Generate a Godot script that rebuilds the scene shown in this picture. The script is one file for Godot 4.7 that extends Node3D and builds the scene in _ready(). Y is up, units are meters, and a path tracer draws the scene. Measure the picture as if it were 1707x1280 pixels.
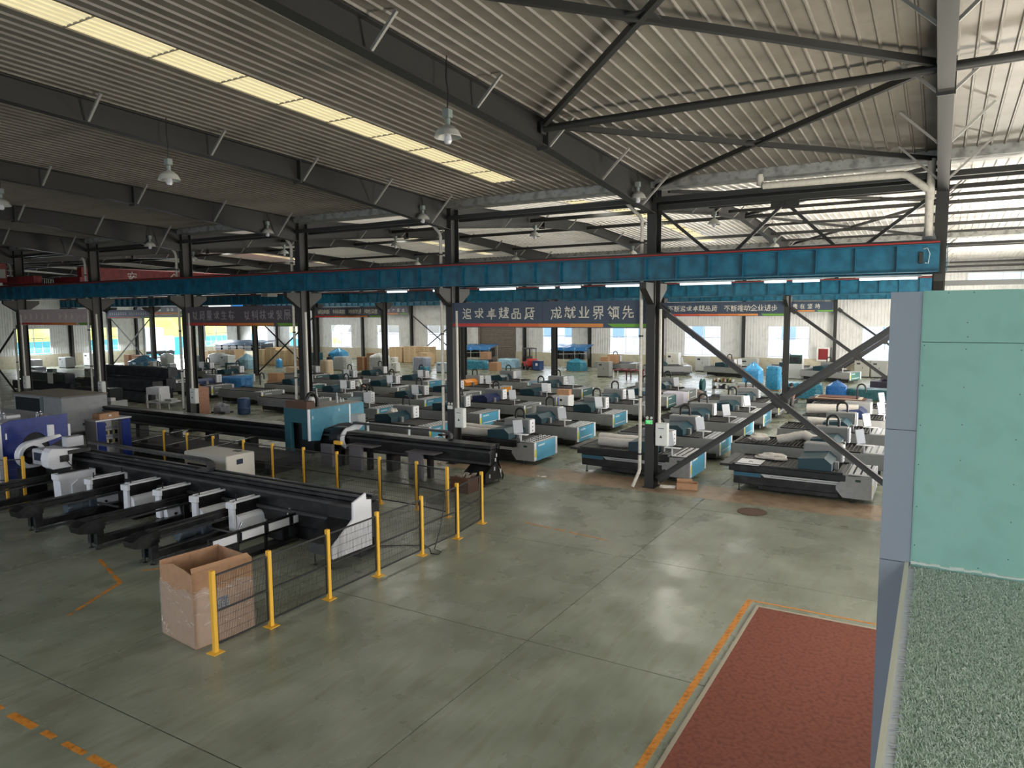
extends Node3D
# A machine-tool factory hall seen from a mezzanine. x runs along the column rows, z towards the viewer, metres.

class MB:
	var s := SurfaceTool.new()
	var n := 0
	func _init():
		s.begin(Mesh.PRIMITIVE_TRIANGLES)
	func tri(a: Vector3, b: Vector3, c: Vector3, na: Vector3, nb: Vector3, nc: Vector3):
		for p in [[a, na], [c, nc], [b, nb]]:
			s.set_normal(p[1]); s.set_uv(Vector2(p[0].x, p[0].z)); s.add_vertex(p[0])
		n += 1
	func q(a: Vector3, b: Vector3, c: Vector3, d: Vector3):  # corners counter-clockwise seen from outside
		var m := (b - a).cross(c - a)
		if m.length_squared() < 1e-16: m = (c - a).cross(d - a)
		m = m.normalized()
		tri(a, b, c, m, m, m); tri(a, c, d, m, m, m)
	func t3(a: Vector3, b: Vector3, c: Vector3):
		var m := (b - a).cross(c - a).normalized()
		tri(a, b, c, m, m, m)
	func hexa(p: Array):  # 8 corners: bottom four counter-clockwise from above, then the top four
		q(p[3], p[2], p[1], p[0]); q(p[4], p[5], p[6], p[7])
		for i in 4:
			var j: int = (i + 1) % 4
			q(p[i], p[j], p[j + 4], p[i + 4])
	func box(x0: float, y0: float, z0: float, x1: float, y1: float, z1: float):
		hexa([Vector3(x0, y0, z1), Vector3(x1, y0, z1), Vector3(x1, y0, z0), Vector3(x0, y0, z0), Vector3(x0, y1, z1), Vector3(x1, y1, z1), Vector3(x1, y1, z0), Vector3(x0, y1, z0)])
	func bx(c: Vector3, d: Vector3, b := Basis()):
		var p := []
		for y in [-0.5, 0.5]:
			for k in [[-0.5, 0.5], [0.5, 0.5], [0.5, -0.5], [-0.5, -0.5]]:
				p.append(c + b * Vector3(d.x * k[0], d.y * y, d.z * k[1]))
		hexa(p)
	func cbox(x0: float, y0: float, z0: float, x1: float, y1: float, z1: float, e := 0.02):  # a box with chamfered edges
		var a := Vector3(x0, y0, z0)
		var b := Vector3(x1, y1, z1)
		var c := (a + b) / 2
		var h := (b - a) / 2
		for ax in 3:
			for sg in [-1.0, 1.0]:
				var u := (ax + 1) % 3
				var v := (ax + 2) % 3
				var pts := []
				for k in [[-1, -1], [1, -1], [1, 1], [-1, 1]]:
					var p := Vector3()
					p[ax] = h[ax] * sg; p[u] = (h[u] - e) * k[0]; p[v] = (h[v] - e) * k[1]
					pts.append(c + p)
				if sg < 0: pts.reverse()
				q(pts[0], pts[1], pts[2], pts[3])
		for ax in 3:
			var u := (ax + 1) % 3
			var v := (ax + 2) % 3
			for su in [-1.0, 1.0]:
				for sv in [-1.0, 1.0]:
					var p1 := Vector3(); var p2 := Vector3(); var p3 := Vector3(); var p4 := Vector3()
					p1[u] = h[u] * su; p1[v] = (h[v] - e) * sv; p1[ax] = -(h[ax] - e)
					p2[u] = (h[u] - e) * su; p2[v] = h[v] * sv; p2[ax] = -(h[ax] - e)
					p3 = p2; p3[ax] = h[ax] - e
					p4 = p1; p4[ax] = h[ax] - e
					if su * sv > 0: q(c + p1, c + p2, c + p3, c + p4)
					else: q(c + p4, c + p3, c + p2, c + p1)
		for sx in [-1.0, 1.0]:
			for sy in [-1.0, 1.0]:
				for sz in [-1.0, 1.0]:
					var p1 := c + Vector3(h.x * sx, (h.y - e) * sy, (h.z - e) * sz)
					var p2 := c + Vector3((h.x - e) * sx, h.y * sy, (h.z - e) * sz)
					var p3 := c + Vector3((h.x - e) * sx, (h.y - e) * sy, h.z * sz)
					if sx * sy * sz > 0: t3(p1, p2, p3)
					else: t3(p3, p2, p1)
	func bar(a: Vector3, b: Vector3, w: float, h: float, up := Vector3.UP):
		var f := (b - a).normalized()
		if absf(f.dot(up)) > 0.98: up = Vector3.RIGHT
		var r := f.cross(up).normalized()
		var u := r.cross(f)
		bx((a + b) / 2, Vector3(w, h, a.distance_to(b)), Basis(r, u, -f))
	func tube(pts: Array, r: float, k := 8, cap := true):
		var rings := []
		var ref := Vector3.UP
		for i in pts.size():
			var f: Vector3 = (pts[mini(i + 1, pts.size() - 1)] - pts[maxi(i - 1, 0)]).normalized()
			if absf(f.dot(ref)) > 0.95: ref = Vector3.RIGHT if absf(f.x) < 0.9 else Vector3.BACK
			var x := f.cross(ref).normalized()
			var y := f.cross(x)
			ref = -y
			var ring := []
			for j in k:
				var an := TAU * j / k
				ring.append(x * cos(an) + y * sin(an))
			rings.append(ring)
		for i in pts.size() - 1:
			for j in k:
				var j2 := (j + 1) % k
				var a: Vector3 = rings[i][j]; var b: Vector3 = rings[i][j2]; var c: Vector3 = rings[i + 1][j2]; var d: Vector3 = rings[i + 1][j]
				tri(pts[i] + a * r, pts[i] + b * r, pts[i + 1] + c * r, a, b, c)
				tri(pts[i] + a * r, pts[i + 1] + c * r, pts[i + 1] + d * r, a, c, d)
		if cap:
			for j in range(1, k - 1):
				t3(pts[0] + rings[0][0] * r, pts[0] + rings[0][j + 1] * r, pts[0] + rings[0][j] * r)
				var e: Vector3 = pts[-1]
				t3(e + rings[-1][0] * r, e + rings[-1][j] * r, e + rings[-1][j + 1] * r)
	func lathe(pr: Array, o := Vector3.ZERO, k := 16, b := Basis()):  # profile of (radius, height) from the bottom up
		for i in pr.size() - 1:
			var p: Vector2 = pr[i]; var w: Vector2 = pr[i + 1]
			var nn := Vector2(w.y - p.y, p.x - w.x).normalized()
			for j in k:
				var a0 := TAU * j / k; var a1 := TAU * (j + 1) / k
				var d0 := Vector3(cos(a0), 0, -sin(a0)); var d1 := Vector3(cos(a1), 0, -sin(a1))
				var v := [d0 * p.x + Vector3.UP * p.y, d1 * p.x + Vector3.UP * p.y, d1 * w.x + Vector3.UP * w.y, d0 * w.x + Vector3.UP * w.y]
				var m0 := b * (d0 * nn.x + Vector3.UP * nn.y); var m1 := b * (d1 * nn.x + Vector3.UP * nn.y)
				for x in 4: v[x] = o + b * v[x]
				if p.x > 1e-5: tri(v[0], v[1], v[2], m0, m1, m1)
				if w.x > 1e-5: tri(v[0], v[2], v[3], m0, m1, m0)
	func ext(poly: Array, o: Vector3, ex: Vector3, ey: Vector3, d: Vector3):  # polygon (x, y) laid on ex, ey and pushed along d
		var pk := PackedVector2Array(poly)
		if Geometry2D.is_polygon_clockwise(pk): pk.reverse()
		var flip := ex.cross(ey).dot(d) < 0
		var ix := Geometry2D.triangulate_polygon(pk)
		var at := func(i: int) -> Vector3: return o + ex * pk[i].x + ey * pk[i].y
		for t in range(0, ix.size(), 3):
			var a: Vector3 = at.call(ix[t]); var b: Vector3 = at.call(ix[t + 1]); var c: Vector3 = at.call(ix[t + 2])
			var ccw: bool = (pk[ix[t + 1]] - pk[ix[t]]).cross(pk[ix[t + 2]] - pk[ix[t]]) > 0
			if ccw == flip:
				t3(a + d, c + d, b + d); t3(a, b, c)
			else:
				t3(a + d, b + d, c + d); t3(a, c, b)
		for i in pk.size():
			var a: Vector3 = at.call(i); var b: Vector3 = at.call((i + 1) % pk.size())
			if flip: q(b, a, a + d, b + d)
			else: q(a, b, b + d, a + d)
	func done() -> ArrayMesh:
		return s.commit()

var mats := {}
var used := {}
var rng := RandomNumberGenerator.new()

func C8(r: float, g: float, b: float) -> Color:
	return Color(r, g, b) / 255.0 if r + g + b > 3.5 else Color(r, g, b)

func mat(called: String, c: Color, rough := 0.6, metal := 0.0) -> StandardMaterial3D:
	if mats.has(called): return mats[called]
	var m := StandardMaterial3D.new()
	m.resource_name = called; m.albedo_color = Color(c, 1.0); m.roughness = rough; m.metallic = metal
	mats[called] = m
	return m

func noise_tex(freq: float, ramp: Array, size := 512, oct := 4, sd := 1, normal := false, stretch := 0) -> NoiseTexture2D:
	var f := FastNoiseLite.new()
	f.seed = sd; f.frequency = freq; f.fractal_octaves = oct; f.noise_type = FastNoiseLite.TYPE_SIMPLEX_SMOOTH
	var t := NoiseTexture2D.new()
	t.width = size; t.height = size; t.seamless = true; t.noise = f
	if normal:
		t.as_normal_map = true; t.bump_strength = stretch
	else:
		var g := Gradient.new()
		g.offsets = PackedFloat32Array(ramp.map(func(e): return e[0]))
		g.colors = PackedColorArray(ramp.map(func(e): return e[1]))
		t.color_ramp = g
	return t

func worn(called: String, c: Color, rough: float, metal := 0.0, scale := 0.4, spread := 0.12, sd := 3) -> StandardMaterial3D:  # paint or sheet with faint uneven dirt
	if mats.has(called): return mats[called]
	var m := mat(called, Color.WHITE, rough, metal)
	m.albedo_texture = noise_tex(0.012, [[0.0, c.darkened(spread * 1.6)], [0.45, c], [0.75, c.lightened(spread * 0.5)], [1.0, c.darkened(spread)]], 512, 5, sd)
	m.uv1_triplanar = true; m.uv1_world_triplanar = true; m.uv1_scale = Vector3.ONE * scale
	return m

func numbered(called: String) -> String:
	used[called] = used.get(called, 0) + 1
	return called if used[called] == 1 else "%s_%03d" % [called, used[called] - 1]

func thing(called: String, label: String, category: String, at := Vector3.ZERO, turn := 0.0, group := "") -> Node3D:
	var o := Node3D.new()
	o.name = numbered(called); add_child(o); o.position = at; o.rotation.y = turn
	tag(o, label, category, group)
	return o

func tag(o: Node, label: String, category: String, group := ""):
	if label.split(" ").size() > 16: printerr("LONG ", label)
	o.set_meta("label", label); o.set_meta("category", category)
	if group: o.set_meta("group", group)

func struct(called: String, label: String, at := Vector3.ZERO) -> Node3D:
	var o := Node3D.new()
	o.name = called; add_child(o); o.position = at
	o.set_meta("kind", "structure"); o.set_meta("label", label)
	return o

func part(o: Node, called: String, m: MB, mt: Material, kind := "") -> MeshInstance3D:
	return pmesh(o, called, m.done(), mt, kind)

func pmesh(o: Node, called: String, ms: Mesh, mt: Material, kind := "") -> MeshInstance3D:
	var i := MeshInstance3D.new()
	i.mesh = ms; i.material_override = mt; i.name = called
	i.cast_shadow = GeometryInstance3D.SHADOW_CASTING_SETTING_ON
	o.add_child(i, true)
	if kind: i.set_meta("kind", kind)
	return i

func pbox(o: Node, called: String, x0: float, y0: float, z0: float, x1: float, y1: float, z1: float, mt: Material, e := 0.0) -> MeshInstance3D:
	var m := MB.new()
	if e > 0: m.cbox(x0, y0, z0, x1, y1, z1, e)
	else: m.box(x0, y0, z0, x1, y1, z1)
	return part(o, called, m, mt)

func dup(o: Node3D, label: String, at: Vector3, turn := 0.0) -> Node3D:
	var r := o.duplicate() as Node3D
	r.name = numbered(str(o.get_meta("base_name", o.name)))
	add_child(r); r.position = at; r.rotation.y = turn
	r.set_meta("label", label)
	return r

const ORD := ["first", "second", "third", "fourth", "fifth", "sixth", "seventh", "eighth", "ninth", "tenth", "eleventh", "twelfth", "thirteenth", "fourteenth"]

# ---------------------------------------------------------------- Chinese characters as strokes on a 16 x 16 grid (hex x, y pairs; y downwards)
const HAN := {
	"追": "2143 1646 464b 1e4b 4b6eee 9172 727b 72d2 d2d6 76d6 7ada dadd 7bdb", "求": "15e5 818d6c 2748 2c6a 86bbed d69a b1d3", "卓": "8185 83d3 B45c9 47c7 1bfb 898f", "越": "1262 404a 1565 4a6a 2629 1e3a 3b6dfd 84f4 a0a98c c0cafd e6bb e1f2",
	"品": "B42b6 B186e B98ee", "质": "e131 313a1f 5595 b1b5 35f5 B57dc 9597 5c3e aedf 999c", "成": "14e4 343a1f 3878 787d5c 8196adfdfb e6ae c0e2", "就": "3042 1272 B2467 477d5c 291c 697b 84f4 b1b68e c6cded ededfb d0f2", "业": "505d a0ad 1ded 2549 e4ba",
	"界": "B20d7 8087 24d4 871b 87eb 6b5e3f aaaf", "领": "4014 4174 3647 2868 684b 4a6c 81f1 b1a3 B83ec b5b9 b97f bafe", "先": "4025 34c4 8088 18e8 681f 98 9898 9e9e 989d 9dedeb", "以": "324c 4c79 6385 c1ba6f adee", "量": "B30c4 32c2 16f6 B38cb 3aca 888e 3cdc 1fef",
	"生": "4126 34d4 818e 39c9 1eee", "存": "13e3 601b 414f 6 6 68c8 c8ab abaf8e 5bfb", "科": "5122 1464 424f 4519 4679 92b4 96b8 e0ef 8bfa", "技": "1464 404d2c 1a68 73f3 b0b7 78d8 d87f 88fe", "发": "4125 25e5 714f 68d8 d85f 79ee b1d3", "展": "20d0d4 24d4 201f 46e6 6468 a4a8 38f8 6a6f8d 9aef b9ea",
	"不": "12f2 9219 868f a6eb", "断": "212e7e 3555 515c 5529 5579 3335 7385 f1a2 a2a98f a6f6 d6df", "推": "1464 404d2c 1a68 9074 838f b0c2 84f4 88f8 8bfb 8fff b4bf", "动": "2262 1575 451c 1c6b 597d 84f4 f4ed edcd b0b47f", "企": "8017 80f7 878e 8aca 494e 1efe", "进": "2143 1646 464b 1e4b 4b6eee 83f3 78f8 a0a87c d0dd", "步": "8086 83c3 4347 17e7 878c 4a2c cada da3f",
	"始": "402a 2a6e 641f 1464 b085 85e6 c3f6 B89ee", "贵": "B31c4 8086 16e6 38c8 383c c8cc 8a8c 8c3f 9cdf", "在": "13e3 601b 464f 69d9 96ae 5eee a6ae", "坚": "2126 5158 71e1 e178 82e8 3bdb 888f 1eee", "持": "1464 404d2c 1a68 83e3 b0b6 76f6 79f9 d7dfbf 8bac", "诚": "2133 1646 464d 4d6b 74f4 747a5f 79a9 a9ad a0bafe e7ae d0f2", "信": "4017 353f a0b2 63f3 76e6 79e9 B7bef",
	"创": "5017 5087 3767 676a 373d 3d8d a2ab e0eece", "新": "5052 1282 3344 6353 1686 494f 1989 565f 2c1e 7c8d f0a1 a1a88f a6f6 d6df", "学": "3143 7082 c1a3 1517 15e5 e5e7 48c8 c898 888f 8f6e 1bfb", "高": "8082 12e2 B44b7 191f 19e9 e9efdf B5bad", "效": "4042 1373 3416 5576 641f 267e b082 94f4 d47f 86ef", "续": "4015 1555 5519 1959 1d6b a0a4 73e3 75f5 f5f7 87a8 6bfb b6ba ba6f bbee",
	"改": "1161 6166 1666 161c 1c6a b082 94f4 d47f 85ef", "顾": "2171 211a 1a0f 3575 7579 355b 5b7b 81f1 b1a3 B84ec b5b9 b97f bafe", "客": "8082 13f3 1315 f3f5 6438 65b5 b53a 66ea B5bbf", "满": "1132 1536 1a0f 63f3 8085 d0d5 58f8 595f 59e9 e9ef 8a7d 8a9c ba ad bbdd", "意": "8081 22d2 5264 b2a4 15e5 B46bb 48b8 3c2f 5c6fbf bfbd 8c9d ecfe",
	"安": "8082 13f3 1315 f3f5 633b 3bcf b63f 18f8", "全": "8016 80f6 48c8 3bdb 888e 1efe", "产": "8082 13e3 4355 b3a5 26e6 261f", "重": "b031 14f4 B36ca 38c8 818e 3cdc 1eee", "点": "8085 83d3 B35ca 2c1f 5c6f 9caf dcff",
	"□": "2282 8222 36c6 c64d 4d e c d ded 818e 2aea",
}

func han_mesh(ch: String, size: float, weight := 0.085) -> ArrayMesh:  # raised letter in the xy plane, centred
	var key := "%s %.3f" % [ch, size]
	if used.has(key): return used[key]
	var m := MB.new()
	var u := size / 16.0
	var w := size * weight
	for st in str(HAN[ch]).split(" ", false):
		var pts := []
		if st[0] == "B" and st.length() == 5:
			var v := []
			for k in range(1, 5): v.append(st.substr(k, 1).hex_to_int())
			pts = [Vector2(v[0], v[1]), Vector2(v[2], v[1]), Vector2(v[2], v[3]), Vector2(v[0], v[3]), Vector2(v[0], v[1])]
		elif st.length() >= 4:
			for k in range(0, st.length() - 1, 2): pts.append(Vector2(st.substr(k, 1).hex_to_int(), st.substr(k + 1, 1).hex_to_int()))
		for k in pts.size() - 1:
			var a := Vector3((pts[k].x - 7.5) * u, (7.5 - pts[k].y) * u, 0.004)
			var b := Vector3((pts[k + 1].x - 7.5) * u, (7.5 - pts[k + 1].y) * u, 0.004)
			if a.distance_to(b) < 0.001: continue
			var f := (b - a).normalized() * w * 0.4
			m.bar(a - f, b + f, w, 0.006, Vector3.BACK)
	var out := m.done()
	used[key] = out
	return out

func _ready():
	rng.seed = 7
	# ---- camera
	var cam := Camera3D.new()
	cam.position = Vector3(0.095, 5.819, 22.753)
	cam.rotation_order = EULER_ORDER_YXZ
	cam.rotation_degrees = Vector3(-5.647, 30.648, -0.404)
	cam.fov = 56.03; cam.near = 0.05; cam.far = 500.0; cam.name = "camera"
	add_child(cam); cam.current = true
	# ---- sky: bright overcast day
	var env := Environment.new()
	var sm := ProceduralSkyMaterial.new()
	sm.sky_top_color = Color(0.86, 0.91, 1.0); sm.sky_horizon_color = Color(0.97, 0.985, 1.0)
	sm.ground_bottom_color = Color(0.55, 0.55, 0.53); sm.ground_horizon_color = Color(0.8, 0.82, 0.83)
	sm.sky_energy_multiplier = 2.3 * GAIN[9]; sm.ground_energy_multiplier = 1.3 * GAIN[9]
	env.sky = Sky.new(); env.sky.sky_material = sm
	env.background_mode = Environment.BG_SKY
	env.tonemap_mode = Environment.TONE_MAPPER_LINEAR
	env.tonemap_exposure = 1.0
	env.sdfgi_enabled = true; env.ssao_enabled = true; env.ssil_enabled = true
	var we := WorldEnvironment.new()
	we.environment = env; we.name = "world"; add_child(we)
	# ---- daylight through the openings of the hall, some added for their light
	var day := Color(0.95, 0.97, 1.0)
	for x in [4.0, -4.0, -12.0, -20.0, -28.0, -36.0, -52.0, -60.0, -68.0, -76.0]:
		daylight(Vector3(x, 2.95, -47.55), Vector3(0, -0.75, 1), 3.5, 2.8, 7.0 * GAIN[0], day)
	for z in [-44.0, -28.0, -20.0]:
		daylight(Vector3(-87.5, 2.95, z), Vector3(1, -0.75, 0), 3.4, 2.8, 7.0 * GAIN[1], day)
	daylight(Vector3(-87.5, 2.8, -36.0), Vector3(1, -0.75, 0), 5.2, 5.2, 14.0 * GAIN[1], day)
	for g in GATES:
		daylight(Vector3(7.6, g[1] * 0.5, g[0]), Vector3(-1, 0.5, 0), g[2] - 0.2, g[1] - 0.2, 230.0 * GAIN[2] if g[0] > 0 else 150.0 * GAIN[3], Color(1.0, 0.985, 0.95))
	for b in BANDS:
		daylight(Vector3(7.6, 6.2, b[0]), Vector3(-1, 1.2, 0), b[1] - 0.2, 1.7, (14.0 if b[0] > 0 else 20.0) * b[1] * GAIN[10], Color(1.0, 0.965, 0.91))  # added light, tilted up from the unseen bands onto the roof
	for x in [4.0, -4.0, -20.0, -28.0, -36.0]:
		daylight(Vector3(x, 6.6, 33.5), Vector3(0, -0.75, -1), 5.6, 2.0, 5.0 * GAIN[4], Color(0.93, 0.97, 1.0))
	# skylight strips shine down
	for k in SKYLIGHTS:
		daylight(Vector3(k[0], roof_h(k[1] * 0.5 + k[2] * 0.5) - 0.25, k[1] * 0.5 + k[2] * 0.5), Vector3(0, -1, 0), 0.8, absf(k[2] - k[1]), (45.0 * GAIN[6] if k[1] > 0 else 45.0 * GAIN[7]) if k[0] > 0 else (9.0 * GAIN[5] if k[1] > 0 else (45.0 * GAIN[7] if k[1] > -24 else 90.0 * GAIN[8])), Color(1.0, 0.99, 0.95))
	mat("dark steel", C8(50, 50, 48), 0.5, 0.2)
	mat("machine white", C8(226, 226, 230), 0.4)
	# ---- the hall
	build_floor()
	build_walls()
	build_roof()
	build_frames()
	build_beams()
	build_signs()
	build_mezzanine()
	build_outside()
	# ---- what stands in it
	build_fences()
	build_pipe_cutter()
	build_second_cutter()
	build_left_group()
	build_machines()
	build_stock()
	build_lamps()
	build_people()

const BANDS := [[9.0, 16.0], [-12.0, 20.0], [-36.0, 20.0]]   # added unseen window bands, right gable, to light the roof: centre z, width
const GAIN := [0.9, 10.0, 0.024, 0.525, 4.4, 2.4, 1.5, 1.8, 1.5, 0.9, 1.3]
const GATES := [[8.0, 5.0, 7.0], [-12.0, 5.0, 7.0], [-36.0, 5.0, 7.0]]   # right gable: centre z, height, width
const SKYNAMES := ["above the near span, longest in view", "above the near span, beyond the last column", "above the middle span, second bay from right", "above the middle span, fourth bay from right", "above the middle span, sixth bay from right", "above the middle span, beyond the last column", "above the farthest span, second bay from right", "above the farthest span, fourth bay from right", "above the farthest span, sixth bay from right", "above the farthest span, eighth bay from right"]
const SKYLIGHTS := [[-12.3, 2.2, 20.2], [4.6, 2.2, 30.0], [-12.3, -22.0, -2.6], [-28.3, -22.0, -2.6], [-44.3, -22.0, -2.6], [4.6, -22.0, -2.6], [-12.3, -46.0, -26.6], [-28.3, -46.0, -26.6], [-44.3, -46.0, -26.6], [-60.3, -46.0, -26.6]]  # strips beyond the last column are added to light the mezzanine side

func daylight(at: Vector3, towards: Vector3, w: float, h: float, energy: float, c: Color):
	var a := AreaLight3D.new()
	a.area_size = Vector2(w, h); a.light_energy = energy; a.light_color = c
	a.area_range = 90.0; a.area_attenuation = 2.0; a.shadow_enabled = true
	add_child(a); a.name = numbered("daylight")
	a.position = at
	a.basis = Basis.looking_at(towards.normalized(), Vector3.BACK if absf(towards.y) > 0.9 else Vector3.UP)

func roof_h(z: float) -> float:  # underside of the roof sheets
	if z >= 0: return 9.95 + 0.042 * z
	return 9.95 + 0.042 * (12.0 - absf(fmod(-z, 24.0) - 12.0))

func ribbed(m: MB, o: Vector3, ex: Vector3, ey: Vector3, nn: Vector3, length: float, height: float, pitch := 0.26, deep := 0.03, thick := 0.09, wide := 0.075):
	# a profiled metal sheet: ribs along ey, standing proud along nn, with a flat back
	var f := func(x: float, y: float, d: float) -> Vector3: return o + ex * x + ey * y + nn * d
	var flip := ex.cross(ey).dot(nn) < 0
	var strip := func(x0: float, d0: float, x1: float, d1: float):
		if x1 - x0 < 1e-4 and absf(d1 - d0) < 1e-4: return
		if flip: m.q(f.call(x1, 0.0, d1), f.call(x0, 0.0, d0), f.call(x0, height, d0), f.call(x1, height, d1))
		else: m.q(f.call(x0, 0.0, d0), f.call(x1, 0.0, d1), f.call(x1, height, d1), f.call(x0, height, d0))
	var x := 0.0
	while x < length - 1e-3:
		var e := minf(x + pitch, length)
		if e - x > wide + 0.04:
			var r := x + (e - x - wide) / 2
			strip.call(x, 0.0, r, 0.0); strip.call(r, 0.0, r + 0.02, deep); strip.call(r + 0.02, deep, r + wide - 0.02, deep)
			strip.call(r + wide - 0.02, deep, r + wide, 0.0); strip.call(r + wide, 0.0, e, 0.0)
		else: strip.call(x, 0.0, e, 0.0)
		x = e
	var a: Vector3 = f.call(0.0, 0.0, -thick); var b: Vector3 = f.call(length, 0.0, -thick); var c: Vector3 = f.call(length, height, -thick); var d: Vector3 = f.call(0.0, height, -thick)
	var a1: Vector3 = f.call(0.0, 0.0, 0.0); var b1: Vector3 = f.call(length, 0.0, 0.0); var c1: Vector3 = f.call(length, height, 0.0); var d1: Vector3 = f.call(0.0, height, 0.0)
	for k in [[b, a, d, c], [a, b, b1, a1], [b, c, c1, b1], [c, d, d1, c1], [d, a, a1, d1]]:
		if flip: m.q(k[3], k[2], k[1], k[0])
		else: m.q(k[0], k[1], k[2], k[3])

func build_floor():
	var f := struct("floor", "grey-green painted concrete factory floor with cut joints")
	var cm := mat("floor paint", Color.WHITE, 0.3)
	cm.albedo_texture = noise_tex(0.005, [[0.0, C8(118, 121, 105)], [0.4, C8(130, 134, 118)], [0.6, C8(136, 140, 124)], [1.0, C8(150, 153, 138)]], 1024, 4, 11)
	cm.roughness_texture = noise_tex(0.01, [[0.0, Color(0.2, 0.2, 0.2)], [0.5, Color(0.3, 0.3, 0.3)], [1.0, Color(0.5, 0.5, 0.5)]], 512, 5, 5)
	cm.roughness = 1.0
	cm.uv1_triplanar = true; cm.uv1_world_triplanar = true; cm.uv1_scale = Vector3.ONE * 0.11
	cm.detail_enabled = true; cm.detail_blend_mode = BaseMaterial3D.BLEND_MODE_MUL
	cm.detail_uv_layer = BaseMaterial3D.DETAIL_UV_2
	cm.uv2_triplanar = true; cm.uv2_world_triplanar = true; cm.uv2_scale = Vector3(0.35, 0.35, 0.06)
	cm.detail_albedo = noise_tex(0.015, [[0.0, Color(0.9, 0.885, 0.85)], [0.5, Color(1, 1, 1)], [1.0, Color(0.93, 0.94, 0.91)]], 512, 4, 31)
	var dark := mat("joint filler", Color(0.13, 0.13, 0.11), 0.9)
	pbox(f, "sub_floor", -90, -0.3, -48.2, 18, -0.012, 36, dark)
	var xs := [-90.0]
	for k in 18: xs.append(-84.0 + 6.0 * k)
	var zs := [-48.2, -43, -38, -33, -28, -23, -18, -13, -8, -3, 2, 7, 12, 17, 22, 27, 36]
	for i in xs.size() - 1:
		for j in zs.size() - 1:
			pbox(f, "floor_slab", xs[i] + 0.009, -0.012, zs[j] + 0.009, xs[i + 1] - 0.009, 0.0, zs[j + 1] - 0.009, cm)
	# worn paint on the floor
	var lane := worn("faded red lane paint", C8(150, 128, 102), 0.35, 0.0, 0.3, 0.16, 8)
	pbox(f, "painted_lane", -18.0, 0.0, -1.0, 2.0, 0.002, 0.75, lane)
	var orange := worn("orange line paint", C8(196, 122, 34), 0.55, 0.0, 1.2, 0.2, 9)
	var line := func(a: Vector2, b: Vector2, w: float, gaps := 0.0):
		var m := MB.new()
		var L := a.distance_to(b); var d := (b - a) / L; var p := 0.0
		while p < L:
			var e := minf(p + (rng.randf_range(0.25, 0.9) if gaps > 0 else L), L)
			var s0 := a + d * p; var s1 := a + d * e
			var nrm := Vector2(-d.y, d.x) * w / 2 * (rng.randf_range(0.7, 1.0) if gaps > 0 else 1.0)
			m.ext([s0 + nrm, s0 - nrm, s1 - nrm * 0.9, s1 + nrm], Vector3(0, 0.0, 0), Vector3.RIGHT, Vector3.BACK, Vector3(0, 0.003, 0))
			p = e + (rng.randf_range(0.03, 0.28) if gaps > 0 else 1.0)
		part(f, "painted_line", m, orange)
	line.call(Vector2(-12.2, 17.86), Vector2(-8.4, 17.84), 0.13, 1.0)
	line.call(Vector2(-17.0, 13.35), Vector2(-15.1, 13.98), 0.09, 1.0)
	line.call(Vector2(-15.1, 13.98), Vector2(-14.3, 15.5), 0.09, 1.0)
	line.call(Vector2(-15.4, 13.3), Vector2(-15.1, 12.9), 0.08, 1.0)
	line.call(Vector2(-9.6, 5.7), Vector2(-6.9, 6.05), 0.07, 1.0)
	line.call(Vector2(-2.98, 8.25), Vector2(-2.98, 22.0), 0.11)
	line.call(Vector2(-3.03, 8.2), Vector2(-0.4, 8.2), 0.06)
	# red carpet on the floor beside the mezzanine
	var cp := thing("red_carpet", "flat red carpet runner on the floor below the mezzanine edge", "carpet", Vector3(-1.6, 0.004, 16))
	var red := worn("red carpet", C8(118, 62, 44), 0.95, 0.0, 1.5, 0.1, 14)
	pbox(cp, "pile", -1.14, 0.0, -7.5, 1.4, 0.012, 7.5, red)
	var alu := mat("carpet edging", C8(170, 160, 140), 0.45, 0.3)
	pbox(cp, "edge_strip", -1.2, 0.0, -7.56, -1.14, 0.018, 7.5, alu)
	pbox(cp, "edge_strip", -1.14, 0.0, -7.56, 1.4, 0.018, -7.5, alu)
	var mh := thing("manhole_cover", "round rusty manhole cover in the floor in front of the rightmost cutting table", "manhole cover", Vector3(-4.38, 0.0, 1.55))
	var m1 := MB.new(); m1.lathe([Vector2(0.36, 0.0), Vector2(0.36, 0.012), Vector2(0, 0.012)], Vector3.ZERO, 24)
	part(mh, "lid", m1, worn("rusty iron", C8(96, 70, 54), 0.7, 0.3, 2.0, 0.2, 4))
	var m2 := MB.new(); m2.lathe([Vector2(0.36, 0.0), Vector2(0.42, 0.0), Vector2(0.42, 0.014), Vector2(0.36, 0.014)], Vector3.ZERO, 24)
	part(mh, "rim", m2, worn("iron rim", C8(84, 66, 52), 0.6, 0.5, 2.0, 0.2, 5))

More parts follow.
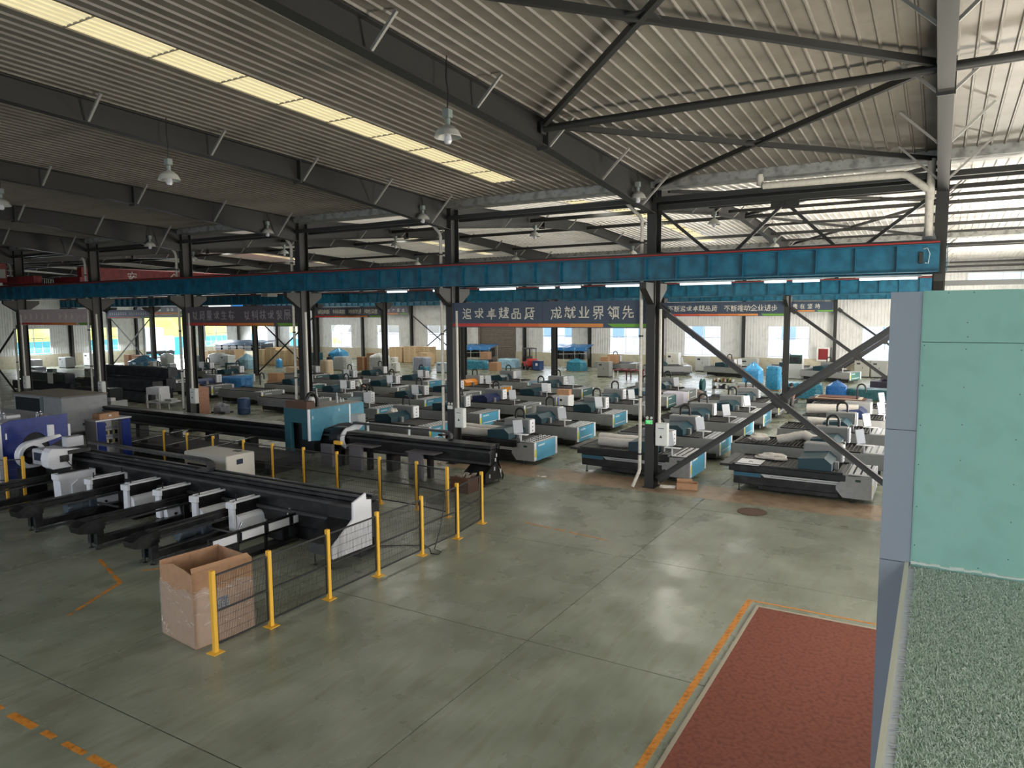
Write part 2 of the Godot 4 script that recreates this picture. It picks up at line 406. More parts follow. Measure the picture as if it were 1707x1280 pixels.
func wall_run(w: Node3D, o: Vector3, ex: Vector3, nn: Vector3, length: float, holes: Array, top: float, sheet: Material, dado: Material, bay := 8.0):
	# holes: [from, to, bottom, top] along the run, sorted; sheets stand on a plain dado
	var cuts := [0.0]
	for h in holes: cuts.append_array([h[0], h[1]])
	cuts.append(length)
	for i in cuts.size() - 1:
		var a: float = cuts[i]; var b: float = cuts[i + 1]
		if b - a < 0.01: continue
		var hole = holes[(i - 1) / 2] if i % 2 == 1 else null
		var x := a
		while x < b - 0.01:
			var e := minf(x + bay, b)
			if b - e < 1.0: e = b
			var spans := [[1.42, top]]
			var low := 1.42
			if hole != null:
				spans = [[hole[3], top]]
				low = minf(1.42, hole[2])
			for s in spans:
				var m := MB.new()
				ribbed(m, o + ex * x + Vector3.UP * s[0], ex, Vector3.UP, nn, e - x, s[1] - s[0], 0.27, 0.03)
				part(w, "wall_sheet", m, sheet)
			if low > 0.01:
				var m2 := MB.new()
				var p := o + ex * x; var r := o + ex * e
				m2.hexa([p - nn * 0.2, r - nn * 0.2, r + nn * 0.05, p + nn * 0.05, p - nn * 0.2 + Vector3.UP * low, r - nn * 0.2 + Vector3.UP * low, r + nn * 0.05 + Vector3.UP * low, p + nn * 0.05 + Vector3.UP * low] if ex.cross(Vector3.UP).dot(nn) < 0 else [p + nn * 0.05, r + nn * 0.05, r - nn * 0.2, p - nn * 0.2, p + nn * 0.05 + Vector3.UP * low, r + nn * 0.05 + Vector3.UP * low, r - nn * 0.2 + Vector3.UP * low, p - nn * 0.2 + Vector3.UP * low])
				part(w, "dado", m2, dado)
			x = e

var win_count := 0
func window(o: Vector3, ex: Vector3, nn: Vector3, wd: float, ht: float, label: String, cols := 2):
	win_count += 1
	var w := struct("window_%d" % win_count, label)
	w.position = o; w.basis = Basis(ex, Vector3.UP, nn if ex.cross(Vector3.UP).dot(nn) > 0 else -nn)
	var fr := mat("window frame", C8(225, 228, 228), 0.5)
	var gl := mat("window glass", Color(0.9, 0.95, 0.95), 0.05)
	gl.albedo_color.a = 0.08; gl.transparency = BaseMaterial3D.TRANSPARENCY_ALPHA
	var m := MB.new()
	for b in [[-wd / 2, 0, wd / 2, 0.08], [-wd / 2, ht - 0.08, wd / 2, ht], [-wd / 2, 0.08, -wd / 2 + 0.08, ht - 0.08], [wd / 2 - 0.08, 0.08, wd / 2, ht - 0.08]]:
		m.box(b[0], b[1], -0.06, b[2], b[3], 0.06)
	part(w, "frame", m, fr)
	var yb := ht * 0.6
	pbox(w, "transom", -wd / 2 + 0.08, yb - 0.035, -0.05, wd / 2 - 0.08, yb + 0.035, 0.05, fr)
	pbox(w, "mullion", -0.035, 0.08, -0.05, 0.035, yb - 0.035, 0.05, fr)
	pbox(w, "mullion", -0.03, yb + 0.035, -0.05, 0.03, ht - 0.08, 0.05, fr)
	for s in [-1, 1]:
		pbox(w, "glazing_bar", s * wd / 4 - 0.02, 0.08, -0.04, s * wd / 4 + 0.02, yb - 0.035, 0.04, fr)
		for k in 2:
			var x0: float = (-wd / 2 + 0.08 if s < 0 else 0.035) + k * (wd / 4 - 0.04)
			pbox(w, "pane", x0, 0.08, -0.005, x0 + wd / 4 - 0.08, yb - 0.035, 0.005, gl)
		pbox(w, "pane", -wd / 2 + 0.08 if s < 0 else 0.03, yb + 0.035, -0.005, -0.03 if s < 0 else wd / 2 - 0.08, ht - 0.08, 0.005, gl)

func build_walls():
	var sheet := worn("wall sheet", C8(222, 222, 220), 0.5, 0.0, 0.15, 0.06, 21)
	var dado := worn("dado plaster", C8(196, 188, 164), 0.8, 0.0, 0.3, 0.08, 22)
	var wb := struct("wall_back", "pale corrugated back wall of the hall with a row of windows")
	var holes := []
	for k in range(-11, 1):
		var c := k * 8.0 + 4.0 + 88.0
		if k == -6: holes.append([c - 2.25 - 1.2 + 1.4, c + 2.25 + 1.4 - 1.2, 0.0, 4.6])
		else: holes.append([c - 1.83, c + 1.83, 1.5, 4.42])
	wall_run(wb, Vector3(-88, 0, -48), Vector3.RIGHT, Vector3.BACK, 96.0, holes, 10.5, sheet, dado)
	for k in range(-11, 1):
		if k == -6: continue
		window(Vector3(k * 8.0 + 4.0, 1.5, -48.06), Vector3.RIGHT, Vector3.BACK, 3.66, 2.92, "white-framed window in the back wall, %s from the right gable" % ORD[-k])
	# high band of windows in the right part of the back wall
	var d := struct("door_1", "closed dull brown roller shutter in the back wall")
	var gm := worn("shutter steel", C8(120, 112, 102), 0.5, 0.3, 0.3, 0.08, 23)
	for k in 23:
		var m := MB.new()
		m.ext([Vector2(-0.05, 0), Vector2(0.0, 0.01), Vector2(0.025, 0.1), Vector2(0.0, 0.19), Vector2(-0.05, 0.2)], Vector3(-46.06, k * 0.2, -48), Vector3.BACK, Vector3.UP, Vector3(4.5, 0, 0))
		part(d, "shutter_slat", m, gm)
	pbox(d, "frame", -46.3, 0, -48.1, -46.05, 4.75, -47.86, gm); pbox(d, "frame", -41.56, 0, -48.1, -41.3, 4.75, -47.86, gm); pbox(d, "shutter_box", -46.3, 4.6, -48.1, -41.3, 5.1, -47.7, gm)
	win_count += 1
	var hw := struct("window_%d" % win_count, "wide high window band in the back wall above the drywall")
	var fr := mat("window frame", C8(225, 228, 228), 0.5)
	var sk := mat("daylit band glass", C8(205, 225, 240), 0.2)
	sk.emission_enabled = true; sk.emission = Color(0.75, 0.86, 0.95); sk.emission_energy_multiplier = 0.7
	for k in 4: pbox(hw, "pane", 1.9 + k * 1.2, 8.0, -47.99, 3.06 + k * 1.2, 8.75, -47.94, sk)
	for k in 5: pbox(hw, "mullion", 1.83 + k * 1.2, 7.95, -48, 1.9 + k * 1.2, 8.8, -47.9, fr)
	pbox(hw, "frame", 1.83, 8.75, -48, 6.7, 8.85, -47.9, fr); pbox(hw, "frame", 1.83, 7.9, -48, 6.7, 8.0, -47.9, fr)
	# left gable
	var wl := struct("wall_left", "pale corrugated left gable wall with windows and a large open doorway")
	holes = []
	for z in [-44.0, -36.0, -28.0, -20.0, -12.0, -4.0]:
		var c: float = 36.0 - z
		if z == -36.0: holes.append([c - 2.75, c + 2.75, 0.0, 5.5])
		else: holes.append([c - 1.83, c + 1.83, 1.5, 4.42])
	holes.sort()
	wall_run(wl, Vector3(-88, 0, 36), Vector3.FORWARD, Vector3.RIGHT, 84.0, holes, 12.0, sheet, dado)
	var k := 0
	for z in [-44.0, -28.0, -20.0, -12.0, -4.0]:
		window(Vector3(-88.06, 1.5, z), Vector3.FORWARD, Vector3.RIGHT, 3.66, 2.92, "white-framed window in the left gable wall, %s from the far corner" % ORD[k])
		k += 1
	var dl := struct("door_2", "large bright open doorway in the left gable wall")
	var dm := MB.new()
	dm.box(-88.1, 0, -38.95, -87.85, 5.7, -38.75); dm.box(-88.1, 0, -33.25, -87.85, 5.7, -33.05); dm.box(-88.1, 5.5, -38.75, -87.85, 5.75, -33.25)
	part(dl, "door_frame", dm, mat("grey door frame", C8(140, 144, 148), 0.5))
	# right gable and the wall behind the viewer
	var wr := struct("wall_right", "pale corrugated right gable wall with three tall gateways")
	holes = []
	for g in GATES: holes.append([48.0 + g[0] - g[2] / 2, 48.0 + g[0] + g[2] / 2, 0.0, g[1]])
	holes.sort()
	for b in BANDS:  # unseen bands added only to brighten the right part of the roof
		win_count += 1
		var cw := struct("window_%d" % win_count, "added high window band in the right gable, unseen, to light the roof")
		for j in 10:
			pbox(cw, "pane", 7.95, 5.32, b[0] - b[1] / 2 + b[1] * j / 10.0 + 0.04, 7.97, 7.08, b[0] - b[1] / 2 + b[1] * (j + 1) / 10.0 - 0.04, mats["window glass"])
			pbox(cw, "mullion", 7.92, 5.3, b[0] - b[1] / 2 + b[1] * j / 10.0 - 0.04, 8.0, 7.1, b[0] - b[1] / 2 + b[1] * j / 10.0 + 0.04, fr)
	wall_run(wr, Vector3(8, 0, -48), Vector3.BACK, Vector3.LEFT, 84.0, holes, 5.3, sheet, dado)
	var up := 5.3
	var z0 := -48.0
	for b in [BANDS[2], BANDS[1], BANDS[0]]:
		var m := MB.new(); ribbed(m, Vector3(8, up, z0), Vector3.BACK, Vector3.UP, Vector3.LEFT, b[0] - b[1] / 2 - z0, 1.8, 0.27, 0.03)
		part(wr, "wall_sheet", m, sheet)
		z0 = b[0] + b[1] / 2
	var me := MB.new(); ribbed(me, Vector3(8, up, z0), Vector3.BACK, Vector3.UP, Vector3.LEFT, 36.0 - z0, 1.8, 0.27, 0.03)
	part(wr, "wall_sheet", me, sheet)
	var mt := MB.new(); ribbed(mt, Vector3(8, 7.1, -48), Vector3.BACK, Vector3.UP, Vector3.LEFT, 84.0, 4.9, 0.27, 0.03)
	part(wr, "wall_sheet", mt, sheet)
	var wf := struct("wall_front", "pale corrugated wall behind the viewer with high windows, three added for light")
	holes = []
	for x in [-36.0, -28.0, -20.0, -4.0, 4.0]:  # the three leftmost openings are added to light floor and machine fronts
		var c: float = 8.0 - x
		holes.append([c - 2.9, c + 2.9, 5.6, 7.7])
	holes.sort()
	wall_run(wf, Vector3(8, 0, 34), Vector3.LEFT, Vector3.FORWARD, 96.0, holes, 11.8, sheet, dado)
	# steel posts and girts on the far walls
	var steel: Material = mats["dark steel"]
	for i in 13:
		var x := 8.0 - 8.0 * i
		var c := thing("wall_column", "dark steel wall column on the back wall, %s counted from the right gable" % ORD[i], "column", Vector3(x, 0, -47.7))
		hcol(c, 0.24, 0.4, 9.9, steel)
	for i in 5:
		var z := -40.0 + 8.0 * i
		var c := thing("wall_column", "dark steel wall column on the left gable, %s counted from the far corner" % ORD[i], "column", Vector3(-87.7, 0, z), PI / 2)
		hcol(c, 0.24, 0.4, 10.2, steel)

func hcol(o: Node3D, w: float, d: float, h: float, m: Material):  # a rolled H section on a base plate
	pbox(o, "flange", -w / 2, 0.02, d / 2 - 0.02, w / 2, h, d / 2, m)
	pbox(o, "flange", -w / 2, 0.02, -d / 2, w / 2, h, -d / 2 + 0.02, m)
	pbox(o, "web", -0.012, 0.02, -d / 2 + 0.02, 0.012, h, d / 2 - 0.02, m)
	pbox(o, "base_plate", -w / 2 - 0.06, 0, -d / 2 - 0.06, w / 2 + 0.06, 0.025, d / 2 + 0.06, m)

func build_roof():
	var c := struct("ceiling", "ribbed metal roof lining with translucent strips")
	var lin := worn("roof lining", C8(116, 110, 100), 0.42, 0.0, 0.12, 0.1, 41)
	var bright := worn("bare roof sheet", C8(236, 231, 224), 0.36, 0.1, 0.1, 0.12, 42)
	var slope := func(z0: float, z1: float) -> Array:  # length and direction of the strip of roof from z0 to z1
		var a := Vector3(0, roof_h(z0), z0); var b := Vector3(0, roof_h(z1), z1)
		return [a, (b - a).normalized(), a.distance_to(b)]
	for span in [[34.0, 0.45], [-0.45, -12.0], [-12.0, -23.55], [-24.45, -36.0], [-36.0, -48.0]]:
		for bay in range(-11, 1):
			var x0 := bay * 8.0; var x1 := x0 + 8.0
			var cuts := [[x0, x1, span[0], span[1]]]
			for k in SKYLIGHTS:
				if k[0] > x0 and k[0] < x1:
					var za: float = clampf(k[2], span[1], span[0]); var zb: float = clampf(k[1], span[1], span[0])
					if za - zb > 0.5:
						cuts = [[x0, k[0] - 0.45, span[0], span[1]], [k[0] + 0.45, x1, span[0], span[1]]]
						if span[0] - za > 0.05: cuts.append([k[0] - 0.45, k[0] + 0.45, span[0], za])
						if zb - span[1] > 0.05: cuts.append([k[0] - 0.45, k[0] + 0.45, zb, span[1]])
			for q in cuts:
				var s = slope.call(q[2], q[3])
				var m := MB.new()
				ribbed(m, s[0] + Vector3(q[0], 0, 0), Vector3.RIGHT, s[1], Vector3.RIGHT.cross(s[1]) * (1.0 if Vector3.RIGHT.cross(s[1]).y < 0 else -1.0), q[1] - q[0], s[2], 0.286, 0.035, 0.1, 0.065)
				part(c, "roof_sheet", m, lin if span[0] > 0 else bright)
	var fl := mat("skylight sheet", C8(236, 228, 196), 0.4)
	fl.emission_enabled = true; fl.emission = Color(0.97, 0.92, 0.76); fl.emission_energy_multiplier = 0.62
	var st := worn("skylight sheet grain", C8(236, 228, 196), 0.4)
	fl.albedo_texture = st.albedo_texture; fl.uv1_triplanar = true; fl.uv1_world_triplanar = true; fl.uv1_scale = Vector3(4.0, 1.0, 0.15)
	fl.emission_texture = noise_tex(0.02, [[0.0, Color(0.8, 0.78, 0.74)], [0.5, Color(1, 1, 1)], [1.0, Color(0.93, 0.95, 0.9)]], 512, 4, 77)
	fl.emission_operator = BaseMaterial3D.EMISSION_OP_MULTIPLY
	var i := 0
	for k in SKYLIGHTS:
		var t := thing("skylight_strip", "glowing cream roof strip " + SKYNAMES[i], "skylight", Vector3(k[0], 0, 0))
		i += 1
		var z: float = k[1]
		while z < k[2] - 0.1:
			var e := minf(z + 1.5, k[2])
			if z < -36 and e > -36: e = -36.0
			if z < -12 and e > -12: e = -12.0
			var s = slope.call(e, z)
			var m := MB.new()
			ribbed(m, s[0] + Vector3(-0.45, 0.03, 0), Vector3.RIGHT, s[1], Vector3.RIGHT.cross(s[1]) * (1.0 if Vector3.RIGHT.cross(s[1]).y < 0 else -1.0), 0.9, s[2] - 0.012, 0.18, 0.02, 0.01, 0.06)
			part(t, "pane", m, fl)
			pbox(t, "purlin", -0.46, roof_h(e) + 0.0, e - 0.007, 0.46, roof_h(e) + 0.05, e + 0.007, mats["roof lining"])
			z = e
	# sag of the gutters in the two valleys
	for v in [[0.0, "near"], [-24.0, "middle"]]:
		var g := thing("valley_gutter", "grey sheet metal gutter along the %s column row under the roof valley" % v[1], "gutter", Vector3(0, 0, v[0]))
		var m := MB.new()
		m.ext([Vector2(-0.42, 9.98), Vector2(-0.4, 9.72), Vector2(0.4, 9.72), Vector2(0.42, 9.98), Vector2(0.39, 9.98), Vector2(0.37, 9.75), Vector2(-0.37, 9.75), Vector2(-0.39, 9.98)], Vector3(-88, 0, 0), Vector3.BACK, Vector3.UP, Vector3(96, 0, 0))
		part(g, "trough", m, worn("gutter zinc", C8(150, 150, 145), 0.5, 0.4, 0.4, 0.2, 61))
		pbox(g, "cover", -88, 10.02, -0.5, 8, 10.08, 0.5, mats["dark steel"])

func rafter(o: Node3D, pts: Array, steel: Material, brace: Material, both: bool):
	# pts: [z, bottom, top] along the member; an I section with a tapering web, splice plates and fly braces to the roof
	var web := []
	for p in pts: web.append(Vector2(p[0], p[1]))
	for k in range(pts.size() - 1, -1, -1): web.append(Vector2(pts[k][0], pts[k][2]))
	var m := MB.new()
	m.ext(web, Vector3(-0.008, 0, 0), Vector3.BACK, Vector3.UP, Vector3(0.016, 0, 0))
	part(o, "web", m, steel)
	for side in [1, 2]:
		var f := MB.new()
		for k in pts.size() - 1:
			var dy := 0.01 if side == 1 else -0.01
			f.bar(Vector3(0, pts[k][side] - dy, pts[k][0]), Vector3(0, pts[k + 1][side] - dy, pts[k + 1][0]), 0.26, 0.022)
		part(o, "bottom_flange" if side == 1 else "top_flange", f, steel)
	var zs := []
	var z0 := minf(pts[0][0], pts[-1][0]); var z1 := maxf(pts[0][0], pts[-1][0])
	var z := z0 + 1.15 if z0 >= 0 else z0 + 1.6
	while z < minf(z1 - 0.5, 22.5):
		zs.append(z); z += 3.05
	for zz in zs:
		var yb := 0.0
		for k in pts.size() - 1:
			var a: float = pts[k][0]; var b: float = pts[k + 1][0]
			if (zz - a) * (zz - b) <= 0: yb = lerpf(pts[k][1], pts[k + 1][1], (zz - a) / (b - a))
		for s in ([-1.0, 1.0] if both else [1.0]):
			var f := MB.new()
			f.bar(Vector3(0.12 * s, yb + 0.02, zz), Vector3(s * (0.12 + (roof_h(zz) - yb) * 0.95), roof_h(zz) - 0.04, zz), 0.05, 0.05)
			part(o, "fly_brace", f, brace)
	var sp: Array = pts[1]
	pbox(o, "splice_plate", -0.15, sp[1] - 0.08, sp[0] - 0.03, 0.15, sp[2], sp[0] + 0.03, steel)

func build_frames():
	var steel: Material = mats["dark steel"]
	var grey := mat("fly brace paint", C8(150, 148, 142), 0.5)
	var pvc := worn("white pvc", C8(214, 208, 196), 0.4, 0.0, 1.0, 0.06, 33)
	for n in range(-1, 12):
		var x := -8.0 * n
		var who: String = ["by the drywall end", "right of the large slogan sign", "left of the large slogan sign", "fourth from right", "fifth from right", "sixth from right", "seventh from right", "eighth from right", "ninth from right", "tenth from right", "eleventh from right", "last by the left gable"][n] if n >= 0 else "hidden beyond the drywall"
		var c := thing("hall_column", "tall dark steel column, near row, " + who, "column", Vector3(x, 0, 0))
		hcol(c, 0.3, 0.5, 9.85, steel)
		for s in [-1.0, 1.0]:
			var m := MB.new()
			m.ext([Vector2(0.25 * s, 6.74), Vector2(1.0 * s, 6.74), Vector2(1.0 * s, 6.55), Vector2(0.25 * s, 6.05)], Vector3(-0.11, 0, 0), Vector3.BACK, Vector3.UP, Vector3(0.22, 0, 0))
			part(c, "corbel", m, steel)
		var r := thing("roof_rafter", "tapering dark steel rafter, near roof, frame " + who, "rafter", Vector3(x, 0, 0))
		rafter(r, [[0.25, 8.95, 9.9], [7.6, 9.64, 10.2], [16.0, 10.1, 10.55], [33.8, 10.8, 11.33]], steel, grey, n == 0)
		for sp in [[-0.25, "middle"], [-24.25, "farthest"]]:
			var o := thing("roof_rafter", "tapering dark steel rafter, %s span, frame %s" % [sp[1], who], "rafter", Vector3(x, 0, 0))
			var a: float = sp[0]
			rafter(o, [[a, 9.05, 9.92], [a - 7.0, 9.75, 10.2], [a - 11.75, 10.02, 10.42], [a - 16.5, 9.75, 10.2], [a - 23.3, 9.1, 9.92]], steel, grey, false)
		var b := thing("hall_column", "dark steel column, middle row, frame " + who, "column", Vector3(x, 0, -24))
		hcol(b, 0.3, 0.45, 9.85, steel)
		for s in [-1.0, 1.0]:
			var m := MB.new()
			m.ext([Vector2(0.22 * s, 6.7), Vector2(1.0 * s, 6.7), Vector2(1.0 * s, 6.5), Vector2(0.22 * s, 6.05)], Vector3(-0.11, 0, 0), Vector3.BACK, Vector3.UP, Vector3(0.22, 0, 0))
			part(b, "corbel", m, steel)
		# rainwater pipe, power conduit and switch box on the near row
		if n >= 1 and n <= 7:
			var d := thing("rainwater_pipe", "white rainwater pipe beside the near column " + who, "pipe", Vector3(x, 0, 0))
			var m := MB.new()
			m.tube([Vector3(-4.2, 9.38, 0.28), Vector3(-1.0, 9.42, 0.3), Vector3(-0.9, 9.38, 0.3), Vector3(-0.36, 8.85, 0.3), Vector3(-0.3, 8.7, 0.3), Vector3(-0.3, 0.62, 0.3), Vector3(-0.33, 0.5, 0.3), Vector3(-0.5, 0.02, 0.42)], 0.06, 8)
			part(d, "tube", m, pvc)
			var m2 := MB.new()
			for y in [1.1, 3.0, 5.0, 8.0]: m2.lathe([Vector2(0.068, y), Vector2(0.075, y), Vector2(0.075, y + 0.06), Vector2(0.068, y + 0.06)], Vector3(-0.3, 0, 0.3), 10)
			part(d, "pipe_clamp", m2, steel, "stuff")
			var e := thing("switch_box", "white switch box and conduit on the near column " + who, "switch box", Vector3(x + 0.3, 0, 0.14))
			pbox(e, "bracket", -0.2, 1.75, -0.05, -0.08, 1.9, 0.05, steel)
			pbox(e, "box", -0.08, 1.45, -0.06, 0.32, 2.2, 0.16, mat("box enamel", C8(205, 207, 203), 0.45), 0.015)
			pbox(e, "door", -0.05, 1.48, 0.16, 0.29, 2.17, 0.175, mat("box door enamel", C8(222, 224, 220), 0.4))
			var w := MB.new()
			w.t3(Vector3(0.07, 1.72, 0.178), Vector3(0.17, 1.72, 0.178), Vector3(0.12, 1.82, 0.178)); w.box(0.02, 2.02, 0.175, 0.22, 2.04, 0.178)
			part(e, "warning_mark", w, mat("dark print", Color(0.12, 0.12, 0.12), 0.6))
			var cd := MB.new(); cd.tube([Vector3(0.02, 2.2, 0.06), Vector3(0.02, 5.9, 0.06)], 0.05, 8)
			part(e, "conduit", cd, pvc)
			if n == 1 or n == 2:
				var x0 := thing("exit_lamp", "lit green exit sign lamp on the column right of the slogan sign" if n == 1 else "white twin emergency lamp on the column left of the slogan sign", "emergency lamp", Vector3(x, 2.15, 0.25))
				pbox(x0, "housing", -0.11, 0.0, 0.0, 0.11, 0.13, 0.05, mat("lamp white", C8(220, 222, 216), 0.4))
				if n == 1:
					var g := mat("exit glow", C8(40, 190, 90), 0.4); g.emission_enabled = true; g.emission = Color(0.1, 0.75, 0.3); g.emission_energy_multiplier = 0.7
					pbox(x0, "sign_face", -0.105, 0.005, 0.05, 0.105, 0.12, 0.056, g)
					var t := MB.new()
					t.box(-0.07, 0.07, 0.056, 0.07, 0.09, 0.058); t.box(-0.05, 0.03, 0.056, 0.05, 0.045, 0.058)
					part(x0, "lettering", t, mat("white print", C8(235, 240, 235), 0.5))
				for s in [-1, 1]:
					var l := MB.new(); l.lathe([Vector2(0, 0), Vector2(0.045, 0.0), Vector2(0.055, 0.05), Vector2(0.03, 0.08), Vector2(0, 0.08)], Vector3(s * 0.07, 0.19, 0.02), 10, Basis(Vector3.RIGHT, -PI / 2.4))
					part(x0, "lamp_head", l, mat("lamp white", C8(220, 222, 216), 0.4))
	# bracing between the last two frames, in each row
	for row in [[0.0, 0.06, "near"], [-24.0, 0.05, "middle"], [-47.6, 0.05, "farthest"]]:
		var z: float = row[0]
		for s in 2:
			var b := thing("cross_brace", "long steel brace %s in the right bay, %s column row" % [["falling to the right", "rising to the right"][s], row[2]], "brace", Vector3(0, 0, z))
			var a := Vector3(-7.8, 5.95, 0.02 - 0.12 * s); var e := Vector3(-0.2, 0.25, 0.02 - 0.12 * s)
			if s == 1: a.y = 0.25; e.y = 5.95
			var m := MB.new()
			m.bar(a, e, 0.19, 0.02, Vector3.BACK)
			var sd := (e - a).normalized().cross(Vector3.BACK) * 0.085
			if sd.y < 0: sd = -sd
			m.bar(a + sd + Vector3(0, 0, 0.07), e + sd + Vector3(0, 0, 0.07), 0.02, 0.16, Vector3.BACK)
			part(b, "angle", m, mat("brace steel", C8(64, 64, 64), 0.45, 0.2))
			for gp in [0.5, 0.02, 0.98]:
				var g := MB.new(); g.bx(a.lerp(e, gp), Vector3(0.42, 0.32, 0.015), Basis(Vector3.BACK, atan2((e - a).y, (e - a).x)))
				part(b, "gusset_plate", g, steel)
	for q in [[-24.0, -6], [-24.0, -9], [0.0, -6], [-47.6, -6]]:
		for s in 2:
			var b := thing("cross_brace", "steel brace %s in the %s row, %s bay from right" % [["falling to the right", "rising to the right"][s], "near" if q[0] == 0.0 else ("middle" if q[0] == -24.0 else "farthest"), ORD[-q[1]]], "brace", Vector3(q[1] * 8.0 - 8.0, 0, q[0]))
			var m := MB.new()
			m.bar(Vector3(0.2, 5.6 if s == 0 else 0.3, -0.05 * s), Vector3(7.8, 0.3 if s == 0 else 5.6, -0.05 * s), 0.13, 0.05, Vector3.BACK)
			part(b, "angle", m, steel)
	# W bracing above the crane beam in the right bay, near and middle rows
	for row in [[0.0, "near"], [-24.0, "middle"]]:
		var w := thing("eaves_bracing", "W shaped steel bracing above the crane beam in the right bay of the %s row" % row[1], "bracing", Vector3(0, 0, row[0]))
		for k in [[-7.85, 9.05, -6.2, 7.65], [-5.4, 7.65, -4.0, 9.0], [-4.0, 9.0, -2.6, 7.65], [-1.8, 7.65, -0.2, 8.9]]:
			var m := MB.new(); m.bar(Vector3(k[0], k[1], 0), Vector3(k[2], k[3], 0), 0.09, 0.09, Vector3.BACK)
			part(w, "diagonal", m, steel)
		var t := MB.new(); t.bar(Vector3(-7.85, 9.12, 0), Vector3(-0.15, 9.12, 0), 0.14, 0.16)
		part(w, "tie", t, steel)
		pbox(w, "gusset_plate", -4.4, 8.85, -0.02, -3.6, 9.1, 0.02, steel)
	# longitudinal struts under the roofs
	var names := {0.35: "along the near valley gutter", -0.4: "just behind the near valley gutter", -6.0: "low on the middle span near slope", -12.0: "under the ridge of the middle span", -18.0: "low on the middle span far slope", -23.6: "along the middle valley gutter", -36.0: "under the ridge of the farthest span", -47.4: "along the top of the back wall"}
	for z in names:
		var y := roof_h(z) - (0.62 if absf(fmod(-z + 0.5, 24.0)) < 1.2 else 0.3)
		var s := thing("roof_strut", "long dark steel strut running across the frames " + names[z], "strut", Vector3(0, 0, z))
		for bay in range(-11, 1):
			var m := MB.new(); m.bar(Vector3(bay * 8.0 + 0.1, y, 0), Vector3(bay * 8.0 + 7.9, y, 0), 0.12, 0.15)
			part(s, "tie_bar", m, steel)
	var gl := thing("wall_girt", "dark steel girt across the top of the back wall right of the drywall", "girt", Vector3(0, 0, -47.5))
	pbox(gl, "rail", 0.2, 9.25, -0.1, 7.8, 9.42, 0.1, steel); pbox(gl, "rail", 0.2, 8.85, -0.1, 7.8, 8.97, 0.1, steel)
	var eb := thing("eaves_beam", "grey steel beam along the far wall above the drywall", "beam", Vector3(0, 0, -24))
	pbox(eb, "beam_body", 0.2, 7.12, -0.15, 7.8, 7.4, 0.15, mat("grey beam paint", C8(120, 122, 122), 0.45))
	# extra purlin struts and X bracing in the two right bays of the middle span
	for z in [-3.5, -9.0, -15.0, -21.0]:
		var s := thing("roof_strut", "thin dark purlin strut, middle span right bays, %s from the near valley" % ORD[int((-z - 3.0) / 5.5)], "strut", Vector3(0, 0, z))
		for bay in [-1, 0]:
			var m := MB.new(); m.bar(Vector3(bay * 8.0 + 0.1, roof_h(z) - 0.28, 0), Vector3(bay * 8.0 + 7.9, roof_h(z) - 0.28, 0), 0.08, 0.12)
			part(s, "tie_bar", m, steel)
	var xb := [["near roof, first panel past the eaves", 0.4, 7.7], ["near roof, second panel", 7.9, 16.0], ["near roof, panel overhead", 16.2, 24.0], ["middle span, near slope", -0.8, -11.8], ["middle span, far slope", -12.2, -23.4], ["farthest span, near slope", -24.6, -35.8]]
	for q in xb:
		var b := thing("roof_bracing", "crossed steel tubes under the right bay of the " + q[0], "bracing")
		for s in 2:
			var m := MB.new()
			var za: float = q[1] if s == 0 else q[2]; var zb: float = q[2] if s == 0 else q[1]
			m.bar(Vector3(-7.8, roof_h(za) - 0.22, za), Vector3(-0.2, roof_h(zb) - 0.22, zb), 0.1, 0.12)
			part(b, "diagonal", m, steel)
		var g := MB.new(); g.bx(Vector3(-4, roof_h((q[1] + q[2]) / 2) - 0.22, (q[1] + q[2]) / 2), Vector3(0.5, 0.03, 0.5))
		part(b, "gusset_plate", g, steel)
	for z in [7.8, 16.1]:
		for bay in [-1, 0]:
			var s := thing("roof_strut", "thick dark tube under the near roof, %s, %s from valley" % ["right bay" if bay < 0 else "beyond the last column", "first" if z < 10 else "second"], "strut", Vector3(bay * 8.0, 0, z))
			var m := MB.new(); m.tube([Vector3(0.12, roof_h(z) - 0.3, 0), Vector3(7.88, roof_h(z) - 0.3, 0)], 0.085, 10)
			part(s, "tube", m, steel)
			var g := MB.new(); g.box(0.1, roof_h(z) - 0.42, -0.12, 0.13, roof_h(z) - 0.15, 0.12); g.box(7.87, roof_h(z) - 0.42, -0.12, 7.9, roof_h(z) - 0.15, 0.12)
			part(s, "end_plate", g, steel)
	var dp := thing("gutter_pipe", "thick white rainwater pipe under the gutter with a sloping elbow by the last column", "pipe", Vector3(0, 0, 0.45))
	var m1 := MB.new(); m1.tube([Vector3(-4.65, 9.8, -0.1), Vector3(-4.65, 9.52, -0.1), Vector3(-4.55, 9.46, -0.05), Vector3(-0.95, 9.42, 0), Vector3(-0.8, 9.36, 0), Vector3(-0.35, 8.98, 0), Vector3(-0.3, 8.9, 0), Vector3(-0.28, 7.75, 0)], 0.1, 12)
	part(dp, "tube", m1, pvc)
	var m2 := MB.new(); m2.tube([Vector3(-0.28, 9.75, 0), Vector3(-0.28, 8.7, 0)], 0.1, 12)
	part(dp, "branch", m2, pvc)
	var m3 := MB.new(); m3.ext([Vector2(-0.45, 7.55), Vector2(-0.05, 7.55), Vector2(-0.33, 8.4)], Vector3(0, 0, -0.03), Vector3.RIGHT, Vector3.UP, Vector3(0, 0, 0.03))
	part(dp, "bracket", m3, mat("grey beam paint", C8(120, 122, 122), 0.45))

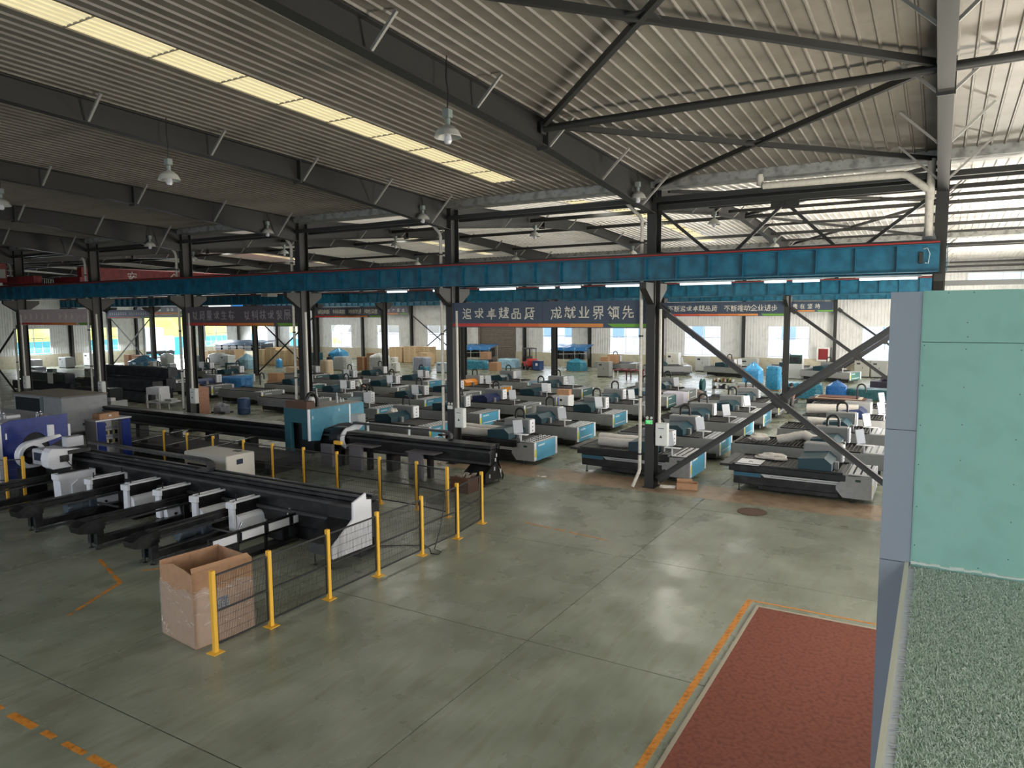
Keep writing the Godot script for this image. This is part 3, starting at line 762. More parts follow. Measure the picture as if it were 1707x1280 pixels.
func crane_beam(z: float, y0: float, y1: float, x1: float, where: String, near: bool):
	var teal := worn("teal beam paint", C8(14, 94, 122), 0.42, 0.0, 0.25, 0.14, 51)
	var b := thing("crane_beam", "long teal crane runway beam " + where, "crane beam", Vector3(0, 0, z))
	for bay in range(-11, 1):
		var xa := bay * 8.0; var xe := minf(xa + 8.0, x1)
		if xe - xa < 0.5:
			continue
		pbox(b, "web", xa, y0 + 0.02, -0.01, xe, y1 - 0.02, 0.01, teal)
		pbox(b, "bottom_flange", xa, y0, -0.15, xe, y0 + 0.025, 0.15, teal)
		pbox(b, "top_flange", xa, y1 - 0.025, -0.19, xe, y1, 0.19, teal)
		var rest := MB.new()
		for k in 8:
			var x := xa + 0.02 + k * 1.0
			if x > xe: continue
			var m := rest if not (near and bay > -7) else MB.new()
			m.box(x, y0 + 0.025, 0.01, x + 0.018, y1 - 0.025, 0.14); m.box(x, y0 + 0.025, -0.14, x + 0.018, y1 - 0.025, -0.01)
			if near and bay > -7: part(b, "stiffener", m, teal)
		if rest.n > 0: part(b, "stiffener_row", rest, teal, "stuff")
		pbox(b, "rail", xa, y1, -0.05, xe, y1 + 0.12, 0.05, mats["dark steel"])
		if near:
			pbox(b, "conductor_bar", xa, y1 + 0.02, 0.16, xe, y1 + 0.06, 0.2, mat("conductor red", C8(150, 40, 34), 0.5))
			pbox(b, "bar_carrier", xa, y1 + 0.0, 0.05, xe, y1 + 0.1, 0.16, mats["dark steel"])
	if x1 > 0: pbox(b, "end_plate", x1 - 0.02, y0, -0.19, x1, y1, 0.19, teal)

func build_beams():
	crane_beam(0.75, 6.8, 7.52, 0.18, "along the near side of the near column row", true)
	crane_beam(-0.75, 6.8, 7.5, -0.05, "along the far side of the near column row", false)
	crane_beam(-23.2, 6.75, 7.55, -0.05, "along the near side of the middle column row", true)
	crane_beam(-24.8, 6.75, 7.5, -0.05, "along the far side of the middle column row", false)
	crane_beam(-47.0, 6.75, 7.4, -0.05, "along the back wall", false)
	var x := thing("end_box", "small black box with looped cable on the near teal beam end", "electrical box", Vector3(-0.42, 7.02, 0.78))
	pbox(x, "box", -0.05, 0, 0, 0.05, 0.3, 0.06, mats["dark steel"], 0.01)
	var m := MB.new(); m.tube([Vector3(0.05, 0.38, 0.05), Vector3(0.14, 0.4, 0.06), Vector3(0.2, 0.25, 0.06), Vector3(0.17, 0.0, 0.06), Vector3(0.1, 0.02, 0.06)], 0.012, 6)
	part(x, "cable", m, mat("pale cable", C8(190, 205, 200), 0.5))
	# lit tubes under the beam
	var hs := mat("fitting white", C8(200, 205, 205), 0.4)
	var gl := mat("tube glow", C8(250, 252, 255), 0.4); gl.emission_enabled = true; gl.emission = Color(0.95, 0.98, 1.0); gl.emission_energy_multiplier = 2.2
	var spots := [-0.52 - 0.75, -3.5, -4.4, -6.6, -9.4, -11.5, -12.45, -14.6, -17.2, -19.55]
	for i in spots.size():
		var w: float = [1.5, 0.77, 0.65, 1.67, 1.4, 0.8, 0.62, 1.6, 0.9, 1.03][i]
		var t := thing("tube_light", "lit white fluorescent tube under the near crane beam, %s from the right" % ORD[i], "tube light", Vector3(spots[i], 6.72, -1.0))
		pbox(t, "fitting", -w / 2 - 0.1, 0.04, -0.04, w / 2 + 0.1, 0.09, 0.04, hs)
		pbox(t, "bracket", -0.03, 0.07, -0.03, 0.03, 0.085, 0.2, hs)
		var c := MB.new(); c.tube([Vector3(-w / 2, 0.0, 0), Vector3(w / 2, 0.0, 0)], 0.035, 10)
		part(t, "tube", c, gl)
		var a := AreaLight3D.new(); a.area_size = Vector2(w, 0.06); a.light_energy = 0.5; a.shadow_enabled = true; a.area_range = 60.0; a.area_attenuation = 2.0
		t.add_child(a); a.name = "lamp_light"; a.position = Vector3(0, -0.05, 0); a.basis = Basis.looking_at(Vector3.DOWN, Vector3.BACK)
	for q in [[-60.0, -23.9, 3.1, "white"], [-57.4, -23.9, 1.4, "blue"], [-27.0, -46.6, 2.6, "white"]]:
		var t := thing("tube_light", "long lit %s tube under the middle crane beam far to the left" % q[3] if q[1] > -30 else "long lit white tube under the back crane beam", "tube light", Vector3(q[0], 6.67, q[1] + (0.64 if q[1] > -30 else -0.4)))
		pbox(t, "fitting", -q[2] / 2, 0.04, -0.05, q[2] / 2, 0.08, 0.05, hs)
		var g2 := gl
		if q[3] == "blue":
			g2 = mat("blue tube glow", C8(80, 170, 240), 0.4); g2.emission_enabled = true; g2.emission = Color(0.2, 0.55, 0.9); g2.emission_energy_multiplier = 0.9
		pbox(t, "tube", -q[2] / 2, -0.06, -0.05, q[2] / 2, 0.04, 0.05, g2)
	# red overhead cranes
	var red := worn("crane red", C8(128, 34, 36), 0.5, 0.0, 0.3, 0.12, 71)
	var c1 := thing("overhead_crane", "red overhead crane girder with white characters across the middle span", "crane", Vector3(-44, 7.64, -12))
	pbox(c1, "girder", -0.25, 0.12, -10.6, 0.25, 1.05, 10.6, red, 0.02)
	for s in [-1.0, 1.0]: pbox(c1, "end_carriage", -1.4, 0.06, s * 11.15 - 0.2, 1.4, 0.42, s * 11.15 + 0.2, red, 0.03)
	pbox(c1, "hoist", -0.35, -0.5, -4.0, 0.35, 0.1, -3.0, mat("hoist grey", C8(150, 150, 146), 0.5), 0.04)
	var white := mat("white lettering", C8(225, 222, 215), 0.6)
	for k in 4:
		var i := pmesh(c1, "character", han_mesh("安全生产"[k], 0.6), white)
		i.position = Vector3(0.255, 0.6, 7.5 - k * 2.9); i.rotation.y = PI / 2
	var c2 := thing("overhead_crane", "red overhead crane over the near span at the left edge", "crane", Vector3(-46, 7.6, 12))
	pbox(c2, "girder", -0.3, 0.12, -10.3, 0.3, 1.2, 10.6, red, 0.02)
	for s in [-1.0, 1.0]: pbox(c2, "end_carriage", -1.8, 0.05, s * 11.2 - 0.22, 1.8, 0.5, s * 11.2 + 0.22, red, 0.03)
	pbox(c2, "hoist", -0.4, -0.6, -8.4, 0.4, 0.1, -7.2, mat("hoist grey", C8(150, 150, 146), 0.5), 0.04)
	pbox(c2, "control_box", 0.32, 0.35, -10.1, 0.6, 0.85, -9.4, mat("hoist grey", C8(150, 150, 146), 0.5), 0.02)
	var l := MB.new()
	for k in 9: l.box(0.305, 0.5, -4.6 - k * 0.36, 0.31, 0.62, -4.38 - k * 0.36)
	part(c2, "lettering", l, white, "stuff")
	var c3 := thing("overhead_crane", "red overhead crane girder in the farthest span behind", "crane", Vector3(-40, 7.55, -36))
	pbox(c3, "girder", -0.25, 0.1, -10.6, 0.25, 0.9, 10.6, red, 0.02)
	for s in [-1.0, 1.0]: pbox(c3, "end_carriage", -1.4, 0.05, s * 11.05 - 0.2, 1.4, 0.4, s * 11.05 + 0.2, red, 0.03)

func banner(called: String, label: String, o: Vector3, ex: Vector3, w: float, h: float, text: String, size: float, base: Color, ink: Color, stripes := true, panels := 6):
	var b := thing(called, label, "sign", o)
	b.basis = Basis(ex, Vector3.UP, ex.cross(Vector3.UP))
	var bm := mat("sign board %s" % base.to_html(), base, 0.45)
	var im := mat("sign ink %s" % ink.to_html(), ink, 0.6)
	for k in panels: pbox(b, "sign_panel", w * k / panels + 0.004, 0, -0.02, w * (k + 1) / panels - 0.004, h, 0.0, bm)
	pbox(b, "back_frame", 0.02, 0.03, -0.06, w - 0.02, h - 0.03, -0.022, mats["dark steel"])
	if o.z < -40:
		for k in 2: pbox(b, "wall_bracket", w * (0.1 + 0.8 * k) - 0.05, h * 0.4, -0.72 if o.x > -80 else -0.45, w * (0.1 + 0.8 * k) + 0.05, h * 0.6, -0.06, mats["dark steel"])
	if stripes:
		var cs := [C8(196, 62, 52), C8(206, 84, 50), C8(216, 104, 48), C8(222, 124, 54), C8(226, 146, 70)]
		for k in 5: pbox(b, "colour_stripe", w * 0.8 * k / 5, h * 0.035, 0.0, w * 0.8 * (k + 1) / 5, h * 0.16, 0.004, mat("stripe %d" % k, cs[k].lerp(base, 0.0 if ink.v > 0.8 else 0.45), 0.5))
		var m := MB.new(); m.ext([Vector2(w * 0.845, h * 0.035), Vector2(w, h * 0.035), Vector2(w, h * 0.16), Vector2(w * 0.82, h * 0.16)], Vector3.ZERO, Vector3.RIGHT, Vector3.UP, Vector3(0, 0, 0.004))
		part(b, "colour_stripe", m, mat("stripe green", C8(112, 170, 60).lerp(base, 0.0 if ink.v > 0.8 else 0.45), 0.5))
	var n := text.length()
	var slot := w * 0.9 / n
	for k in n:
		if text[k] == " ": continue
		var c: Mesh
		if text[k] == "#":  # a character too far away to read: a plain light block of strokes
			c = han_mesh("□", size)
		else: c = han_mesh(text[k], size)
		var i := pmesh(b, "character", c, im)
		i.position = Vector3(w * 0.05 + slot * (k + 0.5), h * 0.56, 0.002)

func build_signs():
	var navy := C8(58, 72, 92); var pale := C8(226, 222, 208)
	banner("slogan_sign", "large dark slogan sign with white characters, nearest of the hanging signs", Vector3(-15.86, 5.28, 0.2), Vector3.RIGHT, 7.72, 0.92, "追求卓越品质 成就业界领先", 0.44, navy, pale)
	banner("slogan_sign", "dim brownish slogan sign with faint characters between the fourth and third columns", Vector3(-31.86, 5.28, 0.2), Vector3.RIGHT, 7.72, 0.92, "以质量求生存 以科技求发展", 0.44, C8(92, 84, 90), C8(168, 160, 160))  # window glare is mixed into the board and lettering colours
	banner("slogan_sign", "washed-out pinkish slogan sign at the far left, in front of the left gable", Vector3(-47.86, 5.28, 0.2), Vector3.RIGHT, 7.72, 0.92, "##### #####", 0.4, C8(208, 190, 188), C8(236, 224, 214))  # haze from the bright doorway is put into board and ink colours
	banner("slogan_sign", "dark slogan sign in the middle row behind the crossing braces", Vector3(-15.86, 5.5, -23.8), Vector3.RIGHT, 7.72, 0.9, "不断追求卓越品质 不断推动企业进步", 0.4, navy, pale)
	banner("slogan_sign", "grey slogan sign with four groups of white characters in the middle row", Vector3(-47.86, 5.5, -23.8), Vector3.RIGHT, 7.72, 0.9, "诚信创新 科学高效 持续改进 顾客满意", 0.4, C8(84, 84, 92), pale)
	banner("slogan_sign", "small-lettered grey-blue slogan sign in the middle row at the far left", Vector3(-79.86, 5.5, -23.8), Vector3.RIGHT, 7.72, 0.9, "######## ########", 0.4, C8(104, 106, 130), C8(235, 235, 240))
	banner("slogan_sign", "dark slogan sign on the back wall beside the rightmost back column", Vector3(-15.82, 5.7, -47.3), Vector3.RIGHT, 7.66, 0.9, "     始贵在坚持 ", 0.45, navy, pale)
	banner("slogan_sign", "small dim slogan sign on the back wall over the cartons", Vector3(-63.82, 5.7, -47.3), Vector3.RIGHT, 7.66, 0.9, "   安全生产重点", 0.42, C8(92, 88, 104), pale)
	banner("slogan_sign", "grey sign with grouped white characters over the open doorway of the left gable", Vector3(-87.6, 5.95, -32.2), Vector3(0, 0, -1), 7.3, 1.0, "## ## ## ##", 0.5, C8(120, 122, 136), C8(240, 240, 244), true, 5)

func build_mezzanine():
	var m := struct("trim_1", "pale metal trim along the open edge of the mezzanine floor")
	pbox(m, "edge_strip", -0.035, 4.16, 17.6, -0.012, 4.215, 30, mat("edge trim", C8(214, 212, 196), 0.5))
	var sl := struct("floor_mezzanine", "mezzanine floor slab carrying the artificial turf")
	pbox(sl, "slab", -0.03, 3.95, 17.6, 7.8, 4.16, 30, mat("slab grey", C8(110, 112, 108), 0.8))
	pbox(sl, "under_wall", 0.5, 0.0, 17.6, 0.62, 3.95, 30, mat("grey cladding", C8(142, 150, 160), 0.55))
	var w := struct("wall_drywall", "low wall of pale green plasterboard with a grey cladding strip at its left end")
	var gr := worn("green plasterboard", C8(142, 186, 174), 0.75, 0.0, 0.5, 0.03, 81)
	var cl := mat("grey cladding", C8(142, 150, 160), 0.55)
	pbox(w, "cladding_panel", -0.18, 0.0, 17.48, -0.006, 4.205, 17.605, cl)
	pbox(w, "cladding_panel", -0.18, 4.21, 17.48, -0.006, 5.06, 17.605, cl)
	pbox(w, "cladding_panel", -0.18, 5.064, 17.48, -0.006, 5.93, 17.605, cl)
	pbox(w, "plasterboard", 0.0, 4.16, 17.5, 1.2, 5.618, 17.61, gr)
	pbox(w, "plasterboard", 0.0, 5.622, 17.5, 2.4, 5.935, 17.61, gr)
	pbox(w, "plasterboard", 1.204, 4.16, 17.5, 2.404, 5.618, 17.61, gr)
	pbox(w, "plasterboard", 2.404, 4.16, 17.5, 7.8, 5.935, 17.61, gr)
	pbox(w, "plasterboard", 0.0, 0.0, 17.5, 7.8, 3.95, 17.61, gr)
	var bm := MB.new(); bm.box(-0.004, 4.19, 17.605, 0.004, 5.93, 17.616)
	part(w, "corner_bead", bm, mat("corner bead", C8(128, 172, 162), 0.6))
	var fz := MB.new()
	var px := 0.0
	while px < 1.2:
		var e := px + rng.randf_range(0.02, 0.06)
		fz.bx(Vector3((px + e) / 2, 4.215 + rng.randf_range(-0.004, 0.004), 17.615), Vector3(e - px, rng.randf_range(0.008, 0.02), 0.012), Basis(Vector3.BACK, rng.randf_range(-0.1, 0.1)))
		px = e
	part(w, "torn_paper_edge", fz, mat("torn paper", C8(206, 214, 206), 0.9))
	var sm := mat("drywall screw", C8(60, 72, 72), 0.5, 0.5)
	var sc := MB.new(); sc.lathe([Vector2(0.0035, 0), Vector2(0.0035, 0.0015), Vector2(0, 0.0015)], Vector3.ZERO, 8, Basis(Vector3.RIGHT, PI / 2))
	var scm := sc.done()
	for p in [[0.015, 5.6], [0.015, 5.35], [0.016, 5.1], [0.015, 4.85], [0.016, 4.58], [0.015, 4.33], [0.235, 5.74], [0.24, 5.655], [0.235, 5.58], [0.235, 5.35], [0.236, 5.12], [0.237, 4.9], [0.51, 5.05], [0.512, 4.78], [0.51, 4.55], [0.508, 4.32], [0.13, 5.92], [0.36, 4.24], [0.26, 5.92], [0.515, 5.32], [0.51, 5.58]]:
		var i := pmesh(w, "screw", scm, sm); i.position = Vector3(p[0], p[1], 17.6105)
	# artificial turf
	var t := thing("artificial_turf", "grey-green artificial grass mat covering the mezzanine floor", "artificial grass", Vector3(0, 4.16, 17.61))
	var back := mat("turf backing", C8(196, 200, 208), 0.9)
	pbox(t, "frayed_edge", -0.012, 0.0, 0.0, 0.022, 0.02, 12.3, back)
	var base := mat("turf base", Color.WHITE, 0.95)
	base.albedo_texture = noise_tex(0.09, [[0.0, C8(128, 152, 132)], [0.5, C8(164, 186, 166)], [1.0, C8(200, 216, 200)]], 512, 4, 91)
	base.uv1_triplanar = true; base.uv1_world_triplanar = true; base.uv1_scale = Vector3.ONE * 3.5
	pbox(t, "mat", 0.022, 0.0, 0.0, 7.8, 0.024, 12.3, base)
	var bl := MB.new()
	for k in 3:
		var b := Basis(Vector3.UP, k * 2.1) 
		var o := b * Vector3(0.003, 0, 0)
		var p := [o + b * Vector3(-0.0016, 0, 0), o + b * Vector3(0.0016, 0, 0), o + b * Vector3(0.0012, 0.009, 0.004), o + b * Vector3(-0.0012, 0.009, 0.004), o + b * Vector3(0.001, 0.014, 0.011), o + b * Vector3(-0.001, 0.014, 0.011)]
		bl.q(p[0], p[1], p[2], p[3]); bl.q(p[3], p[2], p[4], p[5])
	var bmat := mat("turf blades", Color.WHITE, 0.7); bmat.vertex_color_use_as_albedo = true
	var mm := MultiMesh.new()
	mm.transform_format = MultiMesh.TRANSFORM_3D; mm.use_colors = true; mm.mesh = bl.done()
	mm.instance_count = 68000
	var tone := FastNoiseLite.new(); tone.seed = 5; tone.frequency = 9.0
	for i in mm.instance_count:
		var x := rng.randf_range(0.0, 1.0); var z := rng.randf_range(0.0, 4.3)
		x = 0.03 + x * 1.05
		var s := rng.randf_range(0.7, 1.35)
		mm.set_instance_transform(i, Transform3D(Basis(Vector3.UP, rng.randf() * TAU) * Basis(Vector3.RIGHT, rng.randf_range(-0.3, 0.5)) * Basis.from_scale(Vector3(s, s, s)), Vector3(x, 0.02, z)))
		var v := 0.5 + 0.5 * tone.get_noise_2d(x * 3.0, z * 3.0) + rng.randf_range(-0.25, 0.25)
		var c := C8(150, 176, 156).lerp(C8(240, 246, 238), clampf(v, 0, 1))
		mm.set_instance_color(i, c.srgb_to_linear())
	var mi := MultiMeshInstance3D.new()
	mi.multimesh = mm; mi.material_override = bmat; mi.name = "blades"; mi.set_meta("kind", "stuff")
	t.add_child(mi)
	var hr := MB.new()
	for i in 260:
		var z := rng.randf_range(0.0, 4.4)
		hr.bar(Vector3(-0.008, 0.02, z), Vector3(0.03 + rng.randf_range(-0.006, 0.012), 0.03, z + rng.randf_range(-0.02, 0.02)), 0.003, 0.002)
	part(t, "loose_fibres", hr, mat("fibre", C8(206, 210, 222), 0.8), "stuff")

func build_outside():
	var g := struct("ground", "bright concrete yard around the hall")
	pbox(g, "yard", -170, -0.3, -150, 100, -0.02, 120, mat("yard concrete", C8(178, 176, 170), 0.85))
	var hd := thing("hoarding", "teal site hoarding outside the left gable windows", "fence", Vector3(-97, 0, -24))
	var tm := mat("hoarding teal", C8(70, 178, 186), 0.6)
	for k in 30: pbox(hd, "hoarding_panel", -0.03, 0, -45 + k * 3.0, 0.03, 2.6, -42.05 + k * 3.0, tm)
	var bk := thing("hedge_bank", "yellow-green planted bank beyond the hoarding", "bank", Vector3(-112, 0, -24))
	var gn := mat("bank foliage", Color.WHITE, 0.9)
	gn.albedo_texture = noise_tex(0.03, [[0.0, C8(150, 150, 40)], [0.5, C8(206, 200, 90)], [1.0, C8(120, 150, 60)]], 512, 5, 15)
	gn.uv1_triplanar = true; gn.uv1_world_triplanar = true; gn.uv1_scale = Vector3.ONE * 0.2
	var bm := MB.new()
	var fn := FastNoiseLite.new(); fn.seed = 3; fn.frequency = 0.15
	for i in 12:
		for j in 60:
			var f := func(a: int, b: int) -> Vector3: return Vector3(10.0 - a * 1.5, (a * 0.75 + fn.get_noise_2d(a * 2.0, b * 2.0) * 1.6) if a > 0 else 0.0, -60.0 + b * 2.0)
			bm.q(f.call(i, j), f.call(i, j + 1), f.call(i + 1, j + 1), f.call(i + 1, j))
	part(bk, "foliage", bm, gn)
	var tk := thing("white_truck", "white box truck parked outside the open doorway of the left gable", "truck", Vector3(-93.5, 0, -36.6))
	pbox(tk, "cargo_box", -1.3, 0.9, -2.2, 1.2, 4.1, 2.6, mat("truck white", C8(245, 246, 246), 0.4), 0.06)
	pbox(tk, "cab", -1.2, 0.7, -4.0, 1.1, 2.9, -2.3, mat("truck white", C8(245, 246, 246), 0.4), 0.2)
	pbox(tk, "chassis", -1.1, 0.5, -3.8, 1.0, 0.9, 2.5, mats["dark steel"])
	for z in [-3.2, 1.6]:
		for x in [-1.0, 1.0]:
			var m := MB.new(); m.lathe([Vector2(0, -0.14), Vector2(0.48, -0.14), Vector2(0.48, 0.14), Vector2(0, 0.14)], Vector3(x, 0.48, z), 16, Basis(Vector3.BACK, PI / 2))
			part(tk, "wheel", m, mats["dark steel"])
	var ob := thing("outside_building", "pale blue-grey building outside the back windows", "building", Vector3(-24, 0, -78))
	pbox(ob, "wall", -40, 0, -5, 50, 9, 0, mat("outside render", C8(206, 214, 222), 0.7))
	for k in 22: pbox(ob, "window", -38 + k * 4.0, 2.0, 0.0, -36.2 + k * 4.0, 4.4, 0.06, mat("outside glass", C8(120, 150, 180), 0.2))
	pbox(ob, "roof", -40.5, 9, -5.5, 50.5, 9.4, 0.5, mat("outside roof", C8(120, 140, 165), 0.6))

func fence_run(label: String, posts: Array, first_mesh := 0):
	var f := thing("safety_fence", label, "fence")
	var ym := mat("safety yellow", C8(232, 178, 58), 0.45)
	var bk := mat("mesh black", C8(28, 28, 28), 0.5)
	for i in posts.size():
		var p: Vector2 = posts[i]
		var m := MB.new()
		m.cbox(p.x - 0.04, 0.012, p.y - 0.04, p.x + 0.04, 1.46, p.y + 0.04, 0.006)
		part(f, "post", m, ym)
		pbox(f, "foot_plate", p.x - 0.11, 0.0, p.y - 0.11, p.x + 0.11, 0.012, p.y + 0.11, ym)
		if i == posts.size() - 1: break
		var e: Vector2 = posts[i + 1]
		var d := (e - p).normalized()
		var a := Vector3(p.x + d.x * 0.06, 0, p.y + d.y * 0.06); var b := Vector3(e.x - d.x * 0.06, 0, e.y - d.y * 0.06)
		var fr := MB.new()
		for y in [0.14, 0.72, 1.36]: fr.bar(a + Vector3.UP * y, b + Vector3.UP * y, 0.026, 0.03)
		fr.bar(a + Vector3.UP * 0.14, a + Vector3.UP * 1.36, 0.022, 0.022, Vector3(d.x, 0, d.y)); fr.bar(b + Vector3.UP * 0.14, b + Vector3.UP * 1.36, 0.022, 0.022, Vector3(d.x, 0, d.y))
		part(f, "panel_frame", fr, bk)
		var w := MB.new()
		var n := int(a.distance_to(b) / 0.034)
		for k in range(1, n):
			var q := a.lerp(b, float(k) / n)
			w.bar(q + Vector3.UP * 0.14, q + Vector3.UP * 1.36, 0.0048, 0.0048, Vector3(d.x, 0, d.y))
		for y in [0.3, 0.45, 0.58, 0.88, 1.04, 1.2]: w.bar(a + Vector3.UP * y, b + Vector3.UP * y, 0.0048, 0.0048)
		part(f, "wire_mesh", w, bk, "stuff")

func build_fences():
	var zs := [15.08, 13.87, 12.37, 10.87, 9.28, 7.79, 6.35]
	fence_run("yellow-posted black mesh fence in the foreground running back from the tall carton", zs.map(func(z): return Vector2(-10.45 - (0.18 if z < 6.5 else 0.0), z)))
	fence_run("yellow-posted black mesh fence between the two tube cutters, seen behind the black rail", [-10.63, -11.83, -13.08, -14.51, -16.28, -17.77, -19.25, -20.71, -22.35, -23.83, -25.23, -28.2].map(func(x): return Vector2(x + (0.0 if x < -10.7 else -0.25), 6.3 if x > -12 else 6.1)).filter(func(p): return p.x < -10.9))
	fence_run("short yellow-posted fence in front of the blue machine at the left edge", [Vector2(-28.2, 14.2), Vector2(-26.9, 13.3), Vector2(-24.8, 11.75), Vector2(-24.45, 11.42)])
	var ca := thing("loose_cable", "thin black cable looped over the near fence and lying on the floor", "cable")
	var m := MB.new()
	m.tube([Vector3(-10.42, 1.4, 8.35), Vector3(-10.4, 1.0, 8.42), Vector3(-10.42, 0.4, 8.6), Vector3(-10.4, 0.03, 8.85), Vector3(-10.15, 0.02, 8.9), Vector3(-10.1, 0.02, 9.1), Vector3(-10.3, 0.02, 9.12), Vector3(-10.5, 0.03, 8.9), Vector3(-10.8, 0.02, 8.7), Vector3(-11.3, 0.02, 9.0), Vector3(-12.1, 0.02, 9.5)], 0.012, 6)
	part(ca, "cable_run", m, mat("mesh black", C8(28, 28, 28), 0.5))
	# tall open carton wrapped in film
	var c := thing("tall_carton", "tall open brown carton wrapped in clear film behind the front fence", "carton", Vector3(-11.33, 0, 14.55), atan2(1.11, 0.1) - PI / 2 - 0.03)
	var kr := worn("kraft board", C8(172, 132, 100), 0.8, 0.0, 0.8, 0.06, 17)
	var hx := 0.56; var hz := 0.58; var H := 1.36
	# long sides face left and right (x), short ends face z
	pbox(c, "side_wall", hx - 0.012, 0, -hz, hx, H, hz, kr); pbox(c, "side_wall", -hx, 0, -hz, -hx + 0.012, H + 0.02, hz, kr)
	pbox(c, "bottom", -hx + 0.012, 0, -hz, hx - 0.012, 0.012, hz, kr)
	pbox(c, "end_wall", -hx + 0.012, 0, -hz, hx - 0.012, H, -hz + 0.012, kr)
	var en := MB.new(); en.ext([Vector2(-hx + 0.012, 0), Vector2(hx - 0.012, 0), Vector2(hx - 0.012, H - 0.03), Vector2(0.28, H + 0.02), Vector2(-0.1, H + 0.05), Vector2(-hx + 0.012, H - 0.06)], Vector3(0, 0, hz - 0.012), Vector3.RIGHT, Vector3.UP, Vector3(0, 0, 0.012))
	part(c, "end_wall", en, kr)
	var fo := MB.new(); fo.hexa([Vector3(hx - 0.01, H - 0.02, hz), Vector3(hx + 0.0, H - 0.02, hz), Vector3(hx + 0.0, H - 0.02, -hz), Vector3(hx - 0.01, H - 0.02, -hz), Vector3(hx - 0.13, H + 0.05, hz - 0.05), Vector3(hx - 0.12, H + 0.055, hz - 0.05), Vector3(hx - 0.12, H + 0.055, -hz + 0.02), Vector3(hx - 0.13, H + 0.05, -hz + 0.02)])
	part(c, "flap", fo, kr)
	var lb := MB.new(); lb.ext([Vector2(-0.28, -0.11), Vector2(0.02, -0.11), Vector2(0.02, 0.13), Vector2(-0.16, 0.13), Vector2(-0.28, 0.04)], Vector3(hx + 0.002, 0.66, -0.06), Vector3(0, 0, -1), Vector3.UP, Vector3(0.003, 0, 0))
	part(c, "label", lb, mat("label navy", C8(62, 66, 92), 0.6))
	var lt := MB.new()
	for k in 3:
		var z := 0.13 - k * 0.085
		lt.box(hx + 0.005, 0.6, z - 0.012, hx + 0.007, 0.72, z); lt.box(hx + 0.005, 0.66, z - 0.05, hx + 0.007, 0.675, z); lt.box(hx + 0.005, 0.6, z - 0.05, hx + 0.007, 0.615, z); lt.box(hx + 0.005, 0.71, z - 0.045, hx + 0.007, 0.72, z); lt.box(hx + 0.005, 0.615, z - 0.05, hx + 0.007, 0.66, z - 0.038)
	part(c, "label_print", lt, mat("label print", C8(150, 156, 160), 0.6), "stuff")
	var film := mat("stretch film", C8(235, 235, 230), 0.12); film.albedo_color.a = 0.16; film.transparency = BaseMaterial3D.TRANSPARENCY_ALPHA
	var fm := MB.new()
	var r := [Vector3(hx + 0.015, 0, hz + 0.015), Vector3(hx + 0.015, 0, -hz - 0.015), Vector3(-hx - 0.015, 0, -hz - 0.015), Vector3(-hx - 0.015, 0, hz + 0.015)]
	for k in 4:
		var a: Vector3 = r[k]; var b: Vector3 = r[(k + 1) % 4]
		for j in 6:
			var p := a.lerp(b, j / 6.0); var q := a.lerp(b, (j + 1) / 6.0)
			var t0 := 1.0 + 0.05 * sin(k * 2.0 + j * 1.7); var t1 := 1.0 + 0.05 * sin(k * 2.0 + (j + 1) * 1.7)
			fm.q(p + Vector3.UP * 0.02, q + Vector3.UP * 0.02, q + Vector3.UP * t1, p + Vector3.UP * t0)
	part(c, "film_wrap", fm, film)
	var cr := MB.new()
	for k in 70:
		var side := rng.randi() % 2
		var y := rng.randf_range(0.88, 1.06) if rng.randf() < 0.7 else rng.randf_range(0.15, 0.8)
		var p := Vector3(hx + 0.02, y, rng.randf_range(-hz - 0.02, hz)) if side == 0 else Vector3(rng.randf_range(-hx, hx), y, hz + 0.02)
		var dd := Vector3(0, rng.randf_range(-0.5, 0.3), 1.0) if side == 0 else Vector3(1.0, rng.randf_range(-0.6, 0.2), 0)
		cr.bar(p, p + dd * rng.randf_range(0.03, 0.12), rng.randf_range(0.003, 0.008), 0.004, Vector3.RIGHT if side == 0 else Vector3.BACK)
	for k in 24:
		var p := Vector3(-hx - 0.03 + rng.randf_range(-0.05, 0.1) + 0.014 * k, 0.34 - 0.012 * k + rng.randf_range(0, 0.05), hz + 0.02)
		cr.bar(p, p + Vector3(rng.randf_range(-0.06, 0.08), rng.randf_range(-0.06, 0.03), 0.01), 0.006, 0.004, Vector3.BACK)
	part(c, "film_creases", cr, mat("film crease", C8(225, 215, 200), 0.2), "stuff")

func feet(o: Node3D, spots: Array, h: float, m: Material):
	for p in spots:
		var b := MB.new()
		b.lathe([Vector2(0.055, 0), Vector2(0.055, 0.012), Vector2(0.018, 0.025), Vector2(0.014, h)], Vector3(p.x, 0, p.y), 10)
		part(o, "levelling_foot", b, m)

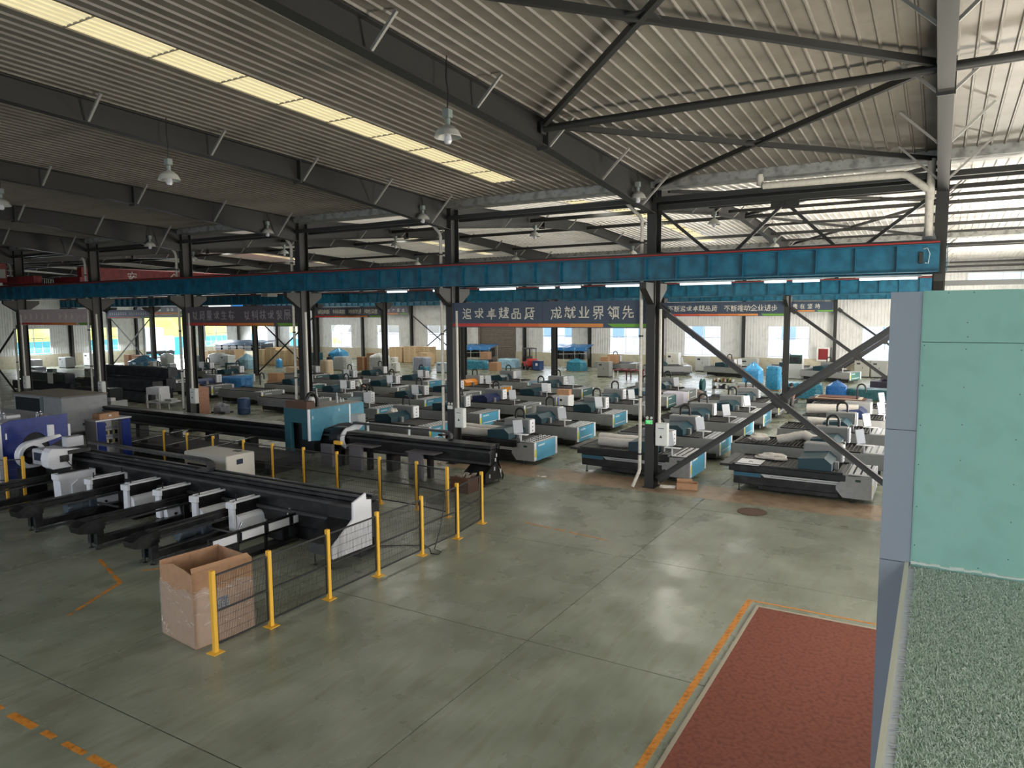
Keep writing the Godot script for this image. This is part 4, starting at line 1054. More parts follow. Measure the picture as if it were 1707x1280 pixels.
func build_pipe_cutter():
	var blk := worn("black enamel", C8(20, 20, 22), 0.36, 0.0, 0.3, 0.2, 19)
	var gry := mat("machine rail grey", C8(70, 70, 72), 0.35, 0.3)
	var wht := worn("machine white", C8(226, 226, 230), 0.4, 0.0, 0.5, 0.03, 20)
	var blu := worn("machine blue", C8(24, 46, 126), 0.35, 0.0, 0.4, 0.08, 25)
	var chr := mat("bright steel", C8(190, 192, 196), 0.25, 0.9)
	# the long rail bed
	var r := thing("tube_rail", "long black rail bed with a white end plate in front of the near tube cutter", "machine rail", Vector3(0, 0, 9.75))
	pbox(r, "bed", -24.3, 0.42, -0.2, -11.52, 1.28, 0.28, blk, 0.02)
	pbox(r, "top_rail", -24.3, 1.3, -0.22, -11.56, 1.4, 0.3, blk, 0.015)
	pbox(r, "slide_rail", -24.3, 1.4, -0.12, -11.6, 1.45, -0.02, gry, 0.01); pbox(r, "slide_rail", -24.3, 1.4, 0.14, -11.6, 1.45, 0.24, gry, 0.01)
	pbox(r, "side_rail", -24.2, 1.14, 0.29, -11.56, 1.24, 0.36, gry, 0.02); pbox(r, "side_rail", -24.2, 0.74, 0.29, -11.56, 0.83, 0.37, gry, 0.02)
	pbox(r, "base_skid", -24.0, 0.06, -0.15, -11.6, 0.4, 0.2, blk)
	for k in 5: pbox(r, "leg", -23.6 + k * 2.9, 0.0, -0.25, -23.2 + k * 2.9, 0.45, 0.42, blk, 0.02)
	var pl := MB.new(); pl.ext([Vector2(0.77, 1.44), Vector2(0.33, 1.58), Vector2(0.32, 1.42), Vector2(0.15, 1.39), Vector2(0.15, 0.28), Vector2(1.46, 0.3), Vector2(1.45, 0.6), Vector2(0.78, 1.05)].map(func(v): return Vector2(v.x - 0.0, v.y)), Vector3(-11.52, 0, 0), Vector3.BACK, Vector3.UP, Vector3(0.05, 0, 0))
	part(r, "end_plate", pl, wht)
	var pb := MB.new(); pb.ext([Vector2(0.75, 1.3), Vector2(0.2, 1.3), Vector2(0.2, 0.3), Vector2(1.4, 0.32), Vector2(1.38, 0.56), Vector2(0.74, 1.0)], Vector3(-12.3, 0, 0), Vector3.BACK, Vector3.UP, Vector3(0.78, 0, 0))
	part(r, "end_casting", pb, blk)
	feet(r, [Vector2(-11.7, 0.3), Vector2(-11.7, 1.3), Vector2(-12.2, 1.3)], 0.3, blk)
	var ch := MB.new()
	var cp := [Vector3(-23.2, 1.78, 0.22), Vector3(-17.6, 1.76, 0.22), Vector3(-17.35, 1.72, 0.22), Vector3(-17.22, 1.6, 0.22), Vector3(-17.35, 1.47, 0.22), Vector3(-17.8, 1.46, 0.22)]
	for k in cp.size() - 1:
		var n := maxi(1, int(cp[k].distance_to(cp[k + 1]) / 0.16))
		for j in n: ch.bar(cp[k].lerp(cp[k + 1], float(j) / n), cp[k].lerp(cp[k + 1], (j + 0.92) / n), 0.2, 0.075)
	part(r, "cable_chain", ch, gry, "stuff")
	# travelling white chuck head
	var h := thing("chuck_head", "white chuck head with a round bore at the left end of the near rail", "chuck", Vector3(-24, 0, 10.4))
	var ho := MB.new(); ho.ext([Vector2(-0.05, 1.5), Vector2(0.02, 1.03), Vector2(0.56, 1.03), Vector2(0.68, 1.12), Vector2(0.72, 1.35), Vector2(0.66, 1.58), Vector2(0.56, 1.68), Vector2(-0.32, 1.56), Vector2(-0.32, 1.5)], Vector3(0.0, 0, 0), Vector3.BACK, Vector3.UP, Vector3(0.4, 0, 0))
	part(h, "housing", ho, wht)
	pbox(h, "side_cover", -0.75, 1.1, -0.1, 0.0, 1.6, 0.6, mat("cover grey", C8(190, 190, 196), 0.45), 0.03)
	pbox(h, "control_strip", -0.6, 1.25, 0.6, -0.05, 1.5, 0.62, mat("navy strip", C8(44, 50, 72), 0.5))
	pbox(h, "motor_box", 0.1, 1.66, -0.42, 0.42, 1.98, 0.1, mat("cover grey", C8(190, 190, 196), 0.45), 0.015)
	pbox(h, "slide_base", -0.4, 1.44, -0.6, 0.45, 1.56, 0.1, blk)
	var vb := MB.new(); vb.bx(Vector3(0.43, 1.33, 0.22), Vector3(0.06, 0.2, 0.26)); vb.lathe([Vector2(0.06, 0), Vector2(0.05, 0.1), Vector2(0, 0.1)], Vector3(0.46, 1.36, 0.27), 10, Basis(Vector3.BACK, -PI / 2)); vb.tube([Vector3(0.47, 1.28, 0.2), Vector3(0.55, 1.1, 0.1), Vector3(0.5, 1.06, -0.05), Vector3(0.46, 1.15, -0.1)], 0.015, 6)
	part(h, "valve_block", vb, mats["dark steel"])
	var fu := thing("front_chuck", "white ring chuck with a black bore in front of the blue tube cutter", "chuck", Vector3(-25.35, 0, 10.75))
	var ri := MB.new(); ri.lathe([Vector2(0.31, -0.16), Vector2(0.42, -0.16), Vector2(0.44, -0.12), Vector2(0.44, 0.12), Vector2(0.42, 0.16), Vector2(0.31, 0.16), Vector2(0.31, -0.16)], Vector3(0, 1.3, 0), 28, Basis(Vector3.BACK, -PI / 2))
	part(fu, "ring", ri, wht)
	var bo := MB.new(); bo.lathe([Vector2(0.31, -0.1), Vector2(0.31, -0.08), Vector2(0.09, -0.06), Vector2(0.09, -0.1)], Vector3(0, 1.3, 0), 24, Basis(Vector3.BACK, -PI / 2))
	for k in 4:
		var an := PI / 4 + k * PI / 2
		bo.bx(Vector3(0.0, 1.3 + sin(an) * 0.2, cos(an) * 0.2), Vector3(0.08, 0.2, 0.09), Basis(Vector3.RIGHT, -an + PI / 2))
	part(fu, "jaws", bo, blk)
	var ar := MB.new(); ar.ext([Vector2(0.1, 1.74), Vector2(-0.9, 1.86), Vector2(-0.95, 1.78), Vector2(-0.25, 1.62)], Vector3(-0.1, 0, 0), Vector3.BACK, Vector3.UP, Vector3(0.2, 0, 0)); ar.box(-0.1, 1.78, -0.75, 0.05, 2.2, -0.6)
	part(fu, "arm", ar, wht)
	pbox(fu, "pedestal", -0.2, 0.0, -0.35, 0.2, 0.9, 0.35, blk, 0.02)
	pbox(fu, "connector", -0.15, 0.95, -0.95, 0.3, 1.35, -0.42, blk, 0.03)
	# blue enclosure
	var b := thing("blue_enclosure", "deep blue machine enclosure with a black domed opening at the left edge", "machine", Vector3(-26.4, 0, 9.9))
	var face := []
	for v in [[1.22, 2.25], [0.9, 2.36], [-0.9, 2.38], [-0.9, 1.6]]: face.append(Vector2(v[0], v[1]))
	for k in 9:
		var an := PI * k / 8.0
		face.append(Vector2(0.2 - cos(an) * 0.46, 1.32 + sin(an) * 0.55))
	face.append_array([Vector2(0.66, 0.35), Vector2(1.22, 0.4)])
	var fm := MB.new(); fm.ext(face, Vector3(-0.04, 0, 0), Vector3.BACK, Vector3.UP, Vector3(0.06, 0, 0))
	part(b, "front_panel", fm, blu)
	pbox(b, "body", -4.8, 0.1, -0.95, -0.05, 2.2, 1.2, mat("enclosure dark", C8(24, 26, 32), 0.6), 0.03)
	pbox(b, "side_panel", -4.8, 0.35, 1.2, -0.02, 2.2, 1.25, blu)
	pbox(b, "white_post", -0.02, 0.3, 1.22, 0.05, 2.25, 1.34, wht); pbox(b, "white_post", -0.03, 1.4, -0.98, 0.03, 2.0, -0.9, wht)
	pbox(b, "roof", -4.8, 2.2, -0.95, -0.06, 2.3, 1.2, mat("cover grey", C8(190, 190, 196), 0.45), 0.02)
	pbox(b, "roof_tray", -1.6, 2.3, 0.15, -0.9, 2.42, 0.65, wht, 0.03)
	for p in [[-0.75, 0.75, 0.26], [-0.7, 0.9, 0.2], [-0.9, 0.82, 0.48], [-0.55, -0.2, 0.18], [-0.6, -0.34, 0.2]]:
		var m := MB.new(); m.lathe([Vector2(0.06, 0), Vector2(0.065, p[2] * 0.7), Vector2(0.035, p[2] * 0.8), Vector2(0.035, p[2]), Vector2(0, p[2])], Vector3(p[0], 2.3, p[1]), 10)
		part(b, "filter_bottle", m, chr)
	pbox(b, "handle", 0.0, 1.75, 1.05, 0.03, 1.95, 1.1, wht)
	# open control cabinet
	var c := thing("control_cabinet", "open grey control cabinet with blue doors and rows of switchgear beside the near rail", "cabinet", Vector3(-27.35, 0, 7.0))
	var cg := mat("cabinet grey", C8(168, 166, 172), 0.5)
	pbox(c, "back_wall", -0.4, 0.1, -0.66, -0.34, 1.85, 0.66, cg)
	pbox(c, "side_wall", -0.34, 0.1, 0.6, 0.35, 1.85, 0.66, cg); pbox(c, "side_wall", -0.34, 0.1, -0.66, 0.35, 1.85, -0.6, cg)
	pbox(c, "top", -0.42, 1.85, -0.7, 0.42, 1.9, 0.7, wht, 0.01); pbox(c, "plinth", -0.4, 0.0, -0.66, 0.35, 0.1, 0.66, blk)
	pbox(c, "mounting_plate", -0.34, 0.2, -0.58, -0.28, 1.8, 0.58, mat("plate white", C8(206, 206, 210), 0.5))
	for d in [[0.36, 0.63, 0.34, 0.22], [0.36, -0.66, 0.3, -0.42]]:
		var m := MB.new(); m.bar(Vector3(d[0], 0.98, d[1]), Vector3(d[0] + d[2] * 0.5, 0.98, d[1] - d[3]), 0.03, 1.7)
		part(c, "door", m, blu)
	for row in [[1.22, 9], [0.88, 8], [1.58, 3]]:
		for k in row[1]:
			var z: float = -0.42 + 0.84 * k / (row[1] - 1.0)
			pbox(c, "breaker", -0.28, row[0], z - 0.035, -0.18, row[0] + (0.14 if row[1] > 4 else 0.08), z + 0.035, mats["dark steel"] if (k % 2 == 0) != (row[1] == 3) else mat("breaker pale", C8(214, 206, 150) if row[1] > 4 else C8(230, 232, 236), 0.5))
	for k in 3: pbox(c, "cable_duct", -0.28, 1.1 - k * 0.33 + 0.33, -0.5, -0.22, 1.16 - k * 0.33 + 0.33, 0.5, cg)
	var bx := thing("small_carton", "small brown carton lying on top of the open control cabinet", "carton", Vector3(-27.3, 1.9, 7.1), 0.15)
	pbox(bx, "box", -0.2, 0, -0.42, 0.2, 0.22, 0.42, mats["kraft board"], 0.01)
	pbox(bx, "paper_label", 0.2, 0.08, -0.08, 0.203, 0.14, 0.02, mat("paper", C8(230, 228, 220), 0.8))
	var wb := thing("white_cooler", "low white cooling unit standing behind the near black rail", "cooler", Vector3(-20.95, 0, 6.95))
	pbox(wb, "casing", -1.1, 0.05, -0.6, 1.1, 1.18, 0.55, mat("cream enamel", C8(222, 218, 208), 0.45), 0.03)
	pbox(wb, "grille", -0.9, 0.2, 0.55, 0.1, 0.8, 0.57, mats["dark steel"]); pbox(wb, "display", 1.1, 0.85, -0.1, 1.11, 1.02, 0.15, mats["navy strip"]); pbox(wb, "top_grip", 0.4, 1.18, -0.4, 0.7, 1.2, -0.25, blk)
	# loading arms across the front, with lifting rollers between
	var xs := [-24.1, -20.85, -17.95, -15.7]
	var proto: Node3D = null
	for i in 4:
		var lab: String = "black loading arm with paired front legs, %s of four by the rail" % ["leftmost", "second from the left", "third from the left", "nearest the tall carton"][i]
		if proto == null:
			proto = thing("loading_arm", lab, "machine arm", Vector3(xs[i], 0, 0))
			pbox(proto, "beam", -0.12, 0.62, 10.2, 0.12, 0.76, 13.0, blk, 0.015)
			pbox(proto, "wear_strip", -0.1, 0.76, 10.3, -0.03, 0.79, 12.9, gry); pbox(proto, "chain", 0.02, 0.76, 10.25, 0.09, 0.8, 12.95, blk)
			pbox(proto, "side_bar", 0.12, 0.56, 10.3, 0.16, 0.61, 12.7, gry)
			var nose := MB.new(); nose.ext([Vector2(12.75, 0.78), Vector2(13.2, 0.76), Vector2(13.42, 0.66), Vector2(13.38, 0.5), Vector2(13.0, 0.42), Vector2(12.75, 0.5)], Vector3(-0.2, 0, 0), Vector3.BACK, Vector3.UP, Vector3(0.4, 0, 0))
			part(proto, "nose", nose, blk)
			for s in [-0.14, 0.14]:
				pbox(proto, "leg", s - 0.06, 0.12, 12.78, s + 0.06, 0.6, 12.98, blk, 0.012)
			pbox(proto, "leg", -0.12, 0.0, 10.3, 0.12, 0.62, 10.5, blk, 0.012)
			pbox(proto, "floor_beam", -0.1, 0.1, 10.4, 0.1, 0.28, 12.9, blk, 0.012); pbox(proto, "floor_pipe", 0.2, 0.04, 10.4, 0.26, 0.1, 12.95, gry)
			feet(proto, [Vector2(-0.15, 12.93), Vector2(0.15, 12.93)], 0.14, blk)
		else: dup(proto, lab, Vector3(xs[i], 0, 0))
	var rp: Node3D = null
	var rx := [-22.85, -21.3, -19.65, -18.25, -16.75, -15.35]
	for i in 6:
		if i == 0:
			var w := thing("white_guard", "plain white angular guard box between the loading arms, leftmost", "guard", Vector3(rx[0], 0, 10.75))
			var m := MB.new(); m.ext([Vector2(-0.42, 0.36), Vector2(0.5, 0.28), Vector2(0.52, 0.82), Vector2(0.56, 0.86), Vector2(0.56, 1.02), Vector2(-0.56, 1.02), Vector2(-0.56, 0.82), Vector2(-0.46, 0.8)], Vector3(-0.2, 0, 0), Vector3.BACK, Vector3.UP, Vector3(0.4, 0, 0))
			m.ext([Vector2(-0.3, 0.4), Vector2(0.2, 0.36), Vector2(0.2, 0.66), Vector2(0.0, 0.8), Vector2(-0.3, 0.8)], Vector3(0.2, 0, 0), Vector3.BACK, Vector3.UP, Vector3(0.06, 0, 0))
			part(w, "casing", m, wht)
			pbox(w, "stand", -0.25, 0, -0.3, 0.25, 0.3, 0.3, blk)
			var tr := MB.new(); tr.tube([Vector3(0, 1.03, -0.45), Vector3(0, 1.03, 0.45)], 0.04, 8)
			part(w, "roller", tr, blk)
			continue
		var lab: String = "white-framed lifting roller unit, %s in the row in front of the near rail" % ORD[i - 1]
		if rp == null:
			rp = thing("lifting_roller", lab, "roller unit", Vector3(rx[i], 0, 10.6))
			pbox(rp, "end_frame", -0.1, 0.25, 0.5, 0.1, 1.0, 0.58, wht, 0.01); pbox(rp, "end_frame", -0.08, 0.4, -0.6, 0.1, 1.02, -0.52, wht, 0.01)
			pbox(rp, "head_block", -0.16, 0.86, 0.5, 0.14, 1.03, 0.62, wht, 0.02)
			pbox(rp, "top_bar", 0.05, 1.0, -0.52, 0.12, 1.05, 0.5, wht, 0.008)
			pbox(rp, "top_bar", -0.14, 1.0, -0.52, -0.08, 1.05, 0.5, wht, 0.008)
			var ro := MB.new(); ro.lathe([Vector2(0.0, -0.5), Vector2(0.085, -0.5), Vector2(0.085, 0.49), Vector2(0, 0.49)], Vector3(-0.04, 0.92, 0), 14, Basis(Vector3.RIGHT, PI / 2))
			part(rp, "roller", ro, blk)
			pbox(rp, "belt_panel", -0.05, 0.55, -0.5, 0.05, 0.9, 0.49, blk)
			var g := MB.new(); g.ext([Vector2(0.05, 0.68), Vector2(0.16, 0.66), Vector2(0.24, 0.58), Vector2(0.3, 0.26), Vector2(0.05, 0.26)], Vector3(0, 0, -0.5), Vector3.RIGHT, Vector3.UP, Vector3(0, 0, 0.98))
			part(rp, "white_cover", g, wht)
			for z in [-0.3, 0.25]:
				var k := MB.new(); k.lathe([Vector2(0.035, 0), Vector2(0.035, 0.04), Vector2(0, 0.04)], Vector3(0.29, 0.34, z), 8, Basis(Vector3.BACK, -PI / 2))
				part(rp, "knob", k, blk)
			for z in [0.4, -0.45]: pbox(rp, "guide_pin", -0.01, 1.03, z - 0.012, 0.01, 1.2, z + 0.012, blk)
			pbox(rp, "stand", -0.25, 0, -0.4, 0.2, 0.26, 0.45, blk)
		else: dup(rp, lab, Vector3(rx[i], 0, 10.6 - 0.06 * i))
	for i in 2:
		var q: float = [-21.2, -16.1][i]
		var m := thing("drive_motor", "dark geared motor lying under the %s loading arm" % ["second", "fourth"][i], "motor", Vector3(q, 0.18, 11.6))
		var a := MB.new(); a.lathe([Vector2(0, -0.3), Vector2(0.14, -0.3), Vector2(0.15, -0.25), Vector2(0.15, 0.12), Vector2(0.11, 0.16), Vector2(0.11, 0.34), Vector2(0.0, 0.34)], Vector3(0, 0.16, 0), 16, Basis(Vector3.RIGHT, -PI / 2))
		part(m, "motor_body", a, mat("motor grey-blue", C8(84, 96, 106), 0.4, 0.2))
		pbox(m, "gearbox", -0.14, 0.02, -0.62, 0.14, 0.34, -0.3, mat("motor grey-blue", C8(84, 96, 106), 0.4, 0.2), 0.03)
		pbox(m, "terminal_box", -0.08, 0.3, -0.1, 0.08, 0.42, 0.1, blk, 0.01)
		var s := MB.new(); s.tube([Vector3(0.14, 0.18, -0.46), Vector3(1.3, 0.18, -0.5)], 0.035, 8)
		part(m, "drive_shaft", s, gry)
		pbox(m, "bracket", -0.2, -0.18, -0.5, 0.2, 0.02, 0.2, blk)
	# outfeed rack with white boards
	var o := thing("outfeed_rack", "black frame rack with white boards behind the tall carton", "rack", Vector3(-13.85, 0, 11.3))
	for y in [0.74, 0.47]: pbox(o, "rail", -0.03, y, -1.9, 0.03, y + 0.05, 1.35, blk)
	for k in 5: pbox(o, "upright", -0.03, 0.0 if k % 2 == 0 else 0.47, -1.85 + k * 0.79, 0.03, 0.78, -1.79 + k * 0.79, blk)
	for k in 4: pbox(o, "white_board", 0.01, 0.53, -1.76 + k * 0.79, 0.025, 0.72, -1.12 + k * 0.79, wht)
	for z in [-1.1, 0.4]:
		pbox(o, "cylinder", -0.45, 0.1, z, -0.15, 0.62, z + 0.22, blk, 0.02)
		var rr := MB.new(); rr.tube([Vector3(-0.3, 0.3, z + 0.1), Vector3(-0.3, 0.85, z - 0.2)], 0.03, 8)
		part(o, "piston_rod", rr, chr)
	pbox(o, "floor_rail", -0.5, 0.0, -1.9, -0.1, 0.1, 1.3, blk)

func build_second_cutter():
	var blk: Material = mats["black enamel"]; var gry: Material = mats["machine rail grey"]
	var teal := worn("machine teal", C8(70, 134, 158), 0.4, 0.0, 0.4, 0.05, 52)
	var tdk := mat("machine dark teal", C8(34, 84, 96), 0.45)
	var cg := mat("light machine grey", C8(178, 182, 182), 0.5)
	var r := thing("tube_rail", "long black rail bed of the second tube cutter with a black end stand", "machine rail", Vector3(0, 0, 2.2))
	pbox(r, "bed", -36.0, 0.62, -0.25, -12.8, 1.2, 0.25, blk, 0.02)
	pbox(r, "top_rail", -36.0, 1.22, -0.28, -12.75, 1.34, 0.3, blk, 0.015)
	pbox(r, "side_rail", -36.0, 1.08, 0.26, -12.8, 1.17, 0.33, gry, 0.02); pbox(r, "side_rail", -36.0, 0.68, 0.26, -12.8, 0.77, 0.34, gry, 0.02)
	var pl := MB.new(); pl.ext([Vector2(0.7, 0.46), Vector2(0.7, 0.1), Vector2(-0.42, 0.08), Vector2(-0.48, 0.2), Vector2(-0.15, 0.72), Vector2(-0.05, 1.36), Vector2(-0.25, 1.36), Vector2(-0.25, 1.3), Vector2(0.0, 0.78)], Vector3(-12.78, 0, 0), Vector3.BACK, Vector3.UP, Vector3(0.06, 0, 0))
	part(r, "end_plate", pl, blk)
	var pc := MB.new(); pc.ext([Vector2(0.68, 0.46), Vector2(0.68, 0.12), Vector2(-0.4, 0.12), Vector2(-0.2, 0.66), Vector2(0.2, 0.68)], Vector3(-13.6, 0, 0), Vector3.BACK, Vector3.UP, Vector3(0.82, 0, 0))
	part(r, "end_casting", pc, blk)
	for p in [[0.45, 0.35], [0.15, 0.55], [-0.25, 0.42], [0.02, 1.0], [0.08, 0.85]]: pbox(r, "adjuster", -12.72, p[1] - 0.06, p[0] - 0.03, -12.7, p[1] + 0.06, p[0] + 0.03, cg)
	for k in 8: pbox(r, "leg", -35.6 + k * 2.6, 0.0, -0.25, -35.3 + k * 2.6, 0.62, 0.25, blk, 0.02)
	feet(r, [Vector2(-12.85, -0.35), Vector2(-12.85, 0.6), Vector2(-13.5, 0.6)], 0.14, blk)
	var ch := MB.new(); var cp := [Vector3(-19.3, 1.62, -0.15), Vector3(-15.0, 1.62, -0.15), Vector3(-14.75, 1.55, -0.15), Vector3(-14.68, 1.42, -0.15), Vector3(-14.8, 1.36, -0.15)]
	for k in cp.size() - 1:
		var n := maxi(1, int(cp[k].distance_to(cp[k + 1]) / 0.16))
		for j in n: ch.bar(cp[k].lerp(cp[k + 1], float(j) / n), cp[k].lerp(cp[k + 1], (j + 0.92) / n), 0.16, 0.08)
	part(r, "cable_chain", ch, gry, "stuff")
	for x in [-18.6, -16.6]: pbox(r, "chain_bracket", x - 0.02, 1.34, -0.2, x + 0.02, 1.7, -0.1, cg)
	# teal portal with ring chuck
	var e := thing("teal_enclosure", "tall teal portal enclosure of the second tube cutter over its ring chuck", "machine", Vector3(-20.5, 0, 2.2))
	var fm := MB.new(); fm.ext([Vector2(1.0, 2.19), Vector2(-2.0, 2.16), Vector2(-2.04, 0.9), Vector2(-1.75, 0.95), Vector2(-1.6, 1.4), Vector2(-0.5, 1.45), Vector2(0.27, 1.34), Vector2(0.5, 0.92), Vector2(1.0, 0.98)], Vector3(-0.05, 0, 0), Vector3.BACK, Vector3.UP, Vector3(0.07, 0, 0))
	part(e, "front_panel", fm, teal)
	pbox(e, "corner_post", -0.02, 0.98, 1.0, 0.05, 2.2, 1.1, mat("machine white", C8(226, 226, 230), 0.4), 0.01); pbox(e, "corner_post", 0.02, 1.4, -1.2, 0.04, 2.17, -1.12, mats["machine white"])
	pbox(e, "side_panel", -1.3, 1.65, 1.04, -0.03, 2.19, 1.08, tdk)
	pbox(e, "side_post", -1.3, 0.0, 0.9, -0.95, 1.65, 1.08, tdk, 0.02); pbox(e, "side_post", -0.35, 1.0, 0.98, -0.03, 1.65, 1.08, tdk, 0.02)
	pbox(e, "roof", -1.3, 2.12, -2.0, -0.06, 2.2, 1.04, mat("roof sheet grey", C8(128, 124, 116), 0.5), 0.01)
	pbox(e, "back_panel", -1.32, 0.9, -2.0, -1.28, 2.15, 0.9, tdk)
	pbox(e, "inner_body", -1.2, 0.4, -1.9, -0.15, 1.9, 0.7, mat("enclosure dark", C8(24, 26, 32), 0.6), 0.02)
	pbox(e, "rusty_box", -1.25, 2.2, 0.62, -0.1, 2.48, 1.02, mat("brown steel box", C8(88, 62, 48), 0.6), 0.01)
	var hs := MB.new(); hs.tube([Vector3(-0.4, 2.2, 0.75), Vector3(-0.4, 2.5, 0.75), Vector3(-0.4, 2.72, 0.62), Vector3(-0.4, 2.76, 0.48), Vector3(-0.4, 2.72, 0.34), Vector3(-0.4, 2.5, 0.2), Vector3(-0.4, 2.2, 0.2)], 0.07, 10)
	part(e, "hose_arch", hs, blk)
	for p in [[0.1, 0.7], [-1.0, 0.42], [-1.2, 0.2], [-1.35, 0.16]]:
		var m := MB.new(); m.lathe([Vector2(0.05, 0), Vector2(0.05, p[1] * 0.6), Vector2(0.025, p[1] * 0.7), Vector2(0.025, p[1]), Vector2(0, p[1])], Vector3(-0.5, 2.2, p[0]), 8)
		part(e, "filter_bottle", m, cg)
	for p in [[0.85, 1.8], [-0.55, 1.95]]: pbox(e, "handle", 0.02, p[1], p[0], 0.05, p[1] + 0.12, p[0] + 0.03, mats["machine white"])
	var k := thing("ring_chuck", "white ring chuck with a black drum in front of the teal portal", "chuck", Vector3(-19.5, 1.05, 2.35))
	var ri := MB.new(); ri.lathe([Vector2(0.27, 0.1), Vector2(0.39, 0.1), Vector2(0.41, 0.13), Vector2(0.41, 0.2), Vector2(0.38, 0.23), Vector2(0.28, 0.23), Vector2(0.27, 0.1)], Vector3.ZERO, 26, Basis(Vector3.BACK, -PI / 2))
	part(k, "ring", ri, mats["machine white"])
	var dr := MB.new(); dr.lathe([Vector2(0.24, -0.45), Vector2(0.42, -0.45), Vector2(0.44, -0.3), Vector2(0.44, 0.0), Vector2(0.4, 0.1), Vector2(0.26, 0.1), Vector2(0.2, -0.1), Vector2(0, -0.1)], Vector3.ZERO, 24, Basis(Vector3.BACK, -PI / 2))
	part(k, "drum", dr, blk)
	var a := MB.new(); a.ext([Vector2(0.05, 0.38), Vector2(-0.75, 0.56), Vector2(-0.8, 0.42), Vector2(-0.42, 0.18)], Vector3(0.1, 0, 0), Vector3.BACK, Vector3.UP, Vector3(0.12, 0, 0))
	part(k, "arm", a, mats["machine white"])
	pbox(k, "motor_box", -0.1, 0.5, -0.85, 0.3, 0.86, -0.42, cg, 0.01)
	pbox(k, "side_box", -0.1, -0.32, -0.95, 0.35, 0.1, -0.45, cg, 0.04)
	pbox(k, "saddle", -0.45, -1.05, -0.4, 0.1, -0.4, 0.4, blk, 0.02)
	for i in 3:
		var x: float = [-19.85, -18.4, -15.6][i]
		var s := thing("support_stand", "grey box-shaped floor stand under the second rail, %s" % ["below the teal portal", "just right of the ring chuck", "towards the right end"][i], "stand", Vector3(x, 0, 2.9))
		pbox(s, "column_box", -0.3, 0.02, -0.02, 0.3, 0.88 if i == 0 else 0.94, 0.12, mat("stand grey", C8(110, 106, 112), 0.5), 0.01)
		if i > 0: pbox(s, "table_plate", -0.35, 0.94, -0.35, 0.9, 0.98, 0.2, mat("stand plate", C8(96, 92, 94), 0.4), 0.005)
		pbox(s, "leg", 0.3, 0.0, -0.4, 0.45, 0.9, -0.2, blk)
	var pa := thing("pallet_scrap", "dark brown wooden crate with scrap paper by the second rail's end", "crate", Vector3(-13.1, 0, 3.6))
	for q in 4: pbox(pa, "board", -0.35, 0.06 + q * 0.12, 0.27, 0.35, 0.16 + q * 0.12, 0.3, mat("old wood", C8(92, 62, 44), 0.8))
	pbox(pa, "box", -0.35, 0, -0.3, 0.35, 0.48, 0.27, mat("old wood", C8(92, 62, 44), 0.8))
	var sc := MB.new()
	for q in 9: sc.bx(Vector3(rng.randf_range(-0.28, 0.28), 0.5 + rng.randf_range(0, 0.08), rng.randf_range(-0.22, 0.22)), Vector3(0.16, 0.03, 0.12), Basis(Vector3(1, 0.3, 0.5).normalized(), rng.randf_range(-1, 1)))
	part(pa, "scrap_paper", sc, mat("scrap", C8(150, 140, 128), 0.8), "stuff")
	var wf := thing("white_paper_scraps", "few white paper scraps on the floor by the second rail's end", "litter", Vector3(-11.75, 0.0, 0.6))
	for q in 5:
		var m := MB.new(); m.bx(Vector3(rng.randf_range(-0.3, 0.3), 0.012, rng.randf_range(-0.15, 0.15)), Vector3(0.12, 0.006, 0.07), Basis(Vector3.UP, rng.randf() * 3) * Basis(Vector3.RIGHT, 0.1))
		part(wf, "scrap", m, mats["paper"] if mats.has("paper") else mat("paper", C8(230, 228, 220), 0.8))
	# dark trolleys and rods behind the fence
	var rk := thing("rod_rack", "dark low rack with three bright rods behind the yellow fence posts", "rack", Vector3(-22.6, 0, 4.4))
	pbox(rk, "bed", -6.6, 0.25, -1.0, 2.0, 0.55, 0.9, mat("enclosure dark", C8(24, 26, 32), 0.6), 0.02)
	for q in 4: pbox(rk, "leg", -6.3 + q * 2.7, 0, -0.8, -6.1 + q * 2.7, 0.25, 0.7, blk)
	for q in 3:
		var m := MB.new(); m.tube([Vector3(-5.6 + q * 2.1, 0.66, 1.2), Vector3(-5.7 + q * 2.1, 0.8, -1.6)], 0.03, 6)
		part(rk, "rod", m, mats["bright steel"])
		pbox(rk, "rest", -5.75 + q * 2.1, 0.55, 0.5, -5.6 + q * 2.1, 0.66, 0.7, blk); pbox(rk, "rest", -5.75 + q * 2.1, 0.55, -1.0, -5.6 + q * 2.1, 0.74, -0.8, blk)
	var yg := thing("hand_pendant", "small yellow crane pendant hanging behind the fence", "pendant", Vector3(-18.0, 1.24, 4.3))
	pbox(yg, "body", -0.16, 0, -0.06, 0.2, 0.13, 0.06, mats["safety yellow"], 0.02)
	var cb := MB.new(); cb.tube([Vector3(0, 0.12, 0), Vector3(0.0, 0.3, -0.2), Vector3(-0.2, 0.1, -1.7)], 0.01, 5)
	part(yg, "cable", cb, blk)

